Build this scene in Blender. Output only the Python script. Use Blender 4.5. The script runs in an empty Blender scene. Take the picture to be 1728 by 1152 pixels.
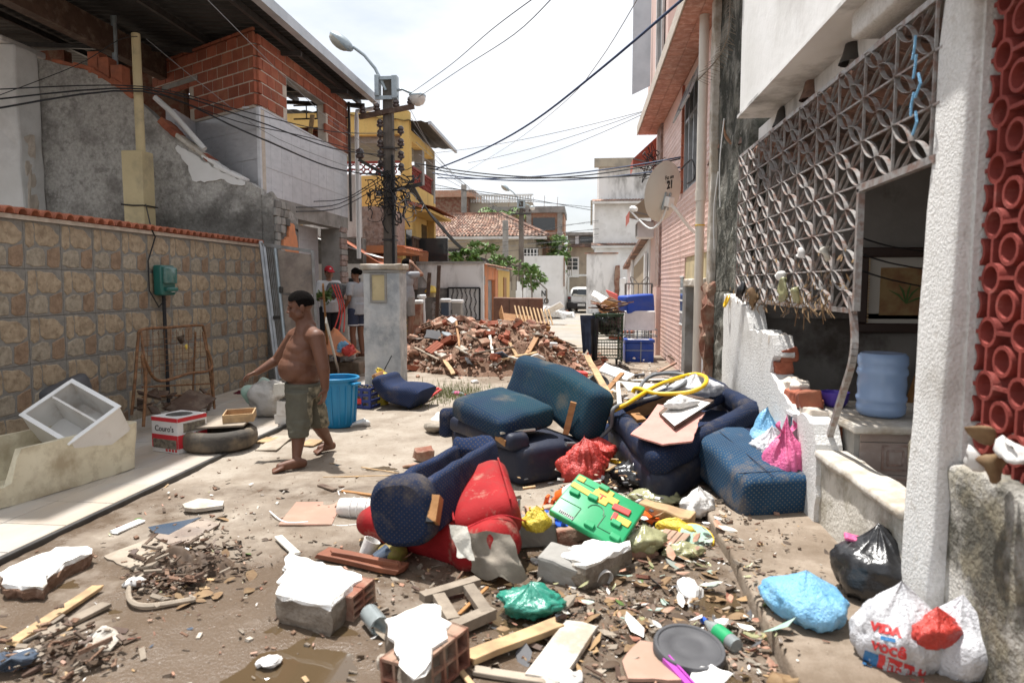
import bpy,bmesh,math,random
from mathutils import Vector as V,Matrix as Mx,noise as NZ,Euler
from mathutils.bvhtree import BVHTree
R=math.radians;pi=math.pi;TR=Mx.Translation;SU=dict(smooth=True,uv=True);WS=dict(w=False,smooth=True)
rng=random.Random(7)
S=bpy.context.scene
COL=S.collection
# ---------------------------------------------------------------- camera, sky, sun, exposure
CZ=1.6;FPX=1152.0
PIT=math.atan(96/1152.0);YAW=math.atan((985-864)/1152.0*math.cos(PIT))
cam=bpy.data.objects.new('camera',bpy.data.cameras.new('camera'));COL.objects.link(cam)
cam.location=(0,0,CZ);cam.rotation_euler=(pi/2-PIT,0,YAW)
cam.data.lens=24;cam.data.sensor_width=36;cam.data.clip_start=.05;cam.data.clip_end=2000
cam.data.dof.use_dof=True;cam.data.dof.focus_distance=9.5;cam.data.dof.aperture_fstop=2.4
S.camera=cam
SUN_EL=R(74);SUN_AZ=math.atan2(-.72,.70)
W=bpy.data.worlds.new('World');S.world=W;W.use_nodes=True
def setup_world():
    nt=W.node_tree;N=nt.nodes;L=nt.links
    bg=N['Background'];bg.inputs['Strength'].default_value=.10
    sky=N.new('ShaderNodeTexSky');sky.sky_type='NISHITA';sky.sun_disc=False
    sky.sun_elevation=SUN_EL;sky.sun_rotation=SUN_AZ;sky.dust_density=3;sky.air_density=1.2
    tc=N.new('ShaderNodeTexCoord');mp=N.new('ShaderNodeMapping');mp.inputs['Scale'].default_value=(1,1,2.6)
    nz=N.new('ShaderNodeTexNoise');nz.inputs['Scale'].default_value=2.3;nz.inputs['Detail'].default_value=7;nz.inputs['Roughness'].default_value=.55
    mr=N.new('ShaderNodeMapRange');mr.inputs[1].default_value=.30;mr.inputs[2].default_value=.60;mr.inputs[3].default_value=.35;mr.inputs[4].default_value=1.0
    mx=N.new('ShaderNodeMix');mx.data_type='RGBA'
    mx.inputs[7].default_value=(7.5,7.65,7.95,1)
    L.new(tc.outputs['Generated'],mp.inputs['Vector']);L.new(mp.outputs[0],nz.inputs['Vector'])
    L.new(nz.outputs['Fac'],mr.inputs[0]);L.new(mr.outputs[0],mx.inputs[0])
    L.new(sky.outputs[0],mx.inputs[6]);L.new(mx.outputs[2],bg.inputs['Color'])
setup_world()
sun=bpy.data.objects.new('sun',bpy.data.lights.new('sun','SUN'));COL.objects.link(sun)
sun.data.energy=5.0;sun.data.angle=R(1.2);sun.data.color=(1,.97,.93)
sd=V((math.sin(SUN_AZ)*math.cos(SUN_EL),math.cos(SUN_AZ)*math.cos(SUN_EL),math.sin(SUN_EL)))
sun.rotation_euler=sd.to_track_quat('Z','Y').to_euler();sun.location=sd*60
S.view_settings.view_transform='Standard';S.view_settings.look='None'
S.view_settings.exposure=.62;S.view_settings.gamma=1;S.view_settings.use_curve_mapping=False
S.render.engine='CYCLES';S.cycles.max_bounces=7;S.cycles.diffuse_bounces=4;S.cycles.transparent_max_bounces=10
try:S.cycles.use_denoising=True
except Exception:pass
# ---------------------------------------------------------------- survey helpers: a photo pixel's sight line met with a real plane
_fw=V((-math.sin(YAW)*math.cos(PIT),math.cos(YAW)*math.cos(PIT),-math.sin(PIT)))
_rt=V((math.cos(YAW),math.sin(YAW),0));_up=_rt.cross(_fw)
def ray(px,py):return _fw+_rt*((px-864)/FPX)+_up*((576-py)/FPX)
def gz(px,py,z=0.0):
    d=ray(px,py);return V((0,0,CZ))+d*((z-CZ)/d.z)
def gx(px,py,x):
    d=ray(px,py);return V((0,0,CZ))+d*(x/d.x)
def gy(px,py,y):
    d=ray(px,py);return V((0,0,CZ))+d*(y/d.y)
# ---------------------------------------------------------------- materials
MATS={}
def lin(c):return tuple(c[:3])+(1,)
def M(name,c1,c2=None,s=4.,r=.8,b=0.,bs=40.,met=0.,spec=.35,dirt=None,ds=2.5,da=.7,dt=.5,rnd=0.,coat=0.,tr=0.,alpha=1.,sss=0.,st=(1,1,1),bd=.012,d2=None,d2s=7.,d2t=.6,d2a=.6,dots=None,wet=None,zst=None):
    m=bpy.data.materials.new(name);m.use_nodes=True;MATS[name]=m
    nt=m.node_tree;N=nt.nodes;L=nt.links;P=N['Principled BSDF']
    P.inputs['Roughness'].default_value=r;P.inputs['Metallic'].default_value=met
    P.inputs['Specular IOR Level'].default_value=spec;P.inputs['Coat Weight'].default_value=coat
    P.inputs['Transmission Weight'].default_value=tr;P.inputs['Alpha'].default_value=alpha
    if sss:P.inputs['Subsurface Weight'].default_value=sss;P.inputs['Subsurface Radius'].default_value=(.02,.008,.004)
    geo=N.new('ShaderNodeNewGeometry');mp=N.new('ShaderNodeMapping');mp.inputs['Scale'].default_value=st
    L.new(geo.outputs['Position'],mp.inputs['Vector'])
    def noise(sc,det=5,ro=.6,off=0):
        n=N.new('ShaderNodeTexNoise');n.inputs['Scale'].default_value=sc;n.inputs['Detail'].default_value=det;n.inputs['Roughness'].default_value=ro
        if off:
            a=N.new('ShaderNodeVectorMath');a.operation='ADD';a.inputs[1].default_value=(off,off*.7,-off);L.new(mp.outputs[0],a.inputs[0]);L.new(a.outputs[0],n.inputs['Vector'])
        else:L.new(mp.outputs[0],n.inputs['Vector'])
        return n.outputs['Fac']
    def rmap(x,a,bb,lo=0.,hi=1.):
        q=N.new('ShaderNodeMapRange');q.inputs[1].default_value=a;q.inputs[2].default_value=bb;q.inputs[3].default_value=lo;q.inputs[4].default_value=hi;L.new(x,q.inputs[0]);return q.outputs[0]
    def mix(f,a,bb):
        q=N.new('ShaderNodeMix');q.data_type='RGBA'
        if isinstance(f,float):q.inputs[0].default_value=f
        else:L.new(f,q.inputs[0])
        for i,v in((6,a),(7,bb)):
            if isinstance(v,tuple):q.inputs[i].default_value=lin(v)
            else:L.new(v,q.inputs[i])
        return q.outputs[2]
    col=None
    if c2:col=mix(rmap(noise(s),.36,.64),c1,c2)
    if dots:
        uv=N.new('ShaderNodeUVMap');vo=N.new('ShaderNodeTexVoronoi');vo.inputs['Scale'].default_value=dots[1];vo.inputs['Randomness'].default_value=0
        mm=N.new('ShaderNodeMapping');mm.inputs['Rotation'].default_value=(0,0,R(45));L.new(uv.outputs[0],mm.inputs['Vector']);L.new(mm.outputs[0],vo.inputs['Vector'])
        col=mix(rmap(vo.outputs['Distance'],dots[2],dots[2]*.6),col or c1,dots[0])
    if dirt:col=mix(rmap(noise(ds,8,.65,3.1),dt-.06,dt+.1,0,da),col or c1,dirt)
    if wet:
        sx=N.new('ShaderNodeSeparateXYZ');L.new(geo.outputs['Position'],sx.inputs[0]);ad=N.new('ShaderNodeMath');ad.operation='ADD'
        L.new(rmap(sx.outputs['Y'],2.4,5.6,.33,0.),ad.inputs[0]);L.new(noise(1.15,9,.68,21.),ad.inputs[1]);wf_=rmap(ad.outputs[0],.55,.70)
        col=mix(rmap(ad.outputs[0],.53,.72,0,.88),col or c1,wet);L.new(rmap(ad.outputs[0],.6,.72,r,.28),P.inputs['Roughness'])
    if d2:col=mix(rmap(noise(d2s,8,.7,9.7),d2t-.05,d2t+.07,0,d2a),col or c1,d2)
    if zst:
        s2=N.new('ShaderNodeSeparateXYZ');L.new(geo.outputs['Position'],s2.inputs[0]);a2=N.new('ShaderNodeMath');a2.operation='MULTIPLY_ADD';a2.inputs[1].default_value=zst[4];L.new(noise(1.3,9,.7,40.),a2.inputs[0]);L.new(s2.outputs['Z'],a2.inputs[2])
        col=mix(rmap(a2.outputs[0],zst[1]+zst[4]/2,zst[0]+zst[4]/2,0,zst[3]),col or c1,zst[2])
    if rnd:
        oi=N.new('ShaderNodeObjectInfo');hs=N.new('ShaderNodeHueSaturation')
        L.new(rmap(oi.outputs['Random'],0,1,1-rnd,1+rnd),hs.inputs['Value'])
        if isinstance(col,type(None)):hs.inputs['Color'].default_value=lin(c1)
        else:L.new(col,hs.inputs['Color'])
        col=hs.outputs[0]
    if col is None:P.inputs['Base Color'].default_value=lin(c1)
    else:L.new(col,P.inputs['Base Color'])
    if b:
        bp=N.new('ShaderNodeBump');bp.inputs['Strength'].default_value=b;bp.inputs['Distance'].default_value=bd
        L.new(noise(bs,4,.6,5.3),bp.inputs['Height']);L.new(bp.outputs[0],P.inputs['Normal'])
    return m
# ---------------------------------------------------------------- mesh builder
class MB:
    def __init__(s):s.v=[];s.f=[];s.m=[];s.k=0
    def mat(s,k):s.k=k;return s
    def add(s,vs,fs,m=None,k=None):
        n=len(s.v)
        s.v +=[tuple(m@V(p)) if m else tuple(p) for p in vs]
        s.f +=[tuple(i+n for i in f) for f in fs];s.m +=[s.k if k is None else k]*len(fs);return s
    def box(s,c,d,m=None,rz=0.,e=None):
        x,y,z=d[0]/2,d[1]/2,d[2]/2
        q=TR(V(c))
        if rz:q=q@Mx.Rotation(rz,4,'Z')
        if e:q=q@Euler(e).to_matrix().to_4x4()
        if m:q=m@q
        vs=[(-x,-y,-z),(x,-y,-z),(x,y,-z),(-x,y,-z),(-x,-y,z),(x,-y,z),(x,y,z),(-x,y,z)]
        return s.add(vs,[(3,2,1,0),(4,5,6,7),(0,1,5,4),(1,2,6,5),(2,3,7,6),(3,0,4,7)],q)
    def span(s,a,b):
        return s.box([(a[i]+b[i])/2 for i in range(3)],[abs(a[i]-b[i]) for i in range(3)])
    def bar(s,p,q,w,h,up=(0,0,1)):
        p,q=V(p),V(q);d=q-p;L=d.length;x=d.normalized();u=V(up)
        if abs(x.dot(u))>.98:u=V((0,1,0))
        y=u.cross(x).normalized();z=x.cross(y)
        m=Mx((x,y,z)).transposed().to_4x4();m.translation=(p+q)/2
        return s.box((0,0,0),(L,w,h),m)
    def tube(s,pts,r,n=6,closed=False,cap=True):
        P=[V(p) for p in pts];k=len(P)
        rr=r if isinstance(r,(list,tuple)) else[r]*k
        vs=[];fs=[];u=None
        for i in range(k):
            a=P[i-1] if(i or closed) else P[i];b=P[(i+1)%k] if(i<k-1 or closed) else P[i]
            t=(b-a);t=t.normalized() if t.length>1e-9 else V((0,0,1))
            if u is None:u=t.orthogonal().normalized()
            else:
                u=u-t*u.dot(t);u=u.normalized() if u.length>1e-6 else t.orthogonal().normalized()
            w=t.cross(u)
            for j in range(n):
                c=2*pi*j/n;vs.append(P[i]+(u*math.cos(c)+w*math.sin(c))*rr[i])
        for i in range(k if closed else k-1):
            a,b=i*n,((i+1)%k)*n
            fs +=[(a+j,a+(j+1)%n,b+(j+1)%n,b+j) for j in range(n)]
        if cap and not closed:fs +=[tuple(range(n-1,-1,-1)),tuple(range((k-1)*n,k*n))]
        return s.add(vs,fs)
    def lathe(s,prof,n=16,m=None,cap=True):
        vs=[];fs=[];k=len(prof)
        for r,z in prof:
            vs +=[(max(r,1e-4)*math.cos(2*pi*j/n),max(r,1e-4)*math.sin(2*pi*j/n),z) for j in range(n)]
        for i in range(k-1):fs +=[(i*n+j,i*n+(j+1)%n,(i+1)*n+(j+1)%n,(i+1)*n+j) for j in range(n)]
        if cap:fs +=[tuple(range(n-1,-1,-1)),tuple(range((k-1)*n,k*n))]
        return s.add(vs,fs,m)
    def prism(s,poly,h,m=None,z0=0.,top=None,side=None):
        n=len(poly);a=sum(poly[i][0]*poly[(i+1)%n][1]-poly[(i+1)%n][0]*poly[i][1] for i in range(n))
        if a<0:poly=poly[::-1]
        vs=[(x,y,z0) for x,y in poly]+[(x,y,z0+h) for x,y in poly]
        s.add(vs,[tuple(range(n-1,-1,-1))]+[(i,(i+1)%n,n+(i+1)%n,n+i) for i in range(n)],m,side)
        n0=len(s.v);s.f.append(tuple(n0-n+i for i in range(n)));s.m.append(s.k if top is None else top);return s
    def rbox(s,d,r=.02,m=None,n=2,nu=(1,1,1),fn=None):
        h=[x/2 for x in d];r=min([r]+[x*.999 for x in h])
        def ax(i):
            e=[h[i]-r+r*math.sin(pi/2*j/n) for j in range(n+1)]
            mid=[-(h[i]-r)+2*(h[i]-r)*j/nu[i] for j in range(1,nu[i])]
            return[-x for x in reversed(e)]+mid+e
        A=[ax(0),ax(1),ax(2)];idx={};vs=[]
        def vid(p):
            key=tuple(round(c,6) for c in p)
            if key not in idx:
                q=V(p);inn=V([max(-(h[i]-r),min(h[i]-r,p[i])) for i in range(3)]);dd=q-inn
                if dd.length>1e-9:q=inn+dd.normalized()*r
                if fn:q=fn(q)
                idx[key]=len(vs);vs.append(q)
            return idx[key]
        fs=[]
        for i in range(3):
            j,k=(i+1)%3,(i+2)%3
            for sg in(-1,1):
                for a in range(len(A[j])-1):
                    for b in range(len(A[k])-1):
                        cs=[]
                        for u,w in((a,b),(a+1,b),(a+1,b+1),(a,b+1)):
                            p=[0,0,0];p[i]=sg*h[i];p[j]=A[j][u];p[k]=A[k][w];cs.append(vid(p))
                        if len(set(cs)) >=3:fs.append(tuple(cs) if sg>0 else tuple(reversed(cs)))
        return s.add(vs,fs,m)
    def ball(s,c,rad,n=12,k=8,fn=None,m=None):
        rad=(rad,)*3 if not isinstance(rad,(tuple,list)) else rad;vs=[];fs=[]
        for i in range(k+1):
            t=pi*i/k;z=math.cos(t);q=max(math.sin(t),1e-3)
            for j in range(n):
                p=V((q*math.cos(2*pi*j/n)*rad[0],q*math.sin(2*pi*j/n)*rad[1],z*rad[2]))
                if fn:p=fn(p)
                vs.append(p+V(c))
        for i in range(k):fs +=[(i*n+j,(i+1)*n+j,(i+1)*n+(j+1)%n,i*n+(j+1)%n) for j in range(n)]
        return s.add(vs,fs,m)
    def sheet(s,o,u,w,nu,nv,fn=None,k=None):
        o,u,w=V(o),V(u),V(w);vs=[]
        for i in range(nu+1):
            for j in range(nv+1):
                p=o+u*(i/nu)+w*(j/nv)
                vs.append(fn(p,i/nu,j/nv) if fn else p)
        fs=[(i*(nv+1)+j,(i+1)*(nv+1)+j,(i+1)*(nv+1)+j+1,i*(nv+1)+j+1) for i in range(nu) for j in range(nv)]
        return s.add(vs,fs,None,k)
    def warp(s,fn):s.v=[tuple(fn(V(p))) for p in s.v];return s
    def xf(s,m):s.v=[tuple(m@V(p)) for p in s.v];return s
    def mesh(s,name,mats,smooth=False,uv=False):
        me=bpy.data.meshes.new(name);me.from_pydata(s.v,[],s.f);
        for m in(mats if isinstance(mats,(list,tuple)) else[mats]):me.materials.append(MATS[m] if isinstance(m,str) else m)
        if any(s.m):me.polygons.foreach_set('material_index',s.m)
        if smooth:
            me.polygons.foreach_set('use_smooth',[True]*len(s.f))
            if smooth !=2:me.set_sharp_from_angle(angle=R(50))
        if uv:
            l=me.uv_layers.new(name='UVMap')
            for p in me.polygons:
                nx,ny,nz=(abs(c) for c in p.normal);a=(1,2) if nx >=ny and nx >=nz else((0,2) if ny >=nz else(0,1))
                for li in p.loop_indices:
                    c=me.vertices[me.loops[li].vertex_index].co;l.data[li].uv=(c[a[0]],c[a[1]])
        return me
    def build(s,name,mats,parent=None,loc=None,rot=None,smooth=False,uv=False,w=True):
        if parent is not None and w:
            o0=wloc(parent);s.v=[(a-o0.x,b-o0.y,c-o0.z) for a,b,c in s.v]
        o=link(name,s.mesh(name,mats,smooth,uv),parent,loc,rot);return o
def wloc(o):
    p=V((0,0,0))
    while o:p=p+o.location;o=o.parent
    return p
def link(name,me,parent=None,loc=None,rot=None,sc=None):
    o=bpy.data.objects.new(name,me);COL.objects.link(o)
    if parent:o.parent=parent
    if loc is not None:o.location=loc
    if rot is not None:o.rotation_euler=rot
    if sc is not None:o.scale=sc
    return o
def tag(o,label,cat,group=None):
    o['label']=label;o['category']=cat
    if group:o['group']=group
    return o
def thing(name,label,cat,loc=(0,0,0),rot=None,group=None):
    o=bpy.data.objects.new(name,None);COL.objects.link(o);o.location=loc;o.empty_display_size=.1
    if rot:o.rotation_euler=rot
    return tag(o,label,cat,group)
def struct(o):o['kind']='structure';return o
def stuff(o,label=None,cat=None):
    o['kind']='stuff'
    if label:o['label']=label;o['category']=cat
    return o
def n3(p,s=1.,o=0.):return NZ.noise(V((p[0]*s+o,p[1]*s-o,p[2]*s+o*.3)))
def rough(a,s,seed=0.):
    return lambda p:p+V((n3(p,s,seed+1),n3(p,s,seed+11),n3(p,s,seed+23)))*a
def jag(poly,step=.03,amp=.012,seed=0):
    out=[];r=random.Random(seed)
    for i in range(len(poly)):
        a,b=V((*poly[i],0)),V((*poly[(i+1)%len(poly)],0));d=b-a;n=max(1,int(d.length/step));q=V((-d.y,d.x,0)).normalized()
        for k in range(n):
            p=a+d*(k/n)+(q*r.uniform(-amp,amp) if k else V((0,0,0)));out.append((p.x,p.y))
    return out
def frame_m(o,x,y):
    x=V(x).normalized();z=x.cross(V(y)).normalized();y=z.cross(x)
    m=Mx((x,y,z)).transposed().to_4x4();m.translation=V(o);return m
def text_mb(txt,size,bold=0.0,depth=.002,sx=1.0):
    cu=bpy.data.curves.new('lettering','FONT');cu.body=txt;cu.size=size;cu.align_x='CENTER';cu.align_y='CENTER';cu.offset=bold;cu.extrude=depth;cu.resolution_u=3
    o=bpy.data.objects.new('lettering',cu);COL.objects.link(o)
    dg=bpy.context.evaluated_depsgraph_get();me=o.evaluated_get(dg).to_mesh()
    b=MB();b.add([(v.co.x*sx,v.co.y,v.co.z) for v in me.vertices],[tuple(p.vertices) for p in me.polygons])
    o.evaluated_get(dg).to_mesh_clear();bpy.data.objects.remove(o);bpy.data.curves.remove(cu);return b
# ---------------------------------------------------------------- material library
M('mud',(.345,.30,.245),(.265,.22,.172),3.1,r=.85,b=.8,bs=60,bd=.008,dirt=(.15,.11,.075),ds=.75,dt=.53,da=.8,d2=(.17,.125,.09),d2s=34,d2t=.60,d2a=.55,wet=(.10,.068,.044))
M('water',(.085,.058,.032),r=.03,spec=.7)
M('walk',(.30,.245,.19),(.22,.17,.125),6,r=.8,b=.6,bs=60,d2=(.15,.115,.08),d2s=26,d2t=.6,d2a=.5,dirt=(.12,.085,.055),ds=1.6,dt=.54)
M('road',(.33,.31,.28),(.26,.24,.21),1.2,r=.9,b=.4,bs=20,dirt=(.36,.28,.2),ds=.6)
M('floor_tile',(.47,.43,.375),(.39,.365,.34),6,r=.35,st=(1,.35,1),dirt=(.45,.36,.27),ds=1.2,rnd=.05)
M('grout',(.33,.31,.28),(.25,.22,.19),9,r=.9)
M('stone_a',(.40,.315,.215),(.27,.205,.135),14,r=.62,b=.6,bs=30,dirt=(.14,.09,.05),ds=18,dt=.57,da=.55,rnd=.06)
M('stone_b',(.29,.20,.13),(.21,.14,.09),12,r=.62,b=.6,bs=30,dirt=(.12,.07,.04),ds=16,dt=.56,da=.5,rnd=.06)
M('stone_c',(.36,.31,.235),(.26,.22,.165),16,r=.62,b=.6,bs=30,dirt=(.11,.085,.055),ds=15,dt=.55,da=.5,rnd=.06)
M('stone_joint',(.24,.225,.20),(.18,.17,.15),20,r=.7,b=.3)
M('terracotta',(.42,.145,.08),(.33,.11,.06),5,r=.8,b=.3,bs=30,dirt=(.22,.09,.06),ds=4,dt=.56,rnd=.12)
M('terracotta_old',(.42,.25,.18),(.29,.16,.115),2,r=.9,b=.3,dirt=(.07,.055,.05),ds=2.6,dt=.47,da=.8,rnd=.3)
M('brick',(.36,.11,.062),(.27,.08,.046),4,r=.85,b=.35,bs=40,dirt=(.36,.15,.085),ds=2,dt=.56,rnd=.2)
M('brick_red',(.26,.11,.072),(.19,.078,.053),7,r=.9,b=.5,bs=50,dirt=(.33,.24,.175),ds=5,dt=.49,da=.8,rnd=.25)
M('brick_pale',(.42,.235,.16),(.33,.175,.12),7,r=.9,b=.4,bs=50,dirt=(.40,.31,.23),ds=6,dt=.53,da=.7,rnd=.2)
M('mortar',(.62,.55,.47),(.50,.43,.36),8,r=.95,b=.5,bs=40)
M('lilac',(.58,.58,.60),(.50,.505,.525),3.5,r=.3,st=(1,1,3),spec=.4,rnd=.03,dirt=(.30,.29,.31),ds=5,dt=.62,da=.5)
M('stucco_old',(.50,.485,.45),(.35,.335,.31),22,r=.95,b=1.,bs=16,bd=.03,dirt=(.12,.11,.10),ds=1.4,dt=.56,da=.7,d2=(.15,.14,.125),d2s=7,d2t=.57,zst=(2.6,3.1,(.05,.047,.042),.68,2.2))
M('stucco_white',(.72,.71,.69),(.60,.59,.565),60,r=.95,b=.9,bs=75,bd=.012,dirt=(.27,.235,.19),ds=1.2,dt=.60,da=.6,d2=(.38,.34,.29),d2s=9,d2t=.63)
M('stucco_mould',(.60,.58,.54),(.46,.43,.38),3,r=.95,b=1.,bs=42,bd=.03,dirt=(.055,.05,.035),ds=2.6,dt=.46,da=.92,d2=(.27,.235,.16),d2s=6,d2t=.53)
M('white_wall',(.76,.755,.74),(.66,.655,.63),1.2,r=.9,b=.25,bs=14,dirt=(.42,.40,.37),ds=1.1,dt=.58,da=.5)
M('white_aged',(.78,.775,.76),(.68,.67,.65),1.0,r=.9,b=.3,bs=10,dirt=(.20,.19,.175),ds=1.3,dt=.56,da=.75,st=(1,1,.35))
M('white_paint',(.80,.80,.79),(.72,.72,.70),5,r=.5)
M('black_streak',(.16,.15,.14),(.26,.25,.23),2.5,r=.9,b=.5,dirt=(.05,.05,.045),ds=2.5,dt=.5)
M('moss',(.13,.125,.10),(.27,.26,.23),4,r=.95,b=1.,bs=24,bd=.03,dirt=(.025,.027,.02),ds=3,dt=.45,da=.95,d2=(.42,.41,.37),d2s=7,d2t=.63,d2a=.8)
M('yellow_wall',(.66,.46,.16),(.58,.39,.13),1.4,r=.9,b=.2,dirt=(.24,.17,.07),ds=1.5,dt=.60,da=.7,st=(1,1,.5))
M('orange_wall',(.66,.27,.13),(.60,.235,.11),2,r=.9,b=.25,dirt=(.42,.2,.12),ds=2)
M('cream_paint',(.60,.50,.30),(.52,.43,.25),2,r=.8,b=.35,bs=12,dirt=(.33,.28,.19),ds=2.5,dt=.58)
M('beige_wall',(.42,.37,.29),(.36,.31,.245),1.,r=.9,b=.2,dirt=(.22,.2,.17),ds=1.1,dt=.57)
M('grey_wall',(.30,.285,.265),(.23,.22,.205),1.6,r=.9,b=.3,dirt=(.12,.115,.11),ds=1.4)
M('concrete',(.34,.325,.30),(.26,.25,.23),3,r=.9,b=.4,bs=30,dirt=(.14,.125,.11),ds=2.5,dt=.55,da=.6)
M('concrete_pole',(.20,.17,.145),(.145,.125,.105),4,r=.9,b=.3,bs=40,dirt=(.075,.065,.055),ds=3,st=(1,1,.4))
M('post_paint',(.55,.56,.56),(.42,.44,.455),3,r=.85,b=.5,bs=20,dirt=(.27,.29,.31),ds=3.2,dt=.52,da=.8,d2=(.66,.65,.62),d2s=2.6,d2t=.55)
M('pink_tile',(.76,.54,.47),(.69,.46,.39),8,r=.4,b=.35,bs=22,dirt=(.76,.60,.54),ds=12,dt=.55,da=.6,rnd=.05)
M('pink_joint',(.68,.50,.44),r=.8)
M('soffit_tile',(.52,.24,.165),(.40,.17,.115),7,r=.45,b=.4,bs=20,dirt=(.68,.43,.35),ds=9,dt=.53,rnd=.1)
M('brownstone',(.27,.17,.13),(.38,.30,.27),9,r=.7,b=.6,bs=25,dirt=(.12,.085,.075),ds=11,dt=.56)
M('cobogo',(.27,.05,.038),(.20,.036,.028),8,r=.7,b=.3,bs=50,dirt=(.42,.19,.16),ds=6,dt=.6,da=.5)
M('iron_white',(.40,.385,.37),(.29,.27,.255),30,r=.45,met=.3,dirt=(.20,.09,.055),ds=14,dt=.53,da=.75)
M('rust',(.30,.155,.075),(.20,.095,.045),20,r=.7,met=.3,b=.3,bs=80,dirt=(.10,.055,.03),ds=18)
M('rust_sheet',(.34,.28,.23),(.27,.22,.18),4,r=.75,met=.15,b=.2,dirt=(.17,.13,.11),ds=3,dt=.52,d2=(.12,.11,.11),d2s=5,d2t=.58)
M('alu',(.40,.41,.42),(.31,.32,.33),8,r=.45,met=.4)
M('dark_metal',(.055,.052,.05),(.085,.08,.075),8,r=.5,met=.4)
M('roof_metal',(.06,.058,.056),(.035,.034,.033),2,r=.6,met=.4)
M('gutter',(.52,.54,.56),(.42,.44,.46),2,r=.5,met=.4)
M('galv',(.36,.41,.43),(.29,.33,.35),9,r=.45,met=.4)
M('lamp_glass',(.62,.60,.56),r=.15,spec=.6)
M('lamp_old',(.30,.27,.22),r=.25,spec=.5)
M('porcelain',(.075,.055,.05),r=.25,spec=.6)
M('cable',(.02,.02,.022),r=.6)
M('cable_blue',(.03,.05,.11),r=.5)
M('cable_grey',(.22,.22,.225),r=.6)
M('pvc',(.66,.62,.55),(.60,.56,.49),3,r=.4)
M('pvc_white',(.74,.735,.72),r=.4)
M('wood',(.36,.19,.075),(.27,.13,.05),9,r=.65,b=.25,bs=50,st=(1,1,4))
M('wood_pale',(.52,.36,.195),(.43,.28,.14),9,r=.7,b=.2,bs=40,dirt=(.25,.17,.1),ds=5)
M('wood_orange',(.40,.20,.075),(.31,.15,.05),12,r=.55,b=.2,bs=50)
M('wood_dark',(.10,.06,.04),(.07,.04,.028),8,r=.6,b=.2,dirt=(.2,.15,.11),ds=6,dt=.56)
M('wood_grey',(.27,.225,.175),(.19,.155,.12),10,r=.85,b=.4,bs=40,rnd=.2)
M('ply_brown',(.19,.09,.055),(.145,.068,.042),3,r=.55,b=.1,dirt=(.25,.15,.1),ds=2.5)
M('navy',(.016,.027,.062),(.012,.020,.045),3,r=.95,b=.25,bs=90,spec=.15,dots=((.07,.058,.055),46.,.2),dirt=(.15,.12,.085),ds=3.2,dt=.59,da=.6)
M('navy_teal',(.014,.048,.07),(.015,.03,.065),1.3,r=.95,b=.25,bs=90,spec=.15,dots=((.08,.085,.07),44.,.2),dirt=(.17,.14,.1),ds=3,dt=.63,da=.5)
M('navy_blue',(.016,.030,.078),(.013,.024,.058),2,r=.95,b=.25,bs=90,spec=.15,dots=((.085,.065,.055),44.,.22),dirt=(.14,.11,.085),ds=3,dt=.61,da=.5)
M('navy_dark',(.012,.016,.032),(.02,.025,.045),4,r=.55,b=.2,bs=50,dirt=(.12,.09,.06),ds=4,dt=.6,da=.5)  # deeper, less matt navy for sofa bases, side pads and seams
M('navy_pale',(.022,.062,.12),(.018,.048,.095),3,r=.95,b=.2,bs=90,spec=.15,dots=((.13,.135,.115),42.,.22),dirt=(.2,.15,.1),ds=4,dt=.59,da=.6)
M('red_vinyl',(.33,.018,.020),(.26,.013,.015),3,r=.8,b=.2,bs=60,spec=.2,dirt=(.15,.05,.04),ds=3.5,dt=.55,da=.6,d2=(.36,.24,.18),d2s=7,d2t=.61,d2a=.6)
M('lining',(.30,.265,.215),(.22,.19,.155),10,r=.95,b=.3)
M('skin',(.145,.066,.040),(.122,.054,.032),9,r=.55,spec=.35,b=.06,bs=120,sss=.08)
M('skin_tan',(.30,.16,.10),(.26,.135,.085),9,r=.5,spec=.4,sss=.08)
M('skin_mid',(.19,.09,.055),(.165,.075,.045),9,r=.5,spec=.4)
M('hair',(.006,.005,.005),(.010,.008,.007),90,r=.95,spec=.05,b=1.,bs=140,bd=.02)
M('lips',(.16,.055,.045),r=.45)
M('eye_dark',(.012,.01,.01),r=.2)
M('short_grey',(.105,.10,.075),(.085,.08,.06),8,r=.9,b=.3,bs=25)
M('camo',(.05,.048,.035),(.30,.265,.185),17,r=.9,b=.2,dirt=(.10,.09,.06),ds=21,dt=.55)
M('cloth_white',(.62,.62,.62),(.55,.55,.56),6,r=.9,b=.3,bs=20)
M('cloth_grey',(.34,.345,.36),(.28,.285,.30),6,r=.9,b=.3,bs=20)
M('cloth_navy',(.035,.045,.08),r=.9)
M('cloth_shorts',(.30,.29,.27),(.24,.23,.215),8,r=.9,b=.2)
M('cloth_red',(.42,.02,.03),r=.8)
M('cloth_maroon',(.12,.012,.022),(.08,.01,.016),7,r=.9,b=.4)
M('cloth_black',(.025,.025,.028),r=.9)
M('denim',(.06,.08,.13),(.04,.05,.085),8,r=.9,b=.3)
M('plaid',(.22,.22,.21),(.07,.07,.07),34,r=.9)
M('plastic_blue',(.012,.21,.42),(.010,.18,.37),2,r=.35,spec=.45)
M('plastic_royal',(.018,.075,.42),(.014,.06,.33),3,r=.4,b=.05,dirt=(.05,.09,.30),ds=4)
M('plastic_crate',(.03,.05,.20),r=.5)
M('styro',(.72,.71,.70),(.62,.61,.60),5,r=.8,b=.15)
M('rubber',(.075,.066,.055),(.05,.045,.04),5,r=.85,b=.4,bs=30,dirt=(.20,.155,.105),ds=2.5,dt=.52,da=.8)
M('tub',(.70,.645,.49),(.62,.56,.41),2.5,r=.5,b=.15,bs=12,dirt=(.32,.245,.15),ds=2.4,dt=.54,da=.75,d2=(.45,.39,.27),d2s=9,d2t=.56)
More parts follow.
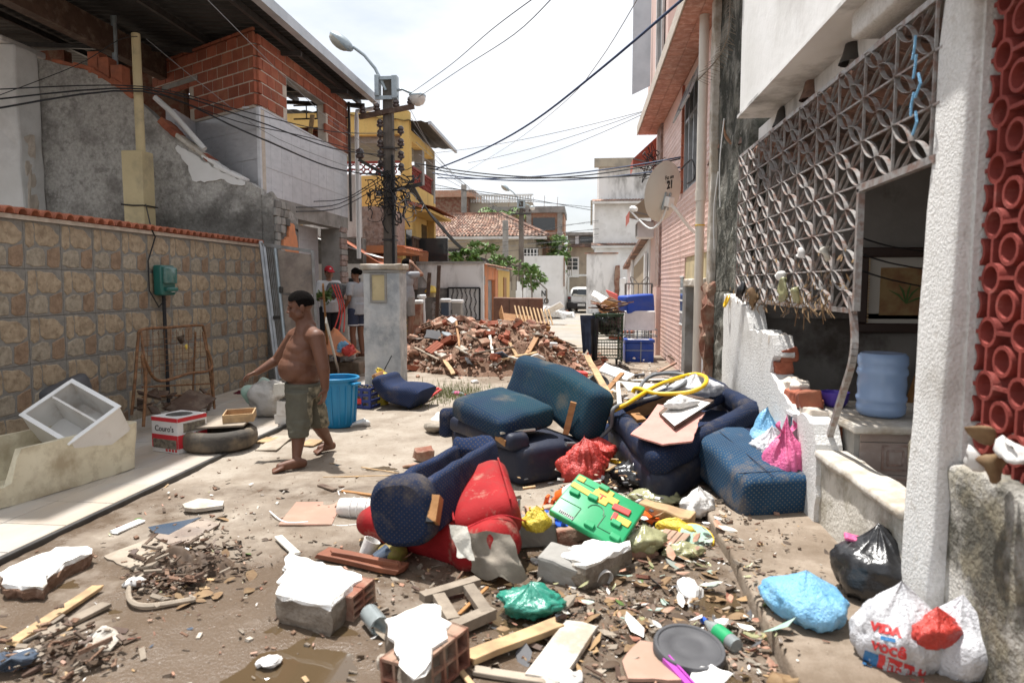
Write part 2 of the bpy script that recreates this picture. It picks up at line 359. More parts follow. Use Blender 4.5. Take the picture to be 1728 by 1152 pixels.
M('melamine',(.70,.685,.65),(.63,.61,.575),3,r=.45,dirt=(.35,.27,.2),ds=3,dt=.6,da=.6)
M('cardboard',(.38,.25,.13),(.31,.2,.1),5,r=.9)
M('carton_red',(.58,.035,.045),(.5,.03,.04),6,r=.55)
M('carton_white',(.70,.68,.66),(.62,.60,.58),6,r=.6)
M('carton_dark',(.10,.085,.07),(.26,.23,.17),26,r=.6)
M('meter_green',(.018,.13,.105),(.014,.10,.085),4,r=.3,spec=.5)
M('meter_clear',(.035,.13,.115),(.10,.19,.17),12,r=.15,spec=.6)
M('sack',(.50,.475,.44),(.40,.375,.34),5,r=.8,b=.6,bs=22,bd=.02,dirt=(.25,.2,.14),ds=3,dt=.56)
M('sack_green',(.30,.46,.37),(.42,.45,.40),4,r=.8,b=.5,bs=24)
M('bag_black',(.012,.012,.013),(.02,.02,.021),6,r=.28,b=.5,bs=24,spec=.6)
M('bag_blue',(.16,.42,.68),(.22,.46,.66),8,r=.35,b=1.,bs=55,spec=.5,tr=.1)
M('bag_pink',(.68,.13,.30),(.60,.10,.24),5,r=.4,b=1.,bs=55,spec=.5)
M('bag_white',(.56,.56,.58),(.47,.47,.49),6,r=.4,b=1.,bs=55,spec=.5)
M('bag_red',(.50,.05,.035),(.42,.035,.028),4,r=.4,b=1.,bs=55,spec=.5)
M('bag_yellow',(.66,.50,.045),(.58,.42,.04),5,r=.4,b=1.,bs=55,spec=.5)
M('bag_green',(.035,.27,.19),(.03,.20,.145),7,r=.32,b=.6,bs=30,spec=.6)
M('bag_clear',(.46,.46,.26),(.38,.37,.2),7,r=.25,b=.5,bs=26,spec=.6,tr=.25)
M('print_red',(.56,.05,.05),r=.5)
M('print_blue',(.04,.16,.34),r=.5)
M('print_dark',(.02,.018,.018),r=.6)
M('toy_green',(.025,.33,.13),(.02,.29,.11),4,r=.4,spec=.4,dirt=(.10,.33,.17),ds=5,dt=.6)
M('toy_yellow',(.66,.46,.08),r=.45)
M('toy_red',(.58,.07,.06),r=.45)
M('toy_orange',(.68,.12,.02),r=.4)
M('toy_blue',(.02,.10,.50),r=.4)
M('hose_yellow',(.72,.44,.012),r=.38,spec=.5)
M('hose_grey',(.17,.175,.18),(.13,.135,.14),8,r=.5)
M('paper',(.70,.68,.65),(.58,.56,.53),6,r=.8,b=.3)
M('quilt_pink',(.56,.28,.235),(.50,.24,.20),8,r=.7,b=.3,bs=60)
M('mortar_dark',(.30,.255,.205),(.20,.165,.13),12,r=.95,b=1.,bs=40,bd=.02,dirt=(.12,.09,.065),ds=6)
M('roof_pale',(.46,.33,.26),(.36,.24,.18),3,r=.9,dirt=(.08,.065,.06),ds=3,dt=.52)
M('wall_damp',(.60,.57,.51),(.50,.47,.41),4,r=.95,b=.7,bs=40,bd=.015,dirt=(.17,.145,.105),ds=2.2,dt=.55,da=.8,d2=(.3,.27,.2),d2s=8,d2t=.58)
M('plaster',(.84,.84,.82),(.74,.73,.70),9,r=.9,b=.8,bs=40,dirt=(.42,.36,.29),ds=7,dt=.56,da=.75,d2=(.6,.57,.52),d2s=22,d2t=.55,d2a=.8)
M('plaster_dirty',(.58,.55,.50),(.46,.42,.36),6,r=.9,b=.5,bs=40,dirt=(.3,.24,.17),ds=5)
M('rubble_soil',(.155,.085,.055),(.22,.135,.09),5,r=.95,b=1.,bs=22,bd=.04,dirt=(.31,.21,.15),ds=7,dt=.55)
M('leaf_dry',(.17,.10,.05),(.235,.155,.08),20,r=.75,rnd=.2)
M('leaf_dark',(.055,.035,.022),(.09,.058,.036),20,r=.7)
M('leaf_green',(.075,.13,.035),(.11,.17,.045),12,r=.55)
M('foliage',(.10,.19,.04),(.14,.23,.06),3,r=.55)
M('foliage_dark',(.06,.12,.03),(.085,.15,.04),3,r=.6)
M('grass',(.11,.15,.045),(.17,.18,.07),4,r=.7)
M('car_white',(.66,.655,.64),(.58,.57,.55),2,r=.35,coat=.3,dirt=(.34,.27,.2),ds=2.5,dt=.57,da=.6)
M('car_bumper',(.035,.033,.032),r=.6)
M('glass_and_shade',(.03,.034,.036),r=.08,spec=.7)  # dark glass; sheets of it also imitate the shade in open holes
M('glass_pane',(.16,.20,.22),(.10,.13,.145),1.5,r=.08,spec=.7)
M('tail_red',(.22,.02,.018),r=.25)
M('plate',(.62,.62,.60),r=.5)
M('awning_red',(.42,.11,.075),(.35,.085,.06),5,r=.85)
M('awning_tan',(.36,.29,.205),(.31,.25,.175),3,r=.9)
M('dish',(.66,.63,.57),(.60,.57,.51),2,r=.45)
M('jug',(.40,.55,.80),(.34,.48,.72),3,r=.25,spec=.5,tr=.35)
M('purple',(.10,.06,.36),r=.4)
M('counter_tile',(.36,.29,.25),(.28,.215,.185),5,r=.35,dirt=(.45,.40,.36),ds=6,dt=.57)
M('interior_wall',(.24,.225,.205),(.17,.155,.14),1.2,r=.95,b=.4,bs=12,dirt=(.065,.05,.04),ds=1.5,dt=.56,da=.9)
M('frame_dark',(.04,.022,.016),r=.4)
M('mat_board',(.46,.43,.38),r=.9)
M('art',(.30,.20,.09),(.22,.11,.05),8,r=.7)
M('grey_scrap',(.095,.095,.10),(.065,.065,.07),5,r=.6)
M('fridge_dark',(.07,.07,.072),(.11,.11,.115),3,r=.4,dirt=(.2,.17,.14),ds=4)
M('foam',(.62,.60,.54),(.52,.49,.42),6,r=.9,b=.4)
M('mirror_blue',(.06,.085,.125),(.09,.11,.14),3,r=.15,spec=.6)
M('gate_grey',(.30,.30,.29),(.24,.24,.235),3,r=.6,met=.2,dirt=(.15,.13,.11),ds=3)
M('hill',(.045,.085,.03),(.07,.115,.04),.4,r=.9,b=1.,bs=1.5,bd=.5)
M('coconut',(.30,.30,.05),(.20,.13,.04),14,r=.6,b=.2)
M('ceramic_white',(.74,.73,.71),r=.2,spec=.5)
M('pipe_brown',(.26,.10,.055),(.19,.07,.04),6,r=.55)
M('violet',(.42,.07,.40),r=.4)
M('board_tan',(.40,.34,.27),(.33,.28,.22),3,r=.85,b=.3,dirt=(.2,.16,.12),ds=3)
M('tile_pink',(.44,.265,.20),(.38,.225,.17),4,r=.45,dirt=(.3,.22,.16),ds=5)
# ---------------------------------------------------------------- ground
PUD=[(gz(520,1115),.22,.16,.028),(gz(575,1065),.14,.07,.02),(gz(845,950),.20,.22,.03),(gz(1190,1010),.16,.18,.022),(gz(900,1060),.34,.14,.016),(gz(1060,1010),.3,.12,.014),(gz(620,1140),.4,.1,.02),(gz(1150,1120),.3,.1,.014)]
def gh(x,y):
    h=n3((x,y,0),.9,3)*.022+n3((x,y,0),3.1,8)*.010+n3((x,y,0),6.5,2)*.009+n3((x,y,0),15,4)*.004
    for c,rx,ry,d in PUD:
        q=((x-c.x)/rx)**2+((y-c.y)/ry)**2
        if q<6:h -=d*math.exp(-q)
    if x>.78:h -=.02*min(1,(x-.78)/.06)
    return h+.012
def axis(stops):
    out=[]
    for a,b,s in stops:
        n=max(1,round((b-a)/s));out +=[a+(b-a)*i/n for i in range(n)]
    return out+[stops[-1][1]]
xs=axis([(-900,-60,120),(-60,-8,6.5),(-8,-3.6,.4),(-3.6,1.0,.045),(1.0,3,.25),(3,60,6),(60,900,120)])
ys=axis([(-60,1.4,6),(1.4,8,.045),(8,16,.16),(16,60,2.2),(60,900,105)])
g=MB();nx=len(xs)
for y in ys:
    for x in xs:
        near=-4<x<1.6 and 1<y<17
        g.v.append((x,y,gh(x,y) if near else(.0 if y<60 else-.3)))
g.f=[(j*nx+i,j*nx+i+1,(j+1)*nx+i+1,(j+1)*nx+i) for j in range(len(ys)-1) for i in range(nx-1)];g.m=[0]*len(g.f)
struct(g.build('ground','mud',smooth=2))
struct(MB().sheet((-3.1,1.5,-.002),(3.9,0,0),(0,4.3,0),2,2).build('puddle','water'))
# far street surface: worn asphalt beyond the rubble
rd=MB();rd.sheet((-2.0,17,.03),(2.9,0,0),(0,45,0),6,40,lambda p,u,v:p+V((n3(p,.3)*.4,0,0)))
struct(rd.build('road','road'))
# right-hand pavement with a kerb edge
pv=MB()
def pvf(p):return p+V((n3(p,1.5)*.02,0,n3(p,2.2,5)*.006))
b=MB().rbox((1.05,14.6,.16),.02,TR((1.37,7.6,.0)),2,(6,60,1));b.warp(pvf)
struct(b.build('pavement','walk',smooth=True))
# left tiled forecourt
fc=struct(MB().box((-4.3,6.6,.0),(1.96,9.3,.06)).build('forecourt_slab','grout'))
tm=MB().rbox((.445,.445,.012),.004,None,1).mesh('floor_tile','floor_tile')
tm2=MB().rbox((.145,.445,.012),.004,None,1).mesh('floor_tile','floor_tile')
y=2.2
while y<11.0:
    for i in range(4):
        link('floor_tile',tm,fc,(-3.56-.45*i,y+.22,.035+rng.uniform(-.001,.001)))
    y +=.452
# concrete post-lined kerb strip at the forecourt edge
struct(MB().rbox((.035,9.3,.09),.01,TR((-3.30,6.6,.005)),1).build('forecourt_edge','dark_metal'))
# ---------------------------------------------------------------- stone-tiled garden wall
XW=-5.2
wall=thing('garden_wall','long garden wall faced with brown stone pattern tiles under red ridge tiles','wall',(XW,7,0))
MB().span((XW-.16,2.5,0),(XW-.014,10.55,2.2)).build('wall_core','grout',wall)
polys=[
 ([(.03,.52),(.05,.95),(.24,.97),(.28,.80),(.25,.50),(.12,.44)],0),([(.31,.60),(.30,.96),(.72,.93),(.97,.74),(.95,.60),(.78,.49),(.42,.50)],0),
 ([(.03,.10),(.06,.36),(.30,.44),(.50,.42),(.55,.30),(.52,.06),(.20,.04)],2),([(.60,.08),(.62,.40),(.76,.45),(.97,.50),(.98,.30),(.93,.05),(.70,.03)],1)]
T=.452
def stone_tile_mesh(seed):
    b=MB();r=random.Random(seed)
    b.k=3;b.rbox((.012,T-.004,T-.004),.003,None,1)
    for pl,k in polys:
        c=V((sum(p[0] for p in pl)/len(pl),sum(p[1] for p in pl)/len(pl),0));pts=[]
        pl=jag(pl,.09,.012,seed*9+k)
        for f,h in((1.03,.006),(1.005,.010),(.93,.0125)):
            pts.append([(h,((c.x+(p[0]-c.x)*f)-.5)*(T-.01),((c.y+(p[1]-c.y)*f)-.5)*(T-.01)) for p in pl])
        n=len(pl);vs=[p for q in pts for p in q];fs=[]
        for q in range(2):fs +=[(q*n+i,q*n+(i+1)%n,(q+1)*n+(i+1)%n,(q+1)*n+i) for i in range(n)]
        vs.append((.013,(c.x-.5)*(T-.01),(c.y-.5)*(T-.01)));fs +=[(2*n+i,2*n+(i+1)%n,3*n) for i in range(n)]
        a0=sum(pl[i][0]*pl[(i+1)%n][1]-pl[(i+1)%n][0]*pl[i][1] for i in range(n))
        if a0<0:fs=[tuple(reversed(f)) for f in fs]
        b.add(vs,fs,None,k)
    return b.mesh('stone_tile',['stone_a','stone_b','stone_c','stone_joint'])
stm=[stone_tile_mesh(1)]
y=3.2
while y<10.5:
    for r_ in range(5):
        link('stone_tile',stm[0],wall,(-.006,y+T/2-7,.02+T*(r_+.5)-.08))
    y +=T
MB().span((XW-.2,2.5,2.2),(XW+.03,10.58,2.24)).build('coping_bed','mortar',wall)
def half_tile(L,r,t=.012,n=8,taper=.85):
    b=MB();vs=[];fs=[]
    for i,(yy,f) in enumerate(((0,1),(L,taper))):
        for rr in(r*f,r*f-t):vs +=[(math.cos(pi*j/n)*rr,yy,math.sin(pi*j/n)*rr) for j in range(n+1)]
    k=n+1
    for j in range(n):
        fs +=[(j,j+1,2*k+j+1,2*k+j),(k+j+1,k+j,3*k+j,3*k+j+1),(j+1,j,k+j,k+j+1),(2*k+j,2*k+j+1,3*k+j+1,3*k+j)]
    fs +=[(0,2*k,3*k,k),(n,k+n,3*k+n,2*k+n)]
    return b.add(vs,fs)
rt_m=half_tile(.27,.062,.014).mesh('ridge_tile','terracotta',True)
y=2.6
while y<10.5:
    link('ridge_tile',rt_m,wall,(.10,y-7,2.24+rng.uniform(0,.006)),(R(6),0,R(90)+rng.uniform(-.03,.03)))
    y +=.146
MB().span((XW-.12,2.5,2.24),(XW-.02,10.57,2.285)).build('mortar_ridge','terracotta',wall)
# meter box with its conduit
p=gx(280,473,XW+.1)
mt=thing('electricity_meter','green electricity meter box with clear front on the stone wall','meter box',(XW+.02,p.y,p.z))
MB().rbox((.12,.29,.37),.03,TR((.06,0,0)),3).build('housing','meter_green',mt,**WS)
MB().rbox((.05,.25,.20),.02,TR((.135,.0,.06)),3).build('cover','meter_clear',mt,**WS)
MB().box((.135,.05,-.12),(.012,.07,.05)).build('seal_plate','plate',mt,w=False)
MB().rbox((.06,.22,.05),.015,TR((.13,.02,-.11)),2).build('base_ledge','meter_green',mt,**WS)
cb=MB().tube([(XW+.05,p.y+.02,p.z-.18),(XW+.05,p.y+.02,p.z-.5),(XW+.05,p.y+.03,.05)],.022,8).build('conduit','cable');tag(cb,'black conduit running down the stone wall below the green meter','conduit')
q=[gx(255,385,XW+.04),gx(262,400,XW+.04),gx(250,440,XW+.04),gx(252,490,XW+.04),gx(268,518,XW+.05),gx(280,505,XW+.06)]
tag(MB().tube([gy(246,345,9.9)]+q,.009,6).build('service_cable','cable'),'thin black cable looping over the wall into the green meter','cable')
# ---------------------------------------------------------------- broken gable of the neighbouring house
YG=10.75
gab=thing('broken_gable','tall grey roughcast gable wall stained black with a broken sloping top','wall',(-7,YG,0))
top=[(62,98),(105,108),(150,118),(205,150),(232,172),(250,185),(285,222),(330,255),(375,288),(415,306),(440,318)]
tp=[gy(px,py,YG) for px,py in top]
b=MB();N0=60
xsg=[tp[0].x+(tp[-1].x-tp[0].x)*i/N0 for i in range(N0+1)]
def topz(x):
    for a,c in zip(tp,tp[1:]):
        if a.x <=x <=c.x:return a.z+(c.z-a.z)*(x-a.x)/(c.x-a.x)
    return tp[-1].z
def gab_fn(p,u,v):
    zt=topz(p.x)+n3((p.x*6,0,0))*.04
    return V((p.x,YG+n3((p.x*3,0,v*8))*.012,0+zt*v))
b.sheet((tp[0].x,YG,0),(tp[-1].x-tp[0].x,0,0),(0,0,1),N0,24,gab_fn)
b.sheet((tp[0].x,YG+.2,0),(tp[-1].x-tp[0].x,0,0),(0,0,1),N0,1,lambda p,u,v:V((p.x,YG+.2,(topz(p.x)+n3((p.x*6,0,0))*.04)*v)))
for i in range(N0):
    a,c=xsg[i],xsg[i+1];za,zc=topz(a)+n3((a*6,0,0))*.04,topz(c)+n3((c*6,0,0))*.04
    b.add([(a,YG,za),(c,YG,zc),(c,YG+.2,zc),(a,YG+.2,za)],[(0,1,2,3)])
xe=tp[-1].x;b.add([(xe,YG,0),(xe,YG+.2,0),(xe,YG+.2,tp[-1].z),(xe,YG,tp[-1].z)],[(0,1,2,3)])
b.build('wall','stucco_old',gab,smooth=2)
# white plaster left clinging under the lower slope, cracked coping pieces and loose bricks along the top
pl=[gy(px,py,YG-.015) for px,py in((300,245),(330,262),(372,290),(412,306),(414,312),(395,312),(372,302),(345,308),(325,305),(318,280),(296,250))]
m=frame_m((0,YG-.004,0),(1,0,0),(0,0,1));b=MB()
b.prism(jag([(v.x,v.z) for v in pl],.06,.02,3),.02,m);b.build('plaster_patch','white_wall',gab)
for i,(px,py,L,h,mt_) in enumerate([(120,107,.5,.06,'terracotta'),(150,117,.4,.07,'terracotta'),(180,132,.45,.07,'terracotta'),(207,152,.35,.1,'terracotta'),(222,168,.25,.08,'terracotta'),(283,218,.22,.11,'brick'),(296,232,.2,.1,'brick'),(315,245,.5,.07,'plaster_dirty'),(340,262,.45,.06,'plaster_dirty'),(362,278,.4,.06,'white_wall'),(390,294,.5,.06,'white_wall'),(352,268,.16,.07,'brick')]):
    c=gy(px,py,YG+.08);c.z=topz(c.x)+h*.35;an=math.atan2(topz(c.x-.1)-topz(c.x+.1),.2)
    MB().rbox((L,.3,h),.015,None,1,(5,2,1)).warp(rough(.02,9,i)).build('brick' if 'plas' not in mt_ and 'white' not in mt_ else 'coping_piece',mt_,gab,V((c.x,c.y+.03,c.z))-gab.location,(0,an,0),w=False)
for px,py in((165,110),(181,116),(203,122)):
    c=gy(px,py,YG+.1);MB().rbox((.2,.22,.34),.012,None,1).build('brick','terracotta',gab,V((c.x,c.y,topz(c.x)+.17))-gab.location,w=False)
# its street-side pier with grey split-stone cladding and an orange painted remnant
pier=thing('stone_clad_pier','broken pier clad in grey split stone with orange paint remnant','pier',(-5.3,11,0))
b=MB().rbox((.26,1.0,3.1),.03,TR((-5.16,11.27,1.55)),1,(2,5,12));b.warp(lambda p:p+V((0,0,(n3(p,5)*.1-(p.y-10.8)*.35 if p.z>2.6 else 0)))).build('core','stucco_old',pier)
for r_ in range(7):
    y=10.8+(r_%2)*-.03;n=[3,3,3,2,1,1,2][6-r_]
    for k in range(n):
        L=rng.uniform(.13,.2)
        MB().rbox((.05,L-.012,.125),.012,None,1,(1,2,1)).warp(rough(.012,16,r_*3+k)).build('cladding_stone','black_streak' if(r_+k)%3 ==0 else 'concrete',pier,V((-5.01,y+L/2,2.12+r_*.132))-pier.location,w=False);y +=L
b=MB().prism(jag([(11.02,2.0),(11.75,1.9),(11.62,2.25),(11.5,2.62),(11.3,2.66),(11.25,2.4),(11.05,2.35)],.06,.02,5),.05,frame_m((-5.04,0,0),(0,1,0),(0,0,1)));b.build('orange_plaster','orange_wall',pier)
# white column stub at the far left of the gable
wc=thing('white_wall_stub','white plastered wall stub with broken lower corner left of the grey gable','wall',(-9.6,10.5,0))
MB().rbox((1.35,.5,2.6),.04,TR((-9.66,10.5,4.1)),1,(4,2,8)).warp(rough(.03,3)).build('upper_wall','white_wall',wc)
MB().rbox((1.3,.4,3.0),.04,TR((-9.70,10.55,1.4)),1,(4,2,8)).warp(rough(.05,3,4)).build('lower_wall','white_aged',wc)
MB().rbox((.3,.2,1.4),.02,TR((-9.12,10.45,3.3)),1,(2,2,8)).warp(rough(.06,5)).build('broken_edge','mortar',wc)
MB().rbox((1.1,.9,.1),.02,TR((-9.65,10.6,5.45)),1).build('coping_slab','white_aged',wc)
# cream two-stage post
c=gy(235,330,10.3)
cp=thing('cream_post','cream painted post with thick square base and round upper shaft','post',(c.x,10.3,0))
zt=gy(210,257,10.3).z
MB().rbox((.34,.30,zt),.015,TR((0,0,zt/2)),2,(1,1,8)).warp(rough(.006,6)).build('base','cream_paint',cp,w=False)
z2=gy(237,56,10.3).z
MB().lathe([(.068,zt),(.068,zt+.7),(.064,z2-.01),(.05,z2)],14,TR((.06,0,0))).build('shaft','cream_paint',cp,**WS)
MB().tube([(-.19,-.17,2.85),(0,-.17,2.83),(.19,-.16,2.83),(.19,.16,2.83)],.012).build('wire_tie','cable',cp,w=False)
# ---------------------------------------------------------------- unfinished house: tiled balcony below, bare brick above
XL=-5.4;YA=11.1;YB=15.42
uh=thing('unfinished_house','house with lilac tiled balcony front and bare red brick upper storey','house',(XL,YA,0))
A=V((XL,YA,0));B=A+V((-.868,.496,0))*2.05;C=B+V((.24,-.97,0))*1.1
ZB,ZT,ZW=3.14,4.53,5.72
dAB=(B-A).normalized();nC=V((-.496,-.868,0))
# cores
MB().span((XL-.2,YA+.15,ZB),(XL-.012,YB,ZT)).build('balcony_wall','mortar',uh)
MB().bar(A+dAB*.05-nC*.09+V((0,0,(ZB-.45+ZT)/2)),B-nC*.09+V((0,0,(ZB-.45+ZT)/2)),.13,ZT-ZB+.42).build('balcony_wall','mortar',uh)
MB().bar(B+V((.05,.02,(ZB+ZT)/2)),C+V((0,0,(ZB+ZT)/2)),.14,ZT-ZB).build('balcony_wall','lilac',uh)
MB().span((XL-3.5,YA+1.5,ZB-.16),(XL-.03,YB,ZB-.005)).build('floor_slab','concrete',uh)
MB().span((XL-.25,YA+.5,ZB-.3),(XL-.004,YB-.02,ZB-.008)).build('edge_beam','concrete',uh)
def face_grid(o,d,L,z0,z1,w,h,mesh_of,name,mat,par,thick,n,skip=None,gap=.004,bond=False,ends=None,jit=0.,vis=None):
    """lay alike rectangular pieces over a vertical face starting at o and running along d, facing n"""
    d=V(d).normalized();n=V(n).normalized();m0=frame_m((0,0,0),d,n);rz=math.atan2(d.y,d.x);cnt=0
    z=z0;row=0;o0=wloc(par)
    while z<z1-.01:
        hh=min(h,z1-z);s=-(w/2) if bond and row%2 else 0.
        while s<L-.005:
            a,e=max(s,0),min(s+w,L)
            if e-a>.03 and not(skip and skip((a+e)/2,z+hh/2)):
                key=(round(e-a,3),round(hh,3))
                if key not in mesh_of:mesh_of[key]=MB().rbox((key[0]-gap,thick,key[1]-gap),min(.005,thick*.3),None,1).mesh(name,mat)
                pos=V(o)+d*((a+e)/2)+V((0,0,z+hh/2))+n*(thick/2+rng.uniform(-jit,jit))
                link(name,mesh_of[key],par,pos-o0,(rng.uniform(-jit,jit),0,rz));cnt +=1
            s +=w
        z +=hh;row +=1
    return cnt
nS=V((1,0,0));nC=V((-.496,-.868,0))
mm={}
face_grid((XL-.012,YA,0),(0,1,0),YB-YA,ZB-.02,ZT,.43,.47,mm,'lilac_tile','lilac',uh,.012,nS)
face_grid(A+nC*.0,dAB,2.05,ZB-.45,ZT,.47,.5,mm,'lilac_tile','lilac',uh,.012,nC)
MB().span((XL-.3,YA+.06,ZT),(XL+.012,YB,ZT+.03)).build('coping','lilac',uh)
MB().bar(A+V((.004,-.004,ZB-.45)),A+V((.004,-.004,ZT)),.05,.05).build('corner_bead','lilac',uh)
# lower storey wall, set back, with grey tile and a shuttered opening
MB().span((XL-1.2,YA+.9,0),(XL-.5,YB-.6,ZB-.3)).build('lower_wall','lilac',uh)
face_grid((XL-.5,YA+1.,0),(0,1,0),YB-YA-1.7,2.2,ZB-.3,.43,.33,mm,'lilac_tile','lilac',uh,.012,nS)
MB().span((XL-.45,YB-.55,0),(XL-.03,YB-.1,ZB-.3)).build('corner_pillar','concrete',uh)
for k in range(14):
    z=1.2+k*.125;MB().rbox((.06,.4,.115),.012,TR((XL-.01+rng.uniform(-.01,.01),YB-.34,z)),1).build('cladding_stone','brownstone' if k%3 else 'concrete',uh)
# brick storey: street face with a window hole, camera-side face with a door hole, rear brick wall
wy0,wy1,wz0,wz1=12.2,14.1,4.56,5.38
sk1=lambda s,z:wy0-.02<YA+s<wy1+.02 and z<wz1
bm_={}
face_grid((XL-.02,YA,0),(0,1,0),YB-YA,ZT+.03,ZW,.31,.198,bm_,'brick','brick',uh,.05,nS,sk1,.024,True,jit=.004)
sk2=lambda s,z:s>2.0 and z<5.25
face_grid(A+nC*.0,dAB,3.3,ZT+.03,ZW+.1,.31,.198,bm_,'brick','brick',uh,.05,nC,sk2,.024,True,jit=.004)
MB().span((XL-.16,YA+.12,ZT+.031),(XL+.018,wy0,ZW)).build('mortar_bed','mortar',uh)
MB().span((XL-.16,wy1,ZT+.031),(XL+.018,YB-.01,ZW)).build('mortar_bed','mortar',uh)
MB().span((XL-.16,wy0,wz1),(XL+.017,wy1,ZW)).build('mortar_bed','mortar',uh)
MB().span((XL-.17,wy0-.12,wz1-.045),(XL+.012,wy1+.12,wz1+.045)).build('lintel','concrete',uh)
mid=A+dAB*.72
MB().bar(A+dAB*.06-nC*.012+V((0,0,(ZT+ZW)/2)),A+dAB*2.0-nC*.012+V((0,0,(ZT+ZW)/2)),.1,ZW-ZT).build('mortar_bed','mortar',uh)
MB().bar(A+dAB*2.0-nC*.012+V((0,0,(5.27+ZW)/2)),A+dAB*3.3-nC*.012+V((0,0,(5.27+ZW)/2)),.1,ZW-5.27).build('mortar_bed','mortar',uh)
MB().bar(A+dAB*1.7-nC*.0+V((0,0,5.28)),A+dAB*2.9-nC*.0+V((0,0,5.28)),.14,.08).build('lintel','concrete',uh)
MB().bar(A+V((-1.2,3.2,5.0)),A+V((-4.5,3.2,5.0)),.15,1.3).build('inner_wall','brick_red',uh)
MB().span((XL-1.2,YB-.15,ZT-.9),(XL-.2,YB-.02,5.15)).build('inner_wall','brick_red',uh)
face_grid((XL-1.2,YB-.17,0),(1,0,0),1.0,ZT-.1,5.1,.31,.198,bm_,'brick','brick',uh,.05,(0,-1,0),None,.024,True)
MB().bar((XL-.3,wy1-.15,4.5),(XL-.22,wy1-.12,5.1),.09,.03).build('leaning_board','wood_pale',uh)
# recessed dark brick part behind the gable
MB().span((-14,12.6,0),(-10.0,12.8,6.1)).span((-10,13.6,2.0),(-8.2,13.8,6.1)).build('rear_wall','brick_red',uh)
MB().bar((-7.9,7.5,5.65),(-7.9,12.9,5.65),.2,.42).build('brick_beam','wood_dark',uh)  # brick beam coloured as dark wood to imitate deep shade under the roof
MB().span((-12.6,8.2,2),(-10.75,8.6,6)).build('brick_pier','brick_red',uh)
# roof: corrugated sheet on steel purlins with gutter
XG=-4.9;ZR=5.86
def roof_fn(p,u,v):
    return V((p.x,p.y,p.z+.018*math.sin(p.y*2*pi/.09*.5)))
rf=MB().sheet((XG+.05,5.2,ZR),(-8.6,0,.55),(0,10.6,0),3,470,roof_fn);rf=rf.build('roof','roof_metal',uh,smooth=2)
for k in range(5):MB().span((XG-.25-k*1.5,5.3,ZR-.13+k*.096),(XG-.31-k*1.5,15.75,ZR-.03+k*.096)).build('purlin','dark_metal',uh)
for yy in(7.2,9.6,12.0,14.4,15.5):MB().bar((XG-.1,yy,ZR-.2),(XG-8.2,yy,ZR+.33),.05,.08).build('rafter','dark_metal',uh)
b=MB()
b.span((XG+.02,5.2,ZR-.11),(XG+.16,15.85,ZR-.095));b.span((XG+.145,5.2,ZR-.095),(XG+.16,15.85,ZR+.06));b.span((XG+.02,5.2,ZR-.095),(XG+.03,15.85,ZR+.05));b.span((XG+.03,15.83,ZR-.095),(XG+.145,15.85,ZR+.04))
b.build('gutter','gutter',uh)
MB().bar((XL+.08,YB-.06,ZB-.1),(XL+.08,YB-.06,ZR-.15),.05,.05).build('corner_post','dark_metal',uh)
b=MB();y0=YB-.1
b.bar((XL+.1,y0,5.6),(XG,y0+.3,5.6),.03,.03);b.bar((XL+.1,y0,5.35),(XL-1.2,y0,5.35),.03,.03);b.bar((XL+.1,y0,5.65),(XL-1.2,y0,5.65),.03,.03)
for k in range(5):b.bar((XL+.1-k*.25,y0,5.35),(XL+.1-k*.25,y0,5.65),.02,.02)
b.build('roof_truss','dark_metal',uh)
MB().tube([(XG+.1,YB+.2,ZR-.1),(XG+.1,YB+.2,ZR-.24),(XL+.2,YB+.12,ZR-.32),(XL+.2,YB+.1,ZR-.5),(XL+.2,YB+.1,2.2)],.05,10).build('downpipe','pvc_white',uh,smooth=True)
c=gy(192,0,11.0)
tag(MB().tube([gy(196,140,11.0),gy(189,-40,11.0)],.045,8).build('steel_pole','galv',smooth=True),'pale steel roof support standing on the grey gable top','pole')
tag(MB().tube([gy(262,165,11.0),gy(290,190,10.95),gy(345,252,10.9)],.05,8).build('white_pipe','pvc_white',smooth=True),'white drain pipe sloping down behind the grey gable top','pipe')
# ---------------------------------------------------------------- concrete gate post in front of the utility pole
YP=10.15
a=gy(608,460,YP);e=gy(672,460,YP)
gp=thing('gate_post','thick peeling grey concrete gate post with a flat cap slab','post',((a.x+e.x)/2,YP+.3,0))
wp=e.x-a.x
MB().rbox((wp-.02,.42,1.80),.012,TR((0,0,.9)),1,(3,3,12)).warp(rough(.012,4)).build('shaft','post_paint',gp,w=False)
MB().rbox((wp+.06,.52,.09),.025,TR((0,0,1.87)),2,(5,3,1)).warp(rough(.015,7,2)).build('cap','plaster_dirty',gp,**WS)
MB().rbox((wp-.0,.46,.05),.02,TR((0,0,1.80)),2,(5,3,1)).warp(rough(.012,7,5)).build('cap_moulding','concrete',gp,w=False)
b=MB();
for x in(-.115,.115):b.box((x-.04,-.225,1.55),(.03,.03,.44))
for z in(1.34,1.76):b.box((-.04,-.225,z),(.20,.03,.03))
b.build('hatch_frame','concrete',gp,w=False)
MB().box((-.04,-.216,1.55),(.2,.012,.39)).build('hatch_door','cream_paint',gp,w=False)
tag(MB().tube([gy(661,600,YP-.05),gy(640,640,YP-.2)],.008,5).build('bent_rod','cable'),'thin black rod sticking up from rubbish against the gate post','rod')
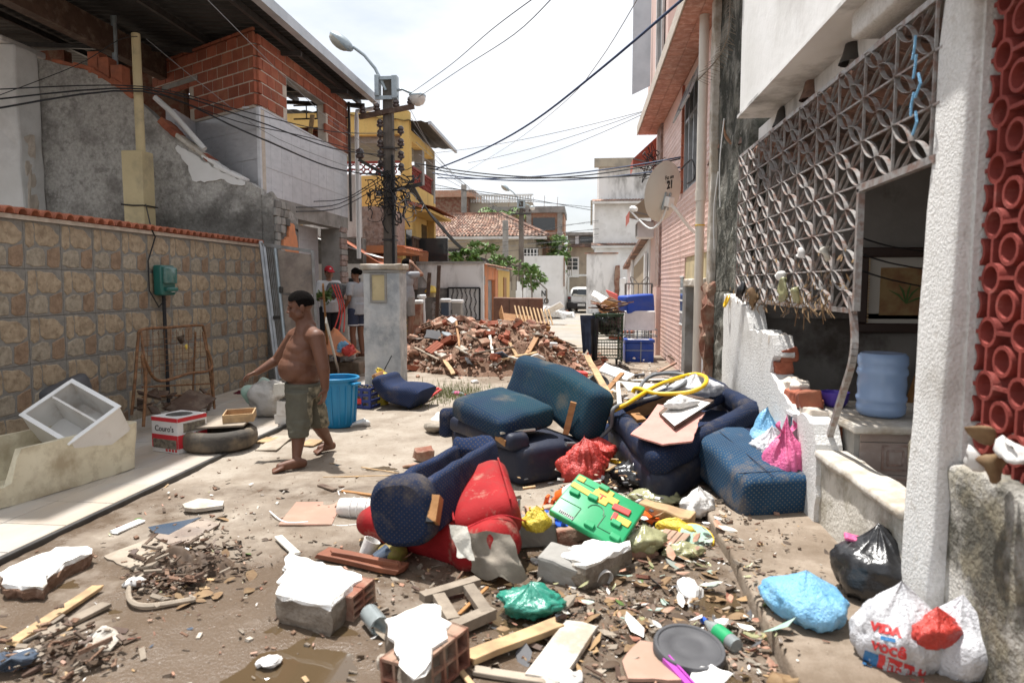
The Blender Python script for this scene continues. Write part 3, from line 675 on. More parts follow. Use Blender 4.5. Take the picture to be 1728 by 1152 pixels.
# ---------------------------------------------------------------- utility poles
def utility_pole(x,y,H,w,label,s=1.0,full=True):
    t=thing('utility_pole',label,'utility pole',(x,y,0))
    b=MB();n=10
    vs=[]
    for i in range(n+1):
        z=H*i/n;k=w*(1-.32*i/n)/2
        vs +=[(-k,-k*.8,z),(-k*.35,-k,z),(k*.35,-k,z),(k,-k*.8,z),(k,k*.8,z),(k*.35,k,z),(-k*.35,k,z),(-k,k*.8,z)]
    fs=[(i*8+j,i*8+(j+1)%8,i*8+8+(j+1)%8,i*8+8+j) for i in range(n) for j in range(8)]+[tuple(range(n*8,n*8+8))]
    b.add(vs,fs).build('shaft','concrete_pole',t,w=False)
    ca=MB().bar((-.62*s,-w*.48,H-.82*s),(.62*s,-w*.48,H-.62*s) if full else(.62*s,-w*.48,H-.82*s),.09*s,.10*s).build('crossarm','wood_dark' if full else 'dark_metal',t,w=False)
    im=MB().lathe([(.02,-.04),(.03,0),(.075,.02),(.08,.06),(.05,.08),(.07,.10),(.065,.14),(.035,.17),(.01,.18)],10).mesh('insulator','porcelain',True)
    for k in(-.54,-.22,.22,.54):
        dz=.10*k/.62*s if full else 0
        link('insulator',im,t,(k*s,-w*.48,H-.67*s+dz),None,(s,s,s))
    # lamp heads on bracket arms
    hx=.95 if full else 1.0
    l1=MB().tube([(-.02,-.1,H-.25*s),(-.25*s,-.12,H+.22*s),(-.48*s,-.14,H+.5*s),(-.72*s,-.16,H+.68*s)],.035*s,8).build('lamp_arm','galv',t,**WS)
    q=TR((-.98*s,-.18,H+.80*s))@Euler((0,R(38),0)).to_matrix().to_4x4()
    MB().ball((0,0,0),(.33*s,.15*s,.13*s),14,8,None,q).build('lamp_head','galv',t,**WS)
    MB().ball((0,0,0),(.28*s,.125*s,.14*s),14,8,None,q@TR((-.02*s,-.02,-.035*s))).build('lamp_lens','lamp_old',t,**WS)
    MB().tube([(.12*s,-.1,H-.28*s),(.36*s,-.12,H-.24*s),(.55*s,-.13,H-.33*s)],.03*s,8).build('lamp_arm','galv',t,**WS)
    MB().lathe([(.07*s,.10*s),(.10*s,.07*s),(.17*s,.05*s),(.185*s,.03*s),(.185*s,0)],14,TR((.70*s,-.13,H-.42*s))).build('lamp_hood','galv',t,**WS)
    MB().lathe([(.18*s,0),(.175*s,-.07*s),(.13*s,-.15*s),(.05*s,-.19*s),(.0,-.195*s)],14,TR((.70*s,-.13,H-.42*s))).build('lamp_lens','lamp_glass',t,**WS)
    k=w*.36
    MB().rbox((.1*s,.22*s,.46*s),.015,TR((-.20*s,-.1,H-.16*s)),1).build('bracket','galv',t,w=False)
    MB().rbox((.12*s,.2*s,.5*s),.015,TR((.19*s,-.1,H-.2*s)),1).build('bracket','galv',t,w=False)
    MB().box((0,-k-.04,H-.42*s),(.5*s,.05,.08*s)).build('clamp_band','galv',t,w=False)
    MB().box((0,-k-.04,H-.0*s),(.42*s,.05,.07*s)).build('clamp_band','galv',t,w=False)
    if full:
        for i in range(5):link('insulator',im,t,(-w*.55,-.12,H-1.05-i*.22))
        for i in range(4):link('insulator',im,t,(w*1.05,-.1,H-1.2-i*.27))
        MB().bar((-.65,-w*.5,H-1.75),(.15,-w*.5,H-2.2),.06,.07).build('brace','dark_metal',t,w=False)
        link('insulator',im,t,(-.62,-w*.5,H-1.73),None,(1.3,1.3,1.3))
        for i in range(3):MB().bar((w*.4,-.05,H-1.1-i*.4),(w*1.2,-.1,H-1.1-i*.4),.03,.03).build('spool_bracket','dark_metal',t,w=False)
        MB().bar((w*.35,-.12,H-2.42),(.78,-.12,H-2.3),.05,.08).build('spool_bracket','dark_metal',t,w=False)
        MB().rbox((.14,.1,.12),.02,TR((-w*.62,-.16,H-2.5)),1).build('junction_box','pvc_white',t,w=False)
        MB().rbox((.06,.06,4.3),.01,TR((w*.46,-.2,2.3)),1).build('cable_duct','cable',t,w=False)
        for z in(H-2.6,H-1.5,2.6):MB().box((0,0,z),(w*1.02,w*1.0,.04)).build('band','dark_metal',t,w=False)
        # knotted telephone wires hanging off the pole
        b=MB();r=random.Random(5)
        for i in range(58):
            p0=V((r.uniform(-.25,.55),r.uniform(-.38,-.16),H-r.uniform(2.0,2.9)));pts=[p0];dr=V((r.uniform(-.2,.22),r.uniform(-.12,.1),r.uniform(-.2,.02)))
            for j in range(7):
                pts.append(pts[-1]+dr*.55);dr=(dr+V((r.uniform(-.25,.25),r.uniform(-.12,.12),r.uniform(-.26,.2)))).normalized()*r.uniform(.1,.28)
                pts[-1].z=max(min(pts[-1].z,H-1.7),H-4.0);pts[-1].x=max(min(pts[-1].x,.75),-.45)
            b.tube(smooth_path(pts,4),r.choice((.008,.011,.016)),4)
        stuff(b.build('wire_tangle','cable',t,w=False))
        b=MB()
        for i in range(5):
            c=V((r.uniform(.3,.6),-.35,H-r.uniform(2.5,3.2)));rr=r.uniform(.1,.2)
            b.tube([c+V((math.cos(u*.6)*rr,r.uniform(-.03,.03),math.sin(u*.6)*rr*1.2)) for u in range(11)],.01,4)
        b.build('cable_coil','cable_grey',t,w=False)
    return t
def smooth_path(P,k=6):
    P=[V(p) for p in P];out=[]
    for i in range(len(P)-1):
        a,b_,c,d=P[max(i-1,0)],P[i],P[i+1],P[min(i+2,len(P)-1)]
        for j in range(k):
            t=j/k;out.append(.5*((2*b_)+(c-a)*t+(2*a-5*b_+4*c-d)*t*t+(3*b_-a-3*c+d)*t**3))
    return out+[P[-1]]
YU=15.2
pc=gy(659,440,YU);HU=gy(659,135,YU).z
utility_pole(pc.x,YU,HU,.29,'tall concrete utility pole with rusty crossarm, two street lamps and tangled wires')
pf=gy(884,450,36);HF=gy(884,345,36).z
utility_pole(pf.x,34.5,HF,.30,'distant slim concrete pole with street lamp behind the upright brown board',.8,False)
for(px,pt,pb,yy,w,lb) in((783,312,370,46,.32,'plain grey post rising behind the tiled roof'),(853,372,470,38,.30,'bare concrete post in front of the tiled roof house')):
    c=gy(px,pb,yy);t_=gy(px,pt,yy)
    tag(MB().rbox((w,w,t_.z),.02,TR((0,0,t_.z/2)),1).build('concrete_post','concrete',None,(c.x,yy,0)),lb,'post')
MB 
tag(MB().box((pf.x,34.25,.8),(.5,.06,1.9)).build('painted_foot','white_paint'),'white painted lower section of the distant pole','post')
# ---------------------------------------------------------------- overhead cables
def wire(pts,r,m,label,sag=0.0,group=None,n=14):
    if len(pts) ==2:
        a,b_=V(pts[0]),V(pts[1]);pts=[a+(b_-a)*(i/n)-V((0,0,4*sag*(i/n)*(1-i/n))) for i in range(n+1)]
    else:pts=smooth_path(pts,5)
    o=MB().tube(pts,r,5).build('overhead_cable',m);return tag(o,label,'cable',group)
PH=V((pc.x+.25,YU-.2,0))
def ph(z):return V((PH.x,PH.y,z))
wire([gy(1160,-8,6.9),gy(1012,118,9.0),gy(900,205,11),gy(815,253,13.),gy(735,286,15.)],.016,'cable_blue','thick blue cable sagging across the sky to the pink house')
wire([gy(690,160,15),gy(760,110,12),gy(830,50,9.5),gy(905,-6,8)],.006,'cable','upper of two thin wavy wires crossing the open sky')
wire([gy(705,165,15),gy(780,115,12),gy(868,58,9.5),gy(935,-6,8)],.006,'cable','lower of two thin wavy wires crossing the open sky')
wire([gy(1078,-5,9),gy(1010,105,11),gy(950,175,14),gy(860,245,22),gy(770,300,30)],.006,'cable_grey','very thin grey wire hanging below the thick blue cable')
for i,(a,c,sg) in enumerate((((720,283),(1148,268),.28),((730,292),(1150,282),.2),((700,275),(1150,290),.2),((738,300),(1165,262),.15))):
    wire([gy(*a,15.0),gy(*c,12.2)],.013,'cable_blue' if i%2 else 'cable',['dark cable from the utility pole to the knot under the pink house awnings, topmost','bluish cable second from the top of the four running to the pink house','flattest dark cable, lowest of the four running to the pink house','bluish cable among the four that reaches the satellite dish'][i],sg,'cables crossing the street')
for i,(a,c) in enumerate((((735,258),(1115,180)),((790,275),(1115,178)),((840,285),(1112,180)))):
    wire([gy(*a,22),gy(*c,14.5)],.007,'cable_grey','thin pale wire running to the insulator under the pink house eave',.12,'thin wires to the eave insulator')
wire([gy(600,318,19),gy(800,322,26),gy(1000,355,34)],.014,'cable','upper of a pair of long cables running above the far houses')
wire([gy(735,312,24),gy(860,335,30),gy(1000,350,34)],.012,'cable','lower of a pair of long cables running above the far houses')
LF=[((-30,152),10.3),((-30,170),10.3),((-30,187),10.3)]
for i,((s0),yy) in enumerate(LF):
    wire([gy(*s0,yy-2),gy(240,146+i*4,10.2),gy(420,[190,200,225][i],10.75),gy(560,[222,250,283][i],12.6),gy(650,[225,262,297][i],15.0)],[.009,.012,.014][i],'cable',['highest','middle','lowest'][i]+' of three black cables strung past the cream post',None or 0,None)
wire([gy(250,150,10.2),gy(400,205,10.7),gy(520,232,12),gy(650,268,15.0)],.008,'cable','thin sagging wire between cream post and utility pole',0)
wire([gy(-20,168,8.5),gy(130,110,9.6),gy(200,68,10.1),gy(232,62,10.25)],.006,'cable','thin wire rising from the left to the cream post top')
wire([gy(247,66,10.3),gy(350,150,10.6),gy(470,235,11.4),gy(640,300,15.0)],.005,'cable_grey','thin grey wire from the cream post top down to the pole')
wire([gy(340,-10,8),gy(480,130,10.4),gy(560,205,12.6),gy(640,258,15.0)],.005,'cable_grey','thin wire coming down past the red brick wall')
for i,(x0,y0,x1,y1) in enumerate(((500,350,645,303),(500,357,645,312),(530,340,640,300))):
    wire([gx(x0,y0,XL+.06),gy((x0+x1)/2,max(y0,y1)-6,14.6),gy(x1,y1,15.1)],.010,'cable',['upper','lower','shorter'][i]+' drooping black wire from the lilac balcony to the utility pole',0,'wires from the balcony')
# heavy bundle dropping away from the pole to the far white wall
for i in range(3):
    wire([gy(690+i*3,318-i*3,15.3),gy(735,370+i*2,20),gy(790,425+i*2,27),gy(850,446+i*2,33),gy(884,448+i*3,35.5)],.028,'cable','thick black cable in the bundle sloping from the pole to the distant pole',0,'cable bundle to the distant pole')
for i,y0 in enumerate((380,392,400,408,416)):
    wire([gy(600,y0+25,17),gy(760,y0+18,28),gy(884,y0+5,35),gy(1010,y0-5,38)],.009,'cable_grey' if i%2 else 'cable','thin wire passing low in front of the far houses',0,'low wires before the far houses')
for i in range(6):
    wire([gy(690+i*4,180+i*20,15.3),gy(735+i*10,260+i*12,22),gy(790+i*14,320+i*9,30),gy(850+i*10,365+i*8,36)],.006,'cable_grey','hair-thin wire fanning out from the pole over the far roofs',0,'thin wires fanning from the pole')
for i in range(4):
    wire([gy(890,395+i*8,35),gy(960,380+i*12,38),gy(1010,372+i*14,40)],.012,'cable','short cable from the distant pole to the white tall house',0,'cables at the distant pole')
# ---------------------------------------------------------------- yellow house and its neighbours
XY=-5.0;Y0,Y1=19.6,23.0
yh=thing('yellow_house','yellow two-storey house with open roof terrace and wooden balcony rail','house',(XY,Y0,0))
b=MB();b.span((XY-4.2,Y0,0),(XY-.25,Y0+.2,4.75));b.span((XY-.4,Y0+.2,0),(XY-.25,Y1,4.0));b.build('walls','yellow_wall',yh)
b=MB();b.span((XY-4.2,Y0-.02,5.9),(XY-.02,Y0+.22,6.55));b.span((XY-.26,Y0+.24,5.75),(XY-.02,Y1,6.05));b.build('roof_beam','yellow_wall',yh)
for(x,y,z0,z1,mt_) in((XY-.14,Y0+.1,3.2,5.9,'yellow_wall'),(XY-.14,Y1-.12,4.3,5.75,'concrete'),(XY-.14,Y1-.12,1.9,4.3,'yellow_wall'),(XY-.14,Y0+1.7,4.7,5.75,'concrete'),(XY-2.1,Y0+.1,4.75,5.9,'concrete')):
    MB().span((x-.13,y-.13,z0),(x+.13,y+.13,z1)).build('pillar',mt_,yh)
MB().span((XY-4.2,Y0+.24,5.72),(XY-.27,Y1,5.9)).build('ceiling_slab','concrete',yh)
b=MB().sheet((XY-4.3,Y0-.1,6.75),(4.9,0,-.55),(0,Y1-Y0+.7,0),40,2,lambda p,u,v:p+V((0,0,.02*math.sin(u*160))));b.build('roof','roof_metal',yh)
MB().bar((XY+.6,Y0-.1,6.18),(XY+.6,Y1+.6,6.14),.08,.09).build('gutter','gutter',yh)
b=MB() 
for k in range(16):
    for z in(4.62,4.78,4.94):
        y=Y0+.25+k*.2;b.tube([(XY-.1,y+math.cos(u*pi/4)*.09,z+math.sin(u*pi/4)*.075) for u in range(8)],.022,4,True)
for k in range(18):
    for z in(4.86,5.0):
        x=XY-.5-k*.2;b.tube([(x+math.cos(u*pi/4)*.09,Y0+.05,z+math.sin(u*pi/4)*.07) for u in range(8)],.022,4,True)
b.span((XY-.16,Y0+.2,5.03),(XY-.04,Y1,5.09));b.span((XY-4.1,Y0-.0,5.1),(XY-.3,Y0+.1,5.16));b.build('pierced_parapet','cobogo',yh)
MB().span((XY-.24,Y0+.24,4.0),(XY-.02,Y1-.26,4.55)).build('parapet_wall','yellow_wall',yh)
b=MB().bar((XY-.1,Y0,3.98),(XY+.35,Y0,3.85),.1,.1);b.sheet((XY-.2,Y0+.2,4.06),(.85,0,-.2),(0,Y1-Y0+.1,0),2,30,lambda p,u,v:p+V((0,0,.03*math.sin(v*95))));b.build('canopy','terracotta',yh)
MB().span((XY-.2,Y0+.3,3.72),(XY+.5,Y1+.1,3.8)).build('canopy_beam','yellow_wall',yh)
# wooden balustrade
MB().bar((XY+.02,Y0+.1,2.98),(XY+.02,Y1,2.98),.07,.06).build('handrail','wood_dark',yh)
bm2=MB().box((0,0,0),(.05,.05,.82)).mesh('baluster','wood_dark')
for k in range(17):link('baluster',bm2,yh,(.02,.15+k*.2,2.54))
MB().span((XY-.2,Y0,1.45),(XY+.08,Y1,2.1)).build('balcony_front','brownstone',yh)
for y in(20.3,22.3):
    MB().span((XY-.26,y-.35,2.1),(XY-.235,y+.35,3.55)).build('doorway','glass_and_shade',yh)
tag(MB().sheet((XY+.12,Y0+.4,2.0),(.95,0,-1.0),(0,2.4,0),6,6,lambda p,u,v:p+V((0,0,-.12*math.sin(u*pi)))).build('awning','awning_tan'),'tan canvas awning hanging below the wooden balcony','awning')
# salmon house in front of it with brick-grey parapets
sh=thing('salmon_house','salmon house with pinkish brick parapet behind the utility pole','house',(-5.6,17.6,0))
MB().span((-9,17.6,0),(-5.25,19.4,2.35)).build('walls','orange_wall',sh)
MB().span((-6.7,17.3,2.6),(-5.1,17.5,3.6)).build('parapet','brownstone',sh)
MB().span((-5.28,17.5,2.6),(-5.1,19.3,3.6)).build('parapet','brownstone',sh)
MB().span((-6.75,17.25,2.42),(-4.6,19.35,2.6)).build('slab','orange_wall',sh)
b=MB().sheet((-5.2,17.2,2.68),(.75,0,-.16),(0,2.2,0),2,24,lambda p,u,v:p+V((0,0,.025*math.sin(v*80))));b.build('tile_edge','terracotta',sh)
MB().span((-5.24,17.9,.6),(-5.2,18.9,1.9)).build('doorway','glass_and_shade',sh)
MB().span((-5.6,20.5,2.0),(-4.1,20.55,3.0)).build('porch_shade','glass_and_shade',sh)  # dark sheet imitating the shade in the opening under the awning
MB().bar((-5.45,20.4,2.45),(-4.7,20.45,2.4),.1,.35).build('porch_beam','orange_wall',sh)
gb=thing('grey_block','rendered grey wall block standing above a black stained wall','wall',(-6.4,16.6,0))
MB().rbox((1.45,.3,1.55),.02,TR((-6.3,16.8,3.55)),1).build('upper_wall','white_aged',gb)
MB().rbox((1.5,.3,2.7),.02,TR((-6.25,16.86,1.4)),1).build('lower_wall','black_streak',gb)
wh=thing('white_cottage','low white cottage with orange tiled roof edge','house',(-6,16.2,0))
MB().span((-9,16.2,0),(-4.75,16.4,2.1)).build('wall','white_wall',wh)
b=MB().sheet((-5.9,15.9,2.75),(1.25,0,-.75),(0,.6,0),2,14,lambda p,u,v:p+V((0,0,.04*math.sin(v*44))));b.build('roof','terracotta',wh)
b=MB().sheet((-7.2,16.0,2.95),(2.3,0,-.7),(0,.7,0),2,2);b.build('roof_flashing','white_wall',wh)
MB().span((-5.75,16.17,.9),(-5.4,16.21,1.75)).build('window','glass_and_shade',wh)
MB().span((-5.8,16.16,.85),(-5.35,16.195,.9)).build('window_sill','white_paint',wh)
# ---------------------------------------------------------------- white wall mid street with ironwork
mw=thing('white_courtyard_wall','long stained white courtyard wall behind the rubble heap','wall',(-4.3,20.1,0))
MB().span((-9,20.05,0),(-2.95,20.25,2.22)).build('wall','white_aged',mw)
MB().span((-5.45,20.03,.5),(-4.0,20.049,1.5)).build('mosaic_panel','black_streak',mw)
MB().span((-9,20.0,2.22),(-2.9,20.3,2.28)).build('coping','concrete',mw)
def lattice_gate(name,label,x0,x1,y,z0,z1,mat,diag=True,step=.14):
    t=thing(name,label,'gate',((x0+x1)/2,y,z0));b=MB()
    for(p,q) in(((x0,z0),(x1,z0)),((x0,z1),(x1,z1)),((x0,z0),(x0,z1)),((x1,z0),(x1,z1))):b.bar((p[0],y,p[1]),(q[0],y,q[1]),.05,.05,(0,1,0))
    b.build('frame',mat,t);b=MB();w,h=x1-x0,z1-z0
    if diag:
        k=-h
        while k<w:
            for sg in(1,-1):
                a,e=max(0,k),min(w,k+h)
                if e-a>.05:
                    za,ze=a-k,e-k
                    if sg<0:za,ze=h-za,h-ze
                    b.bar((x0+a,y,z0+za),(x0+e,y,z0+ze),.02,.02,(0,1,0))
            k +=step
    else:
        n=int(w/step)
        for i in range(1,n):
            x=x0+w*i/n;b.tube([(x+.04*math.sin(j*1.2+i),y,z0+h*j/12) for j in range(13)],.014,4);b.bar((x,y,z0),(x,y,z1),.012,.012)
    b.build('ironwork',mat,t);return t
lattice_gate('iron_gate','black wrought iron gate of wavy bars in the white wall',-4.0,-3.05,19.98,.55,1.5,'cable',False,.13)
lattice_gate('lattice_gate','rusty white diagonal lattice gate left of the rubble heap',-4.95,-4.45,17.2,.05,1.05,'iron_white')
lattice_gate('lattice_screen','white lattice screen beside the blue gatepost',-4.1,-3.65,18.4,.15,1.1,'iron_white')
for i,(px,w,h,mt_,lb) in enumerate(((432,.34,1.15,'brick_red',''),)):pass
def gpost(px,yy,w,h,mat,label,capm='white_aged'):
    c=gy(px,520,yy);t=thing('gatepost',label,'gatepost',(c.x,yy,0))
    MB().rbox((w,w,h),.02,TR((0,0,h/2)),1,(2,2,6)).warp(rough(.015,5,px)).build('shaft',mat,t,w=False)
    MB().rbox((w+.06,w+.06,.1),.04,TR((0,0,h+.04)),2).build('cap',capm,t,**WS)
gpost(702,17.0,.30,1.12,'brick_red','eroded brick gatepost beside the man in grey')
gpost(712,17.4,.16,1.25,'white_aged','slim white gatepost with pointed cap by the lattice gate')
gpost(752,17.4,.22,1.15,'mirror_blue','pale blue gatepost between the lattice panels')
gpost(772,18.6,.26,1.1,'concrete','grey gatepost next to the wrought iron gate')
for i,(px,pt,pb,lean) in enumerate(((737,448,545,4),(722,460,500,3))):
    a=gy(px,pb,16.6);c=gy(px+lean,pt,16.6)
    tag(MB().bar(a,c,.09,.05).build('timber_post','wood_dark'),['long dark timber standing up against the white courtyard wall','short dark timber leaning by the white courtyard wall'][i],'timber')
c=gy(728,490,19.0);lt=thing('garden_lantern','small yellow roofed lantern on the courtyard wall','lantern',(c.x,19.0,c.z))
MB().lathe([(.2,-.06),(.2,-.02),(.12,.08),(.1,.12),(.02,.14)],8).build('roof','toy_yellow',lt,w=False)
MB().rbox((.2,.2,.14),.02,TR((0,0,-.12)),1).build('body','cream_paint',lt,w=False)
# ---------------------------------------------------------------- orange and yellow gateway wall
ow=thing('orange_gateway','orange and yellow gateway wall with tiled coping','wall',(-2.95,22,0))
XO=-2.93
MB().span((XO-.25,20.3,0),(XO,20.9,2.2)).build('pier','orange_wall',ow)
MB().span((XO-.2,20.9,1.75),(XO,23.0,2.15)).build('lintel','orange_wall',ow)
MB().span((XO-.2,22.5,0),(XO+.02,23.2,2.1)).build('pier','orange_wall',ow)
MB().span((XO-.16,20.9,0),(XO-.1,22.5,1.74)).build('door_panel','gate_grey',ow)
MB().span((XO-.2,23.2,0),(XO+.03,26.8,2.1)).build('yellow_wall','yellow_wall',ow)
MB().span((XO+.03,24.6,0),(XO+.06,25.5,1.85)).build('wooden_door','wood',ow)
b=MB().sheet((XO-.3,20.2,2.25),(.55,0,-.08),(0,6.8,0),2,70,lambda p,u,v:p+V((0,0,.03*math.sin(v*210))));b.build('coping_tiles','terracotta_old',ow)
c=gy(818,470,20.2);MB().rbox((.25,.12,.28),.03,TR((XO-.12,20.26,1.72)),1).build('meter_cover','concrete',ow)
# ---------------------------------------------------------------- far white corner wall, tiled-roof house, brick house
fw_=thing('white_corner_wall','tall white corner wall at the end of the street with graffiti','wall',(-2,36,0))
MB().span((-3.3,35.9,0),(-1.05,36.1,3.1)).build('front_wall','white_wall',fw_)
b=MB().bar((-1.1,36.1,1.45),(-1.6,62,1.45),.2,2.9);b.build('side_wall','white_wall',fw_)
MB().bar((-1.02,35.86,1.5),(-1.02,35.86,3.0),.06,.06).build('drain_pipe','rust',fw_)
b=text_mb('ZN',.42,.012,.004,.8).xf(frame_m((-2.2,35.886,1.12),(1,0,0),(0,0,1)));b.build('graffiti','print_dark',fw_)
b=text_mb('ZRO',.40,.012,.004,.8).xf(frame_m((-2.15,35.886,.72),(1,0,0),(0,0,1)));b.build('graffiti','print_dark',fw_)
for px,w in((878,.5),(905,.28)):
    c=gy(px,480,35);tag(MB().box((c.x+.1,35.2,.85),(w,.3,1.9)).build('wall_buttress','white_wall'),'white buttress against the far corner wall '+('with painted letters' if px ==878 else 'right of the distant pole'),'buttress')
th=thing('tiled_roof_house','beige house under a big weathered clay tile roof','house',(-5.5,41,0))
MB().span((-13,41,0),(-3.0,41.3,4.3)).build('front_wall','beige_wall',th)
MB().span((-3.2,41.3,0),(-3.0,52,4.3)).build('side_wall','beige_wall',th)
MB().span((-13.3,40.2,4.28),(-2.2,41,4.42)).build('soffit','white_wall',th)
# roof slopes as overlapping courses of barrel tiles
b=MB();zE,zR_=4.4,6.05
def rp(u,v):
    return V((-13.3+(11.2-3.2*v)*u,40.1+4.2*v,zE+(zR_-zE)*v))
nr,nc=14,52
for r_ in range(nr):
    for i in range(nc):
        for j in range(2):
            a=rp((i+j*.5)/nc,r_/nr);c=rp((i+(j+1)*.5)/nc,r_/nr);d=rp((i+(j+1)*.5)/nc,(r_+1.15)/nr);e=rp((i+j*.5)/nc,(r_+1.15)/nr)
            up_=V((0,0,.07+.03*n3((i*.7,r_*.9,0))));z_=V((0,0,.0))
            ua,uc=(up_,z_) if j else(z_,up_)
            b.add([a+ua+V((0,0,.05)),c+uc+V((0,0,.05)),d+uc,e+ua],[(0,1,2,3)],None,0 if n3((i*1.7,r_*2.3,5))>-.08 else 1)
b.build('roof_tiles',['terracotta_old','roof_pale'],th)
MB().tube([rp(1,v/6)+V((0,0,.1)) for v in range(7)],.12,6).build('hip_ridge','terracotta_old',th)
MB().bar(rp(0,1)+V((0,0,.1)),rp(1,1)+V((0,0,.1)),.25,.18).build('ridge','terracotta_old',th)
b=MB();q=[rp(1,0),rp(1,1),rp(1,1)+V((0,8,0)),V((-2.0,52,4.4))];b.add(q,[(0,1,2,3)]);b.build('side_slope','terracotta_old',th)
for px in(765,893):
    c=gy(px,430,40.95);wn=MB().span((c.x-.55,40.9,2.6),(c.x+.55,40.96,3.75)).build('window','glass_and_shade',th)
    fr=MB();
    for k in range(6):fr.span((c.x-.55+k*.2,40.87,2.6),(c.x-.5+k*.2,40.9,3.75))
    for k in range(5):fr.span((c.x-.55,40.85,2.6+k*.27),(c.x+.55,40.87,2.64+k*.27))
    fr.build('window_grille','white_paint' if px>800 else 'dark_metal',wn)
tag(MB().box((-5.6,30.5,1.4),(.14,.14,3.4)).build('concrete_post','concrete'),'short grey post inside the vine above the gateway','post')
pr_=thing('patio_roof','small old clay tiled lean-to roof beside the tan awning','roof',(-4.6,26,0))
b=MB().sheet((-6,25,3.0),(2.6,0,-1.0),(0,3,0),10,60,lambda p,u,v:p+V((0,0,.06*math.sin(v*75)+.03*(int(u*10)%2))));b.build('tiles','terracotta_old',pr_)
MB().span((-6,25.1,0),(-4.0,25.3,2.0)).build('wall','beige_wall',pr_)
# red clad house left of it and terraces with white balustrade further back
rh=thing('red_roof_terrace','dull red rendered upper storey behind the tiled roof','house',(-12,52,0))
MB().span((-17,52,0),(-8.8,56,8.2)).build('walls','brick_red',rh);MB().span((-17.2,51.6,8.2),(-8.3,56,8.7)).build('parapet','brick_pale',rh)
MB().span((-8.8,53,0),(-4.0,56,7.9)).build('terrace_wall','beige_wall',rh)
b=MB()
for k in range(24):b.lathe([(.07,0),(.1,.15),(.05,.3),(.08,.5)],6,TR((-8.7+k*.2,52.9,7.9)))
b.span((-8.8,52.8,8.4),(-3.9,53.0,8.5));b.build('balustrade','white_wall',rh)
bh=thing('brick_frame_house','unfinished brick house with grey concrete frame beyond the far pole','house',(-1,52,0))
MB().span((-5.6,50,0),(-1.6,56,5.4)).build('walls','brick_pale',bh)
for x in(-5.4,-4.0,-1.75):MB().span((x-.18,49.85,0),(x+.18,50.0,6.9)).build('concrete_column','concrete',bh)
MB().span((-7.0,49.7,6.75),(-1.4,56,7.2)).build('roof_slab','grey_wall',bh)
MB().span((-5.4,49.95,5.4),(-1.8,50.1,6.75)).build('infill','brick_pale',bh)
for(x0,x1) in((-3.7,-2.1),(-5.2,-4.3)):
    MB().span((x0,49.84,5.5 if x0>-4 else 5.9),(x1,49.949,6.4)).build('opening','glass_and_shade',bh)  # dark slab on the wall, drawn in place of a shaded hole
MB().span((-1.58,50.2,5.4),(-1.45,55,6.7)).build('infill','brick_pale',bh)
for k in range(6):MB().bar((-6.5+k*.9,50+k%2,7.2),(-6.5+k*.9+.05,50+k%2,8.0),.03,.03).build('rebar','rust',bh)
gh_=thing('grey_terrace_house','grey house front with a white four-pane window at the street end','house',(1,58,0))
MB().span((-1.4,58,0),(6,60,4.9)).build('wall','beige_wall',gh_)
MB().span((-1.4,59,4.9),(6,62,5.9)).build('upper_wall','grey_wall',gh_)
MB().span((-1.6,58.6,5.75),(6,59.2,6.0)).build('eave','concrete',gh_)
for k in range(3):MB().span((-.3+k*1.9,58.9,5.2),(.9+k*1.9,59.02,5.65)).build('opening','glass_and_shade',gh_)  # dark slabs imitating the shade of openings between the columns
for k in range(3):MB().span((-.75+k*1.9,58.8,4.9),(-.45+k*1.9,58.98,5.74)).build('column','lilac',gh_)
MB().span((-1.6,57.3,4.7),(2.6,58.2,4.95)).build('lean_roof','terracotta_old',gh_)
c=gy(966,450,57.9);wn=MB().span((c.x-.55,57.9,2.2),(c.x+.55,57.97,3.9)).build('window','white_paint',gh_)
for i in(0,1):
    for j in(0,1,2):MB().span((c.x-.45+i*.48,57.87,2.85+j*.33),(c.x-.05+i*.48,57.9,3.12+j*.33)).build('pane','glass_and_shade',wn)
# hilltop trees
def leaf_cloud(c,rad,n,size,mats=('foliage','foliage_dark'),seed=0,clumps=14,low=.0):
    b=MB();r=random.Random(seed);C_=[]
    for i in range(clumps):
        d=V((r.gauss(0,1),r.gauss(0,1),r.gauss(0,1))).normalized()*r.uniform(.45,.95);C_.append((V((d.x*rad[0],d.y*rad[1],d.z*rad[2])),r.uniform(.22,.42)))
    for i in range(n):
        cc,q=C_[i%clumps];d=V((r.gauss(0,1),r.gauss(0,1),r.gauss(0,1))).normalized()*(r.random()**.4)
        p=V(c)+cc+V((d.x*rad[0],d.y*rad[1],d.z*rad[2]))*q
        u=V((r.gauss(0,1),r.gauss(0,1),r.gauss(0,.6))).normalized()*size*r.uniform(.6,1.3);w=u.cross(V((r.gauss(0,1),r.gauss(0,1),r.gauss(0,1)))).normalized()*size*.45
        b.add([p-u,p+w*.9,p+u,p-w*.9],[(0,1,2,3)],None,0 if(i*7+i//clumps)%3 else 1)
    return b
hl=MB().sheet((-120,200,-1),(300,0,0),(0,120,0),40,14,lambda p,u,v:V((p.x,p.y,-1+20*math.exp(-((p.x-26)/38)**2)*math.sin(v*pi*.55)+n3(p,.05)*2)));struct(hl.build('hill','hill',smooth=2))
for i in range(16):
    x=2+i*3.2+rng.uniform(-1,1);yy=205+rng.uniform(0,30);zz=11+rng.uniform(0,4)
    t=thing('hill_tree','rounded green tree on the wooded hilltop beyond the houses','tree',(x,yy,zz-6),None,'trees on the far hill')
    MB().tube([(x,yy,zz-7),(x+.2,yy,zz-3),(x,yy,zz)],[.4,.3,.12],6).build('trunk','wood_dark',t)
    leaf_cloud((x,yy,zz),(3.2,3,3),420,.75,seed=i).build('crown',['foliage','foliage_dark'],t)
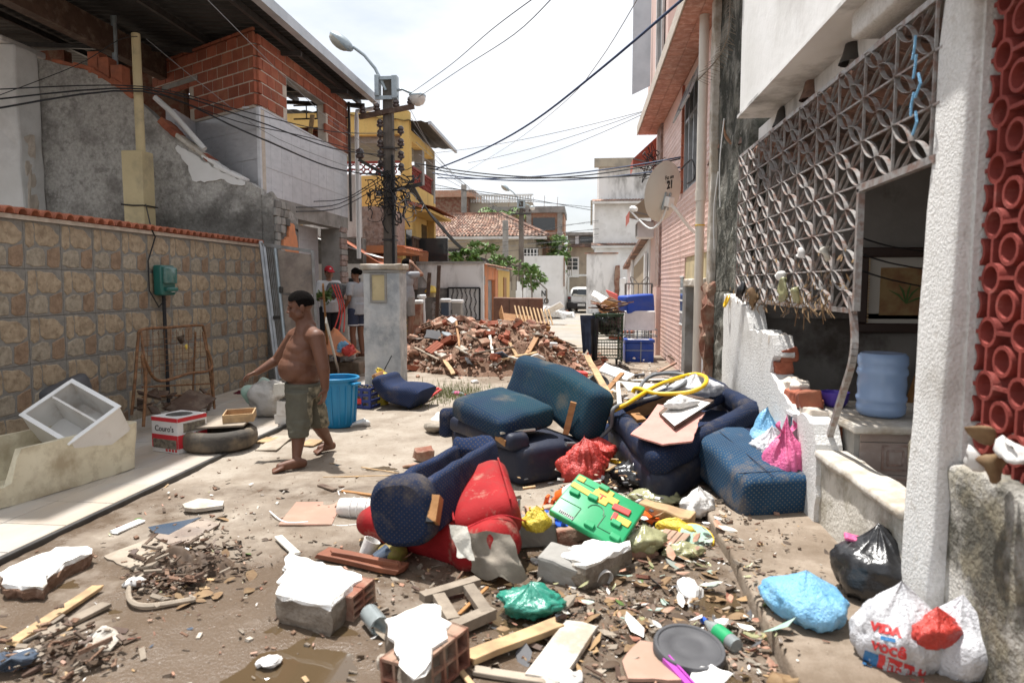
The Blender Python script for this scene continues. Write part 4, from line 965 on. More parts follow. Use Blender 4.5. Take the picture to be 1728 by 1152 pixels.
# climbing plants over the gateway and the far corner wall
def creeper(name,label,blobs,seed,size=.14,n=1500):
    b=MB()
    for i,(c,rad,k) in enumerate(blobs):
        q=leaf_cloud(c,rad,k,size,seed=seed+i,clumps=18);b.add(q.v,q.f);b.m[-len(q.f):]=q.m
    t=thing(name,label,'plant',blobs[0][0]);b.build('leaves',['foliage','leaf_green'],t)
    s_=MB()
    for i,(c,rad,k) in enumerate(blobs):
        for j in range(5):
            a=V(c)+V((rng.uniform(-1,1)*rad[0],0,-rad[2]));s_.tube([a+V((0,0,-.6)),a,V(c)+V((rng.uniform(-1,1)*rad[0]*.6,0,rad[2]*.5))],.025,4)
    stuff(s_.build('stems','wood_grey',t))
cr=lambda px,py,yy:tuple(gy(px,py,yy))
creeper('climbing_plant','green creeper spilling over the orange gateway coping',[(cr(810,420,27),(.8,.6,.28),190),(cr(850,440,29),(.75,.6,.28),190),(cr(885,455,30),(.6,.5,.3),200),(cr(790,432,25),(.7,.5,.3),300),(cr(902,470,31),(.6,.5,.5),260)],30)
creeper('climbing_plant','green creeper hanging over the far white corner wall',[(cr(938,425,44),(1.0,.8,.9),700),(cr(928,405,45),(1.2,.8,.5),400),(cr(945,445,43),(.5,.5,.7),300)],60)
pt_=thing('palm_tree','small palm with drooping fronds behind the tiled roof','tree',cr(845,370,47))
c=V(cr(845,372,47));MB().tube([c-V((0,0,4)),c],.16,6).build('trunk','wood_grey',pt_)
for i in range(13):
    an=i*2*pi/13+rng.uniform(-.2,.2);L=rng.uniform(1.3,1.9);b=MB();pts=[c+V((math.cos(an)*L*t,math.sin(an)*L*t,1.1*math.sin(t*2.2)*L*.5-.5*t*t)) for t in[k/9 for k in range(10)]]
    b.tube(pts,.02,4)
    for k in range(1,10):
        dd=(pts[k]-pts[k-1]).normalized();sd_=dd.cross(V((0,0,1))).normalized()
        for sg in(-1,1):
            e=pts[k]+sd_*sg*.42+dd*.25-V((0,0,.22));b.add([pts[k]-dd*.05,e,pts[k]+dd*.06],[(0,1,2)])
    b.build('frond','foliage',pt_)
an_=gy(832,345,46);tag(MB().bar(an_-V((0,0,.9)),an_,.05,.05).bar(an_-V((.3,0,.0)),an_+V((.3,0,.1)),.03,.03).bar(an_-V((.2,0,.2)),an_+V((.25,0,-.1)),.03,.03).build('tv_aerial','dark_metal'),'thin television aerial by the palm above the tiled roof','aerial')
# low gate, far person side ramp
lw=struct(MB().box((-.2,50,.25),(1.6,14,.5)).build('ramp_path','concrete'))
fg=thing('far_gate','white pipe frame gate with upright bars at the street end','gate',(.5,47,0))
b=MB()
for(p,q) in(((-1.0,2.2),(2.1,2.2)),((-1.0,0),(-1.0,2.2)),((2.1,0),(2.1,2.2))):b.bar((p[0],45,p[1]),(q[0],45,q[1]),.12,.12,(0,1,0))
b.build('frame','white_paint',fg);b=MB()
for k in range(14):b.bar((.45+k*.12,45,0),(.45+k*.12,45,1.2),.03,.03)
b.build('bars','white_paint',fg);MB().span((.3,46,0),(2.1,46.2,2.0)).build('wooden_fence','wood_grey',fg)
# ---------------------------------------------------------------- tall white house and near right-hand houses
tw=thing('tall_white_house','tall stepped white house with tiled ledges at the right end of the street','house',(2,40,0))
x0=gy(1003,330,40).x
MB().span((x0+.1,40,0),(8,46,3.9)).build('ground_floor','white_wall',tw)
MB().span((x0+.02,40.2,3.9),(8,46,6.4)).build('middle_floor','white_wall',tw)
MB().span((x0+.25,40.4,6.4),(8,46,8.75)).build('top_floor','white_aged',tw)
MB().span((x0-.02,40.0,8.3),(3.2,40.39,8.78)).build('parapet','beige_wall',tw)
for z,dx in((3.9,-.15),(6.4,-.12)):
    b=MB().sheet((x0+dx,39.7,z-.06),(5,0,0),(0,.55,.16),60,2,lambda p,u,v:p+V((0,0,.03*math.sin(u*190))));b.build('tiled_ledge','terracotta_old',tw)
    MB().span((x0+dx,39.75,z-.2),(6,40.0,z-.08)).build('ledge_slab','white_wall',tw)
MB().bar((x0-.15,39.9,5.0),(x0-.15,39.9,6.4),.12,.1).build('downpipe','beige_wall',tw)
fw2=thing('white_outbuilding','low white outbuilding wall with crumbling red corner','wall',(1.5,42,0))
c0,c1=gy(990,430,37.0),gy(1040,430,37.0)
MB().span((c0.x,37.0,0),(c1.x,37.2,c0.z+.05)).build('wall','white_aged',fw2)
MB().span((c0.x-.1,36.9,c0.z+.05),(c1.x+.1,37.3,c0.z+.12)).build('coping','terracotta_old',fw2)
MB().rbox((.25,.25,2.6),.05,TR((c1.x+.05,36.9,1.3)),1,(2,2,9)).warp(rough(.06,4)).build('broken_corner','brick_red',fw2)
MB().rbox((.35,.3,1.9),.05,TR((c1.x+.35,36.8,1.0)),1,(2,2,6)).warp(rough(.06,4,7)).build('broken_corner','white_aged',fw2)
# low white front with louvred gate, between the tall house and the pink house
lf=thing('white_front_wall','white front wall with sloping top and tan shutter beside the blue boxes','wall',(1.5,18,0))
xw=1.62
b=MB();b.add([(xw,17.4,0),(xw,26,0),(xw,26,2.15),(xw,17.4,2.75),(xw+.25,17.4,0),(xw+.25,26,0),(xw+.25,26,2.15),(xw+.25,17.4,2.75)],[(0,3,2,1),(4,5,6,7),(3,7,6,2),(0,4,7,3),(1,2,6,5)]);b.build('wall','white_wall',lf)
b=MB();b.add([(xw-.02,18.0,.9),(xw-.02,22.5,.9),(xw-.02,22.5,2.15),(xw-.02,18.0,2.45)],[(0,3,2,1)]);b.build('shutter','awning_tan',lf)
MB().bar((xw-.02,17.35,2.84),(xw-.02,26,2.22),.3,.1).build('coping','terracotta_old',lf)
for y in(17.8,22.7):MB().span((xw-.09,y-.12,0),(xw-.021,y+.12,2.4)).build('pilaster','white_paint',lf)
wg=thing('street_gate','grey tubular gate with scroll top behind the blue crates','gate',(1.2,16.6,0));b=MB()
for x in(1.0,1.62):b.bar((x,16.6,0),(x,16.6,1.62),.05,.05)
for z in(.1,.8,1.62):b.bar((1.0,16.6,z),(1.62,16.6,z),.03,.03)
for k in range(5):b.bar((1.08+k*.11,16.6,.1),(1.08+k*.11,16.6,1.62),.018,.018)
b.build('frame','gate_grey',wg);b=MB()
for s_ in(-1,1):b.tube([(1.32+s_*(.05+.16*math.sin(t*.35)),16.6,1.64+.15*math.sin(t*.5)) for t in range(8)],.012,4)
b.build('scrolls','gate_grey',wg)
# ---------------------------------------------------------------- pink tiled house
XP=1.66;PY0,PY1=8.85,17.3
ph_=thing('pink_house','pink relief-tiled two-storey house with deep tiled eave','house',(XP,13,0))
DY0,DY1,DZ=9.2,11.5,1.66 
WY0,WY1,WZ0,WZ1=10.15,12.05,3.15,4.85 
b=MB();b.span((XP+.012,PY0,DZ),(XP+.25,PY1,WZ0));b.span((XP+.012,DY1,0),(XP+.25,PY1,DZ));b.span((XP+.012,PY0,0),(XP+.25,DY0,DZ))
b.span((XP+.012,PY0,WZ0),(XP+.25,WY0,5.0));b.span((XP+.012,WY1,WZ0),(XP+.25,PY1,5.0));b.span((XP+.012,WY0,WZ1),(XP+.25,WY1,5.0));b.build('wall_core','pink_joint',ph_)
def relief_tile(w,h):
    b=MB();b.rbox((w-.006,.014,h-.006),.004,None,1)
    r=random.Random(2);nx_,nz_=3,4
    for i in range(nx_):
        for j in range(nz_):
            x=-w/2+.02+(w-.04)*(i+.5+(.5 if j%2 else 0)*.6)/nx_-(.02 if j%2 else 0);z=-h/2+(h)*(j+.5)/nz_
            a,e=w/nx_*.40,h/nz_*.46
            b.add([(x-a,-.007,z),(x,-.007,z-e),(x+a,-.007,z),(x,-.007,z+e),(x+a*.1,-.016,z-e*.1)],[(0,1,4),(1,2,4),(2,3,4),(3,0,4)])
    return b
rtm={}
def rkey(w,h):
    k=(round(w,2),round(h,2))
    if k not in rtm:rtm[k]=relief_tile(*k).mesh('relief_tile','pink_tile')
    return rtm[k]
TS=.34
z=.0
while z<5.0:
    y=PY0
    while y<15.0:
        cy,cz=y+TS/2,z+TS/2
        inside=(DY0-.1<cy<DY1+.1 and cz<DZ+.1) or(WY0-.12<cy<WY1+.12 and WZ0-.1<cz<WZ1+.12) or(cz<DZ+.45 and DY0-.3<cy<DY1)
        if not inside:link('relief_tile',rkey(TS,min(TS,5.0-z)),ph_,(XP-.0-XP,cy-13,z+min(TS,5.0-z)/2),(0,0,R(-90)))
        y +=TS
    z +=TS
# brown stone pilaster strip and far half of the front
MB().span((XP-.06,15.05,1.55),(XP+.01,15.75,5.0)).build('stone_pilaster','brownstone',ph_)
MB().span((XP-.02,15.76,0),(XP+.01,PY1,5.0)).build('front_strip','pink_joint',ph_)
MB().span((XP-.1,15.0,0),(XP+.01,15.8,1.54)).build('pilaster_base','pink_tile',ph_)
# exposed render over the door and jamb
b=MB().prism(jag([(DY0-.3,DZ),(DY1+.25,DZ-.02),(DY1+.5,DZ+.12),(DY1+.1,DZ+.3),(DY1-.4,DZ+.5),(DY0-.3,DZ+.55)],.07,.03,8),.02,frame_m((XP+.01,0,0),(0,1,0),(0,0,1)));b.build('bare_render','cream_paint',ph_)
MB().rbox((.16,1.9,.12),.02,TR((XP+.03,10.4,DZ-.03)),1,(1,8,1)).warp(rough(.03,6)).build('door_lintel','plaster_dirty',ph_)
dr=MB().span((XP+.2,DY0,.75),(XP+.22,DY1,DZ)).build('doorway_shade','glass_and_shade',ph_)  # dark sheet standing in for the shade inside the open doorway
MB().span((XP+.18,DY0,.0),(XP+.2,DY1,.74)).build('door_panel','lilac',ph_)
MB().span((XP-.03,DY1-.3,0),(XP+.12,DY1+.06,DZ-.08)).build('door_frame','gate_grey',ph_)
for k in range(4):
    z=.95+k*.2;o=MB().span((XP-.02,DY1+.12,z),(XP+.02,DY1+.42,z+.17)).build('louvre_pane','glass_pane',ph_)
for k in range(5):MB().span((XP-.03,DY1+.08,.92+k*.2),(XP+.03,DY1+.46,.945+k*.2)).build('louvre_bar','white_paint',ph_)
# upper window, aluminium, top-hung sash ajar
MB().span((XP+.10,WY0,WZ0),(XP+.11,WY1,WZ1)).build('window_glass','glass_and_shade',ph_)
for y in(WY0+.02,WY0+.48,WY0+.95,WY0+1.42,WY1-.02):MB().bar((XP+.04,y,WZ0),(XP+.04,y,WZ1),.05,.07).build('window_mullion','alu',ph_)
for z in(WZ0,WZ0+1.15,WZ1):MB().bar((XP+.045,WY0,z),(XP+.045,WY1,z),.05,.05).build('window_rail','alu',ph_)
for k in range(2):
    y=WY0+.08+k*.9;b=MB();m=frame_m((XP-.0,y,WZ1-.05),(0,1,0),(-.35,0,-.93))
    for(c,d) in(((.4,.0,0),(.8,.04,.03)),((.4,.52,0),(.8,.04,.03)),((.02,.26,0),(.04,.52,.03)),((.78,.26,0),(.04,.52,.03))):b.box(c,d,m)
    sa=b.build('sash','alu',ph_);MB().box((.4,.26,0),(.72,.48,.006),m).build('sash_pane','glass_pane',sa)
for k in range(9):
    z=WZ0+k*.2;MB().rbox((.05,.11,.19),.006,TR((XP-.0,WY1+.07,z+.1)),1).build('brick','brick',ph_)
# eave soffit tiled in dark terracotta lozenges, fascia, wall above
EX=1.20
MB().span((EX,6.7,5.02),(XP+.3,16.2,5.16)).build('eave_slab','soffit_tile',ph_)
MB().span((EX-.02,6.7,5.0),(EX-.002,16.2,5.2)).build('fascia','mortar',ph_)
sm=MB().rbox((.218,.30,.012),.004,None,1).mesh('soffit_tile','soffit_tile')
y=6.9
while y<16.1:
    for i in range(2):link('soffit_tile',sm,ph_,(EX+.12+i*.224-XP,y-13,5.012+rng.uniform(-.002,.002)),(rng.uniform(-.01,.01),0,0))
    y +=.305
MB().span((1.42,12.5,5.16),(1.9,16.2,8.2)).build('upper_wall','pink_joint',ph_)
MB().span((1.40,13.0,5.4),(1.419,13.9,8.0)).build('upper_shade','glass_and_shade',ph_)  # dark sheet on the wall imitates the shade of an upper opening
MB().span((1.36,12.9,5.3),(1.40,13.0,8.0)).build('upper_frame','white_aged',ph_);MB().span((1.36,13.9,5.3),(1.40,14.0,8.0)).build('upper_frame','white_aged',ph_)
b=MB();b.add([(1.4,15.5,5.9),(1.02,15.6,5.75),(1.02,15.6,8.0),(1.4,15.5,8.0)],[(0,1,2,3)]);b.build('corrugated_screen','gutter',ph_)
# red and tan awnings beyond, with scalloped edges
for i,(z,y0,y1,ox) in enumerate(((4.75,16.3,17.2,.55),(3.55,16.2,17.6,.62))):
    aw=thing('awning',['upper red awning with scalloped edge beyond the pink eave','lower red awning with scalloped edge above the stone pilaster'][i],'awning',(XP,y0,z))
    MB().sheet((XP,y0,z+.25),(-ox,0,-.5),(0,y1-y0,0),3,2).build('canvas','awning_red',aw)
    MB().sheet((XP-ox,y0,z-.25),(0,0,-.22),(0,y1-y0,0),1,30,lambda p,u,v:p+V((0,0,-.05*abs(math.sin(v*22))*u))).build('valance','awning_red',aw)
    b=MB();b.add([(XP,y0,z+.25),(XP-ox,y0,z-.25),(XP-ox,y0,z-.42),(XP,y0,z-.42)],[(0,1,2,3)]);b.build('side_panel','awning_tan' if i else 'awning_red',aw)
    for s_ in(0,1):MB().bar((XP,y0+s_*(y1-y0),z-.4),(XP-ox,y0+s_*(y1-y0),z-.25),.025,.025).build('support_arm','gate_grey',aw)
ac=thing('air_conditioner','white window air conditioner on the wall below the lower awning','air conditioner',(XP-.2,16.9,2.9))
MB().rbox((.4,.6,.38),.02,None,1).build('case','white_paint',ac,w=False)
for k in range(6):MB().box((-.21,0,-.12+k*.05),(.015,.5,.02)).build('grille_slat','gate_grey',ac,w=False)
# electrical bracket under the eave
ib=thing('wall_insulator','black insulator bracket fixed beneath the tiled eave','insulator',gx(1112,178,1.6))
c=V(ib.location);MB().tube([c+V((.12,0,0)),c+V((-.05,0,.05))],.02,5).build('arm','dark_metal',ib);MB().lathe([(.03,-.05),(.06,0),(.05,.06),(.01,.08)],8,TR(c+V((-.06,0,0)))).build('spool','porcelain',ib)
b=MB();r=random.Random(4)
for k in range(14):
    c=gx(1105+r.uniform(-18,6),268+r.uniform(-14,20),1.45);b.tube(smooth_path([c+V((r.uniform(-.25,.25),r.uniform(-.2,.2),r.uniform(-.3,.25))) for _ in range(4)],4),.009,4)
stuff(b.build('wire_knot','cable'),'knot of black wires hanging under the awnings by the pink house','wires')
wire([gx(1150,285,1.5),gx(1168,270,1.55),gx(1172,300,1.55),gx(1160,310,1.5)],.012,'cable','black cable looping beside the upper window')
# white pipe
c0=gx(1178,300,1.55)
pp=thing('rain_pipe','tall cream plastic rain pipe on the front of the pink house','pipe',(1.5,9.2,0))
MB().tube([(1.5,9.2,.0),(1.5,9.2,2.75)],.058,12).build('lower_pipe','pvc',pp,smooth=True);MB().tube([(1.5,9.2,2.75),(1.5,9.2,5.6)],.062,12).build('upper_pipe','pvc',pp,smooth=True)
MB().tube([(1.5,9.2,2.68),(1.5,9.2,2.82)],.07,12).build('collar','pvc',pp,smooth=True);MB().tube([(1.5,9.2,2.36),(1.5,9.2,2.375)],.066,12).build('strap','hose_yellow',pp)
# satellite dish
YD=9.6;dc=gy(1128,325,YD)
ds_=thing('satellite_dish','cream satellite dish marked 21 on an arm by the pink house','satellite dish',dc)
D=V((-.72,.62,.22)).normalized() 
q=D.to_track_quat('Z','Y').to_matrix().to_4x4();q.translation=dc
prof=[(.0,0)]+[(.40*k/8,.085*(k/8)**2) for k in range(1,9)]+[(.41,.088),(.40,.094)]+[(.40*k/8,.085*(k/8)**2+.009) for k in range(7,-1,-1)]
b=MB().lathe(prof,40,q,cap=False);b.build('reflector','dish',ds_,smooth=True)
bk=dc-D*.03
MB().rbox((.14,.14,.09),.02,q@TR((0,-.12,-.04)),1).build('bracket','pvc_white',ds_)
for s_ in(-1,1):MB().rbox((.05,.24,.03),.01,q@TR((s_*.05,-.12,.0)),1).build('clamp','galv',ds_)
a0=q@V((0,-.14,-.06))
MB().tube(smooth_path([a0,a0+V((.1,.02,-.1)),gy(1168,388,9.75),V((1.66,9.75,2.3))],6),.024,8).build('mount_arm','pvc_white',ds_,smooth=True)
MB().tube(smooth_path([q@V((0,-.2,-.02)),q@V((0,-.40,.03)),q@V((0,-.52,.2)),q@V((0,-.32,.60))],6),.014,8).build('feed_arm','pvc_white',ds_,smooth=True)
MB().lathe([(.03,0),(.045,.03),(.045,.06),(.03,.11)],10,q@TR((0,-.30,.58))@Mx.Rotation(pi,4,'X')).build('feed_horn','pvc_white',ds_,smooth=True)
# lettering on the back of the dish, read from the street
e1=q.to_3x3()@V((1,0,0));rx=V((1,0,0));rx=(rx-D*rx.dot(D)).normalized();ry=(-D).cross(rx)
if ry.z<0:rx=-rx;ry=(-D).cross(rx)
for txt,sz,du,dv,bold in(('21',.15,.03,.10,.006),('Faz um',.075,.03,.20,.0005)):
    o=dc+rx*du+ry*dv;hh=.085*((du*du+dv*dv)/.16)
    tb=text_mb(txt,sz,bold,.0015,.9);m=frame_m(o+D*(hh-.004),rx,ry);tb.xf(m)
    tb.build('lettering','print_dark',ds_)
# ---------------------------------------------------------------- mossy party pilaster between pink and white houses
mp_=thing('mossy_pilaster','blackened moss-grown pilaster between the pink and white houses','pilaster',(1.76,7.95,0))
MB().rbox((.30,1.75,3.6),.03,TR((1.76,7.95,3.3)),1,(3,6,26)).warp(rough(.035,4)).build('upper_shaft','moss',mp_)
MB().rbox((.34,1.7,1.52),.04,TR((1.76,7.95,.76)),1,(3,6,16)).warp(rough(.05,5,9)).build('lower_shaft','moss',mp_)
MB().rbox((.1,.18,4.2),.02,TR((1.58,8.75,3.2)),1,(1,2,14)).warp(rough(.03,6,3)).build('torn_render','plaster_dirty',mp_)
MB().rbox((.2,.34,1.35),.05,TR((1.60,8.75,.95)),1,(2,3,12)).warp(rough(.09,7,3)).build('exposed_brick','brick_red',mp_)
b=MB();r=random.Random(3);o=V((1.45,9.1,4.95)) 
pts=smooth_path([gx(1232,0,1.5),gx(1228,60,1.45),gx(1210,100,1.42),gx(1178,135,1.38)],8);b.tube(pts,.008,4)
for i,p in enumerate(pts):
    for s_ in(-1,1):b.tube([p,p+V((s_*.1*(.4+i/len(pts)),r.uniform(-.06,.06),-.05))],.003,3)
tag(b.build('dry_frond','wood_grey'),'dry grey frond hanging from the mossy pilaster','frond')
for i,(x0_,y0_,x1_,y1_) in enumerate(((1222,200,1215,350),(1212,290,1205,420))):
    wire([gx(x0_,y0_,1.52),gx((x0_+x1_)/2-4,(y0_+y1_)/2,1.5),gx(x1_,y1_,1.52)],.007,'pvc_white',['upper white flex dangling down the mossy pilaster','lower white flex dangling down the mossy pilaster'][i])
# ---------------------------------------------------------------- white roughcast house front with the iron grille
XR=1.58
wf=thing('white_roughcast_house','damaged white roughcast house front with broken veranda wall','house',(XR,5,0))
ZS=3.14
MB().span((1.40,1.0,ZS),(1.62,6.55,6.2)).build('upper_wall','white_wall',wf)
MB().span((1.38,1.0,ZS-.03),(1.74,6.57,ZS-.004)).span((1.741,1.0,ZS-.03),(4.5,8.27,ZS-.004)).build('soffit','white_aged',wf)
MB().span((1.68,3.2,2.96),(1.84,7.0,ZS-.031)).build('beam','white_aged',wf)
# stepped broken wall piece under the grille (profile along Y, z)
YE=7.45
XB=1.48;outl=[(YE,0),(YE,1.50)]+[(q_.y,q_.z) for q_ in(gx(px,py,XB) for px,py in((1259,515),(1264,556),(1302,566),(1306,600),(1299,628),(1318,662),(1338,690),(1372,715),(1377,750)))];YW=outl[-1][0];outl.append((YW-.03,0))
b=MB().prism(jag(outl,.06,.022,4),.16,frame_m((XB,0,0),(0,1,0),(0,0,1)));b.build('broken_wall','stucco_white',wf)
c=gx(1335,722,XB-.01);nf=MB()
for(dy,dz,sy,sz) in((0,.13,.22,.03),(0,-.13,.22,.03),(.1,0,.03,.25),(-.1,0,.03,.25)):nf.box((XB-.005,c.y+dy*.8,c.z+dz*.8),(.04,sy*.8,sz*.8))
nf.build('vent_frame','white_aged',wf);MB().box((XB-.003,c.y,c.z),(.012,.14,.19)).build('vent_shade','glass_and_shade',wf)  # thin dark box in the frame imitates the shaded vent hole
# broken brick showing along the torn edge
r=random.Random(9)
for i,(y,z,dx) in enumerate([(gx(px,py,XB+.1).y-.06,gx(px,py,XB+.1).z,.0) for px,py in((1312,575),(1318,595),(1316,615),(1330,650),(1345,668),(1360,685),(1372,700),(1384,722),(1384,745),(1340,655),(1362,672))]):
    ho=MB().rbox((.14,.19,.115),.012,None,1,(2,3,2)).warp(rough(.02,12,i)).build('brick','brick' if i%3 else 'mortar',wf,V((XB+.09+.03*(i%2),y,z))-wf.location,(r.uniform(-.2,.2),r.uniform(-.2,.2),r.uniform(-.3,.3)),w=False)
# low veranda wall with worn cap
MB().rbox((.15,YW-3.3,.50),.015,TR((XR+.0,(YW+3.3)/2,.25)),1,(1,8,3)).warp(rough(.012,3)).build('low_wall','wall_damp',wf)
MB().rbox((.22,YW-3.28,.06),.025,TR((XR+.0,(YW+3.3)/2,.525)),2,(1,10,1)).warp(rough(.016,5)).build('low_wall_cap','plaster_dirty',wf,smooth=True)
# big rough front pillar, cross-beam, wall below the pierced blocks
MB().rbox((.30,.27,5.6),.035,TR((XR+.05,3.14,2.85)),2,(2,3,24)).warp(rough(.012,7)).warp(lambda p:p+V((.026*max(0,p.z-.4),0,0))).build('front_pillar','stucco_white',wf,smooth=True)
MB().rbox((.30,.85,.5),.03,TR((XR+.06,3.75,3.22)),2,(1,3,2)).warp(rough(.01,7)).build('pillar_bracket','stucco_white',wf,smooth=True)
MB().rbox((.34,2.4,.6),.03,TR((XR+.06,1.83,3.06)),2,(1,6,2)).warp(rough(.01,7)).build('cross_beam','stucco_white',wf,smooth=True)
MB().rbox((.24,2.5,.86),.04,TR((XR+.08,1.78,.43)),2,(2,10,6)).warp(rough(.03,3.5)).build('base_wall','stucco_mould',wf,smooth=True)
MB().rbox((.16,.24,.9),.04,TR((XR+.0,3.2,.45)),2,(2,2,6)).warp(rough(.02,3.5,5)).build('pillar_foot','stucco_mould',wf,smooth=True)
# pierced clay blocks
cb_=MB();BS=.215
def cob_block():
    b=MB();n=16;t=.085
    def ring(cy,cz,ro,ri,a0=0,a1=2*pi,n=n):
        vs=[];fs=[];full=abs(a1-a0-2*pi)<.01
        for i in range(n+1):
            a=a0+(a1-a0)*i/n
            for rr in(ro,ri):
                for x in(-t/2,t/2):vs.append((x,cy+math.cos(a)*rr,cz+math.sin(a)*rr))
        for i in range(n):
            o,e=i*4,i*4+4;fs +=[(o,e,e+1,o+1),(o+2,o+3,e+3,e+2),(o,o+2,e+2,e),(o+1,e+1,e+3,o+3)]
        b.add(vs,fs)
    ring(0,0,BS*.29,BS*.22)
    for sy in(-1,1):
        for sz in(-1,1):ring(sy*BS*.5,sz*BS*.5,BS*.29,BS*.22,(pi if sy>0 else(1.5*pi if sz>0 else 0)) if not(sy>0 and sz<0) else pi/2,((1.5*pi) if sy>0 else(2*pi if sz>0 else pi/2)) if not(sy>0 and sz<0) else pi,5)
    for a in(0,90,180,270):
        c,s_=math.cos(R(a)),math.sin(R(a));b.bar((0,c*BS*.28,s_*BS*.28),(0,c*BS*.5,s_*BS*.5),BS*.075,t,(1,0,0))
    return b
cbm=cob_block().mesh('pierced_block','cobogo',True)
for i in range(9):
    for j in range(9):
        link('pierced_block',cbm,wf,(.07,2.91-5-i*BS,.98+j*BS))
MB().span((XR+.0,2.99,.86),(XR+.14,3.05,2.78)).build('block_mortar','stucco_white',wf)
# veranda interior
MB().span((4.3,1.0,0),(4.4,8.2,3.10)).build('side_wall','interior_wall',wf)
MB().span((1.74,6.75,0),(4.3,6.9,3.10)).build('back_wall','interior_wall',wf)
MB().span((1.6,1.0,.02),(4.3,8.2,.05)).build('veranda_floor','grout',wf)
MB().span((1.74,6.69,1.28),(4.3,6.749,1.33)).build('dado_rail','interior_wall',wf)
MB().span((2.35,1.0,2.9),(4.3,8.2,3.10)).build('inner_ceiling','interior_wall',wf)
MB().bar((2.95,6.6,.2),(3.25,6.6,1.25),.08,.1).build('timber_prop','wood_orange',wf)
for k,(y,z) in enumerate(((7.9,1.6),(7.7,1.6))):MB().span((1.75+k*.25,y-.1,0),(1.9+k*.25,y+.1,3.0)).build('inner_post','interior_wall',wf)
# tiled counter
MB().span((XR+.09,4.35,0),(3.0,5.1,.70)).build('counter_core','concrete',wf)
MB().rbox((1.5,.95,.05),.015,TR((XR+.80,4.72,.725)),1,(6,4,1)).warp(rough(.01,6)).build('counter_top','plaster_dirty',wf)
ct={}
face_grid((XR+.12,4.35,0),(1,0,0),1.3,.02,.70,.31,.205,ct,'counter_tile','counter_tile',wf,.012,(0,-1,0))
for k in range(2):
    for z in(.33,.54):
        for s_ in(.075,.045):
            x=XR+.33+k*.17;b=MB()
            for(c,d) in(((0,s_),(2*s_,.012)),((0,-s_),(2*s_,.012)),((s_,0),(.012,2*s_)),((-s_,0),(.012,2*s_))):b.box((x+c[0],4.334,z+c[1]),(d[0],.006,d[1]))
            b.build('tile_pattern','brownstone',wf)
# small clay tile canopy inside the grille with bell lamps
tcn=thing('veranda_tile_roof','row of red clay roof tiles behind the top of the iron grille','roof',(1.8,6,3))
rtm2=half_tile(.42,.085,.014).mesh('roof_tile','terracotta_old',True)
y=3.6
while y<7.0:link('roof_tile',rtm2,tcn,(1.98-1.8,y-6,2.70-3),(R(18),0,R(90)));y +=.175
MB().bar((2.0,3.4,2.64),(2.0,7.1,2.64),.06,.08).build('batten','wood_dark',tcn)
for i,(px,py) in enumerate(((1205,268),(1222,240),(1260,230),(1322,197),(1370,150),(1441,85))):
    c=gx(px,py,1.68);dk=i in(3,5)
    bl=thing('bell_lamp',['lowest clay bell lamp shade on the bent pipe','second clay bell lamp shade from the mossy pilaster','third clay bell lamp shade under the white beam','small dark bell lamp shade under the white beam','clay bell lamp shade near the middle of the beam','largest dark bell lamp shade near the front pillar'][i],'lamp',c)
    MB().lathe([(.09,-.08),(.07,-.03),(.05,.05),(.025,.08),(.01,.085)],12,cap=False).build('shade','dark_metal' if dk else 'terracotta_old',bl,**WS)
    MB().tube([(0,0,.08),(0,0,.14)],.012,6).build('stem','dark_metal',bl,w=False)
tag(MB().tube(smooth_path([gx(1222,205,1.6),gx(1226,232,1.6),gx(1240,245,1.64),gx(1255,250,1.7)],4),.02,6).build('bent_pipe','rust'),'bent rusty pipe stub below the white slab corner','pipe')
# ---------------------------------------------------------------- wrought-iron grille
XGR=1.535
gr=thing('iron_grille','white rusting iron veranda grille of overlapping petal loops with a door gap','grille',(XGR,6,1.4))
GY0,GY1,GZ0,GZ1,GYd,GZd=3.22,7.12,1.45,2.86,4.05,2.13
def gbar(a,c,w=.008,d=.014):return MB().bar((XGR,a[0],a[1]),(XGR,c[0],c[1]),w,d,(1,0,0))
CW,CH=.385,.235
ny=int(round((GY1-GYd)/CW));CWY=(GY1-GYd)/ny;nz=6;CH=(GZ1-GZ0)/nz
y=GY1;cols=[]
while y>GY0-.05:cols.append(y);y -=CWY
for y in cols:gbar((y,GZ0 if y>GYd-.02 else GZd),(y,GZ1)).build('upright','iron_white',gr)
for j in range(nz+1):
    z=GZ0+j*CH;gbar((GY1,z),(GYd if z<GZd-.03 else GY0,z),.010 if 0<j<nz else .03).build('rail','iron_white',gr)
gbar((GYd,GZ0-.0),(GYd,GZd),.03,.035).build('door_stile','iron_white',gr);gbar((GYd+.02,GZd),(GY0,GZd+.02),.035,.035).build('door_head','iron_white',gr)
# each cell carries two flat-bar almond loops on the falling diagonal and two thinner loops on the rising one
def loop_mesh(dy,dz,w,dep,th,mat):
    b=MB();L=math.hypot(dy,dz);ux,uz=dy/L,dz/L;n=18;pts=[]
    for i in range(n):
        a=2*pi*i/n;u=math.cos(a)*L/2;v=math.sin(a)*w*(abs(math.sin(a))**.7)
        pts.append((u*ux-v*uz,u*uz+v*ux))
    vs=[];fs=[]
    for i,(p,q) in enumerate(pts):
        rr=math.hypot(p,q);k=(rr-th)/rr if rr>0 else 1
        vs +=[(-dep/2,p,q),(dep/2,p,q),(-dep/2,p*k,q*k),(dep/2,p*k,q*k)]
    for i in range(n):
        o,e=i*4,((i+1)%n)*4;fs +=[(o,o+1,e+1,e),(o+2,e+2,e+3,o+3),(o,e,e+2,o+2),(o+1,o+3,e+3,e+1)]
    return b.add(vs,fs).mesh('loop',mat)
lmA=loop_mesh(-CWY/2,-CH/2,CH*.15,.028,.003,'iron_white');lmB=loop_mesh(-CWY/2,CH/2,CH*.15,.016,.003,'iron_white')
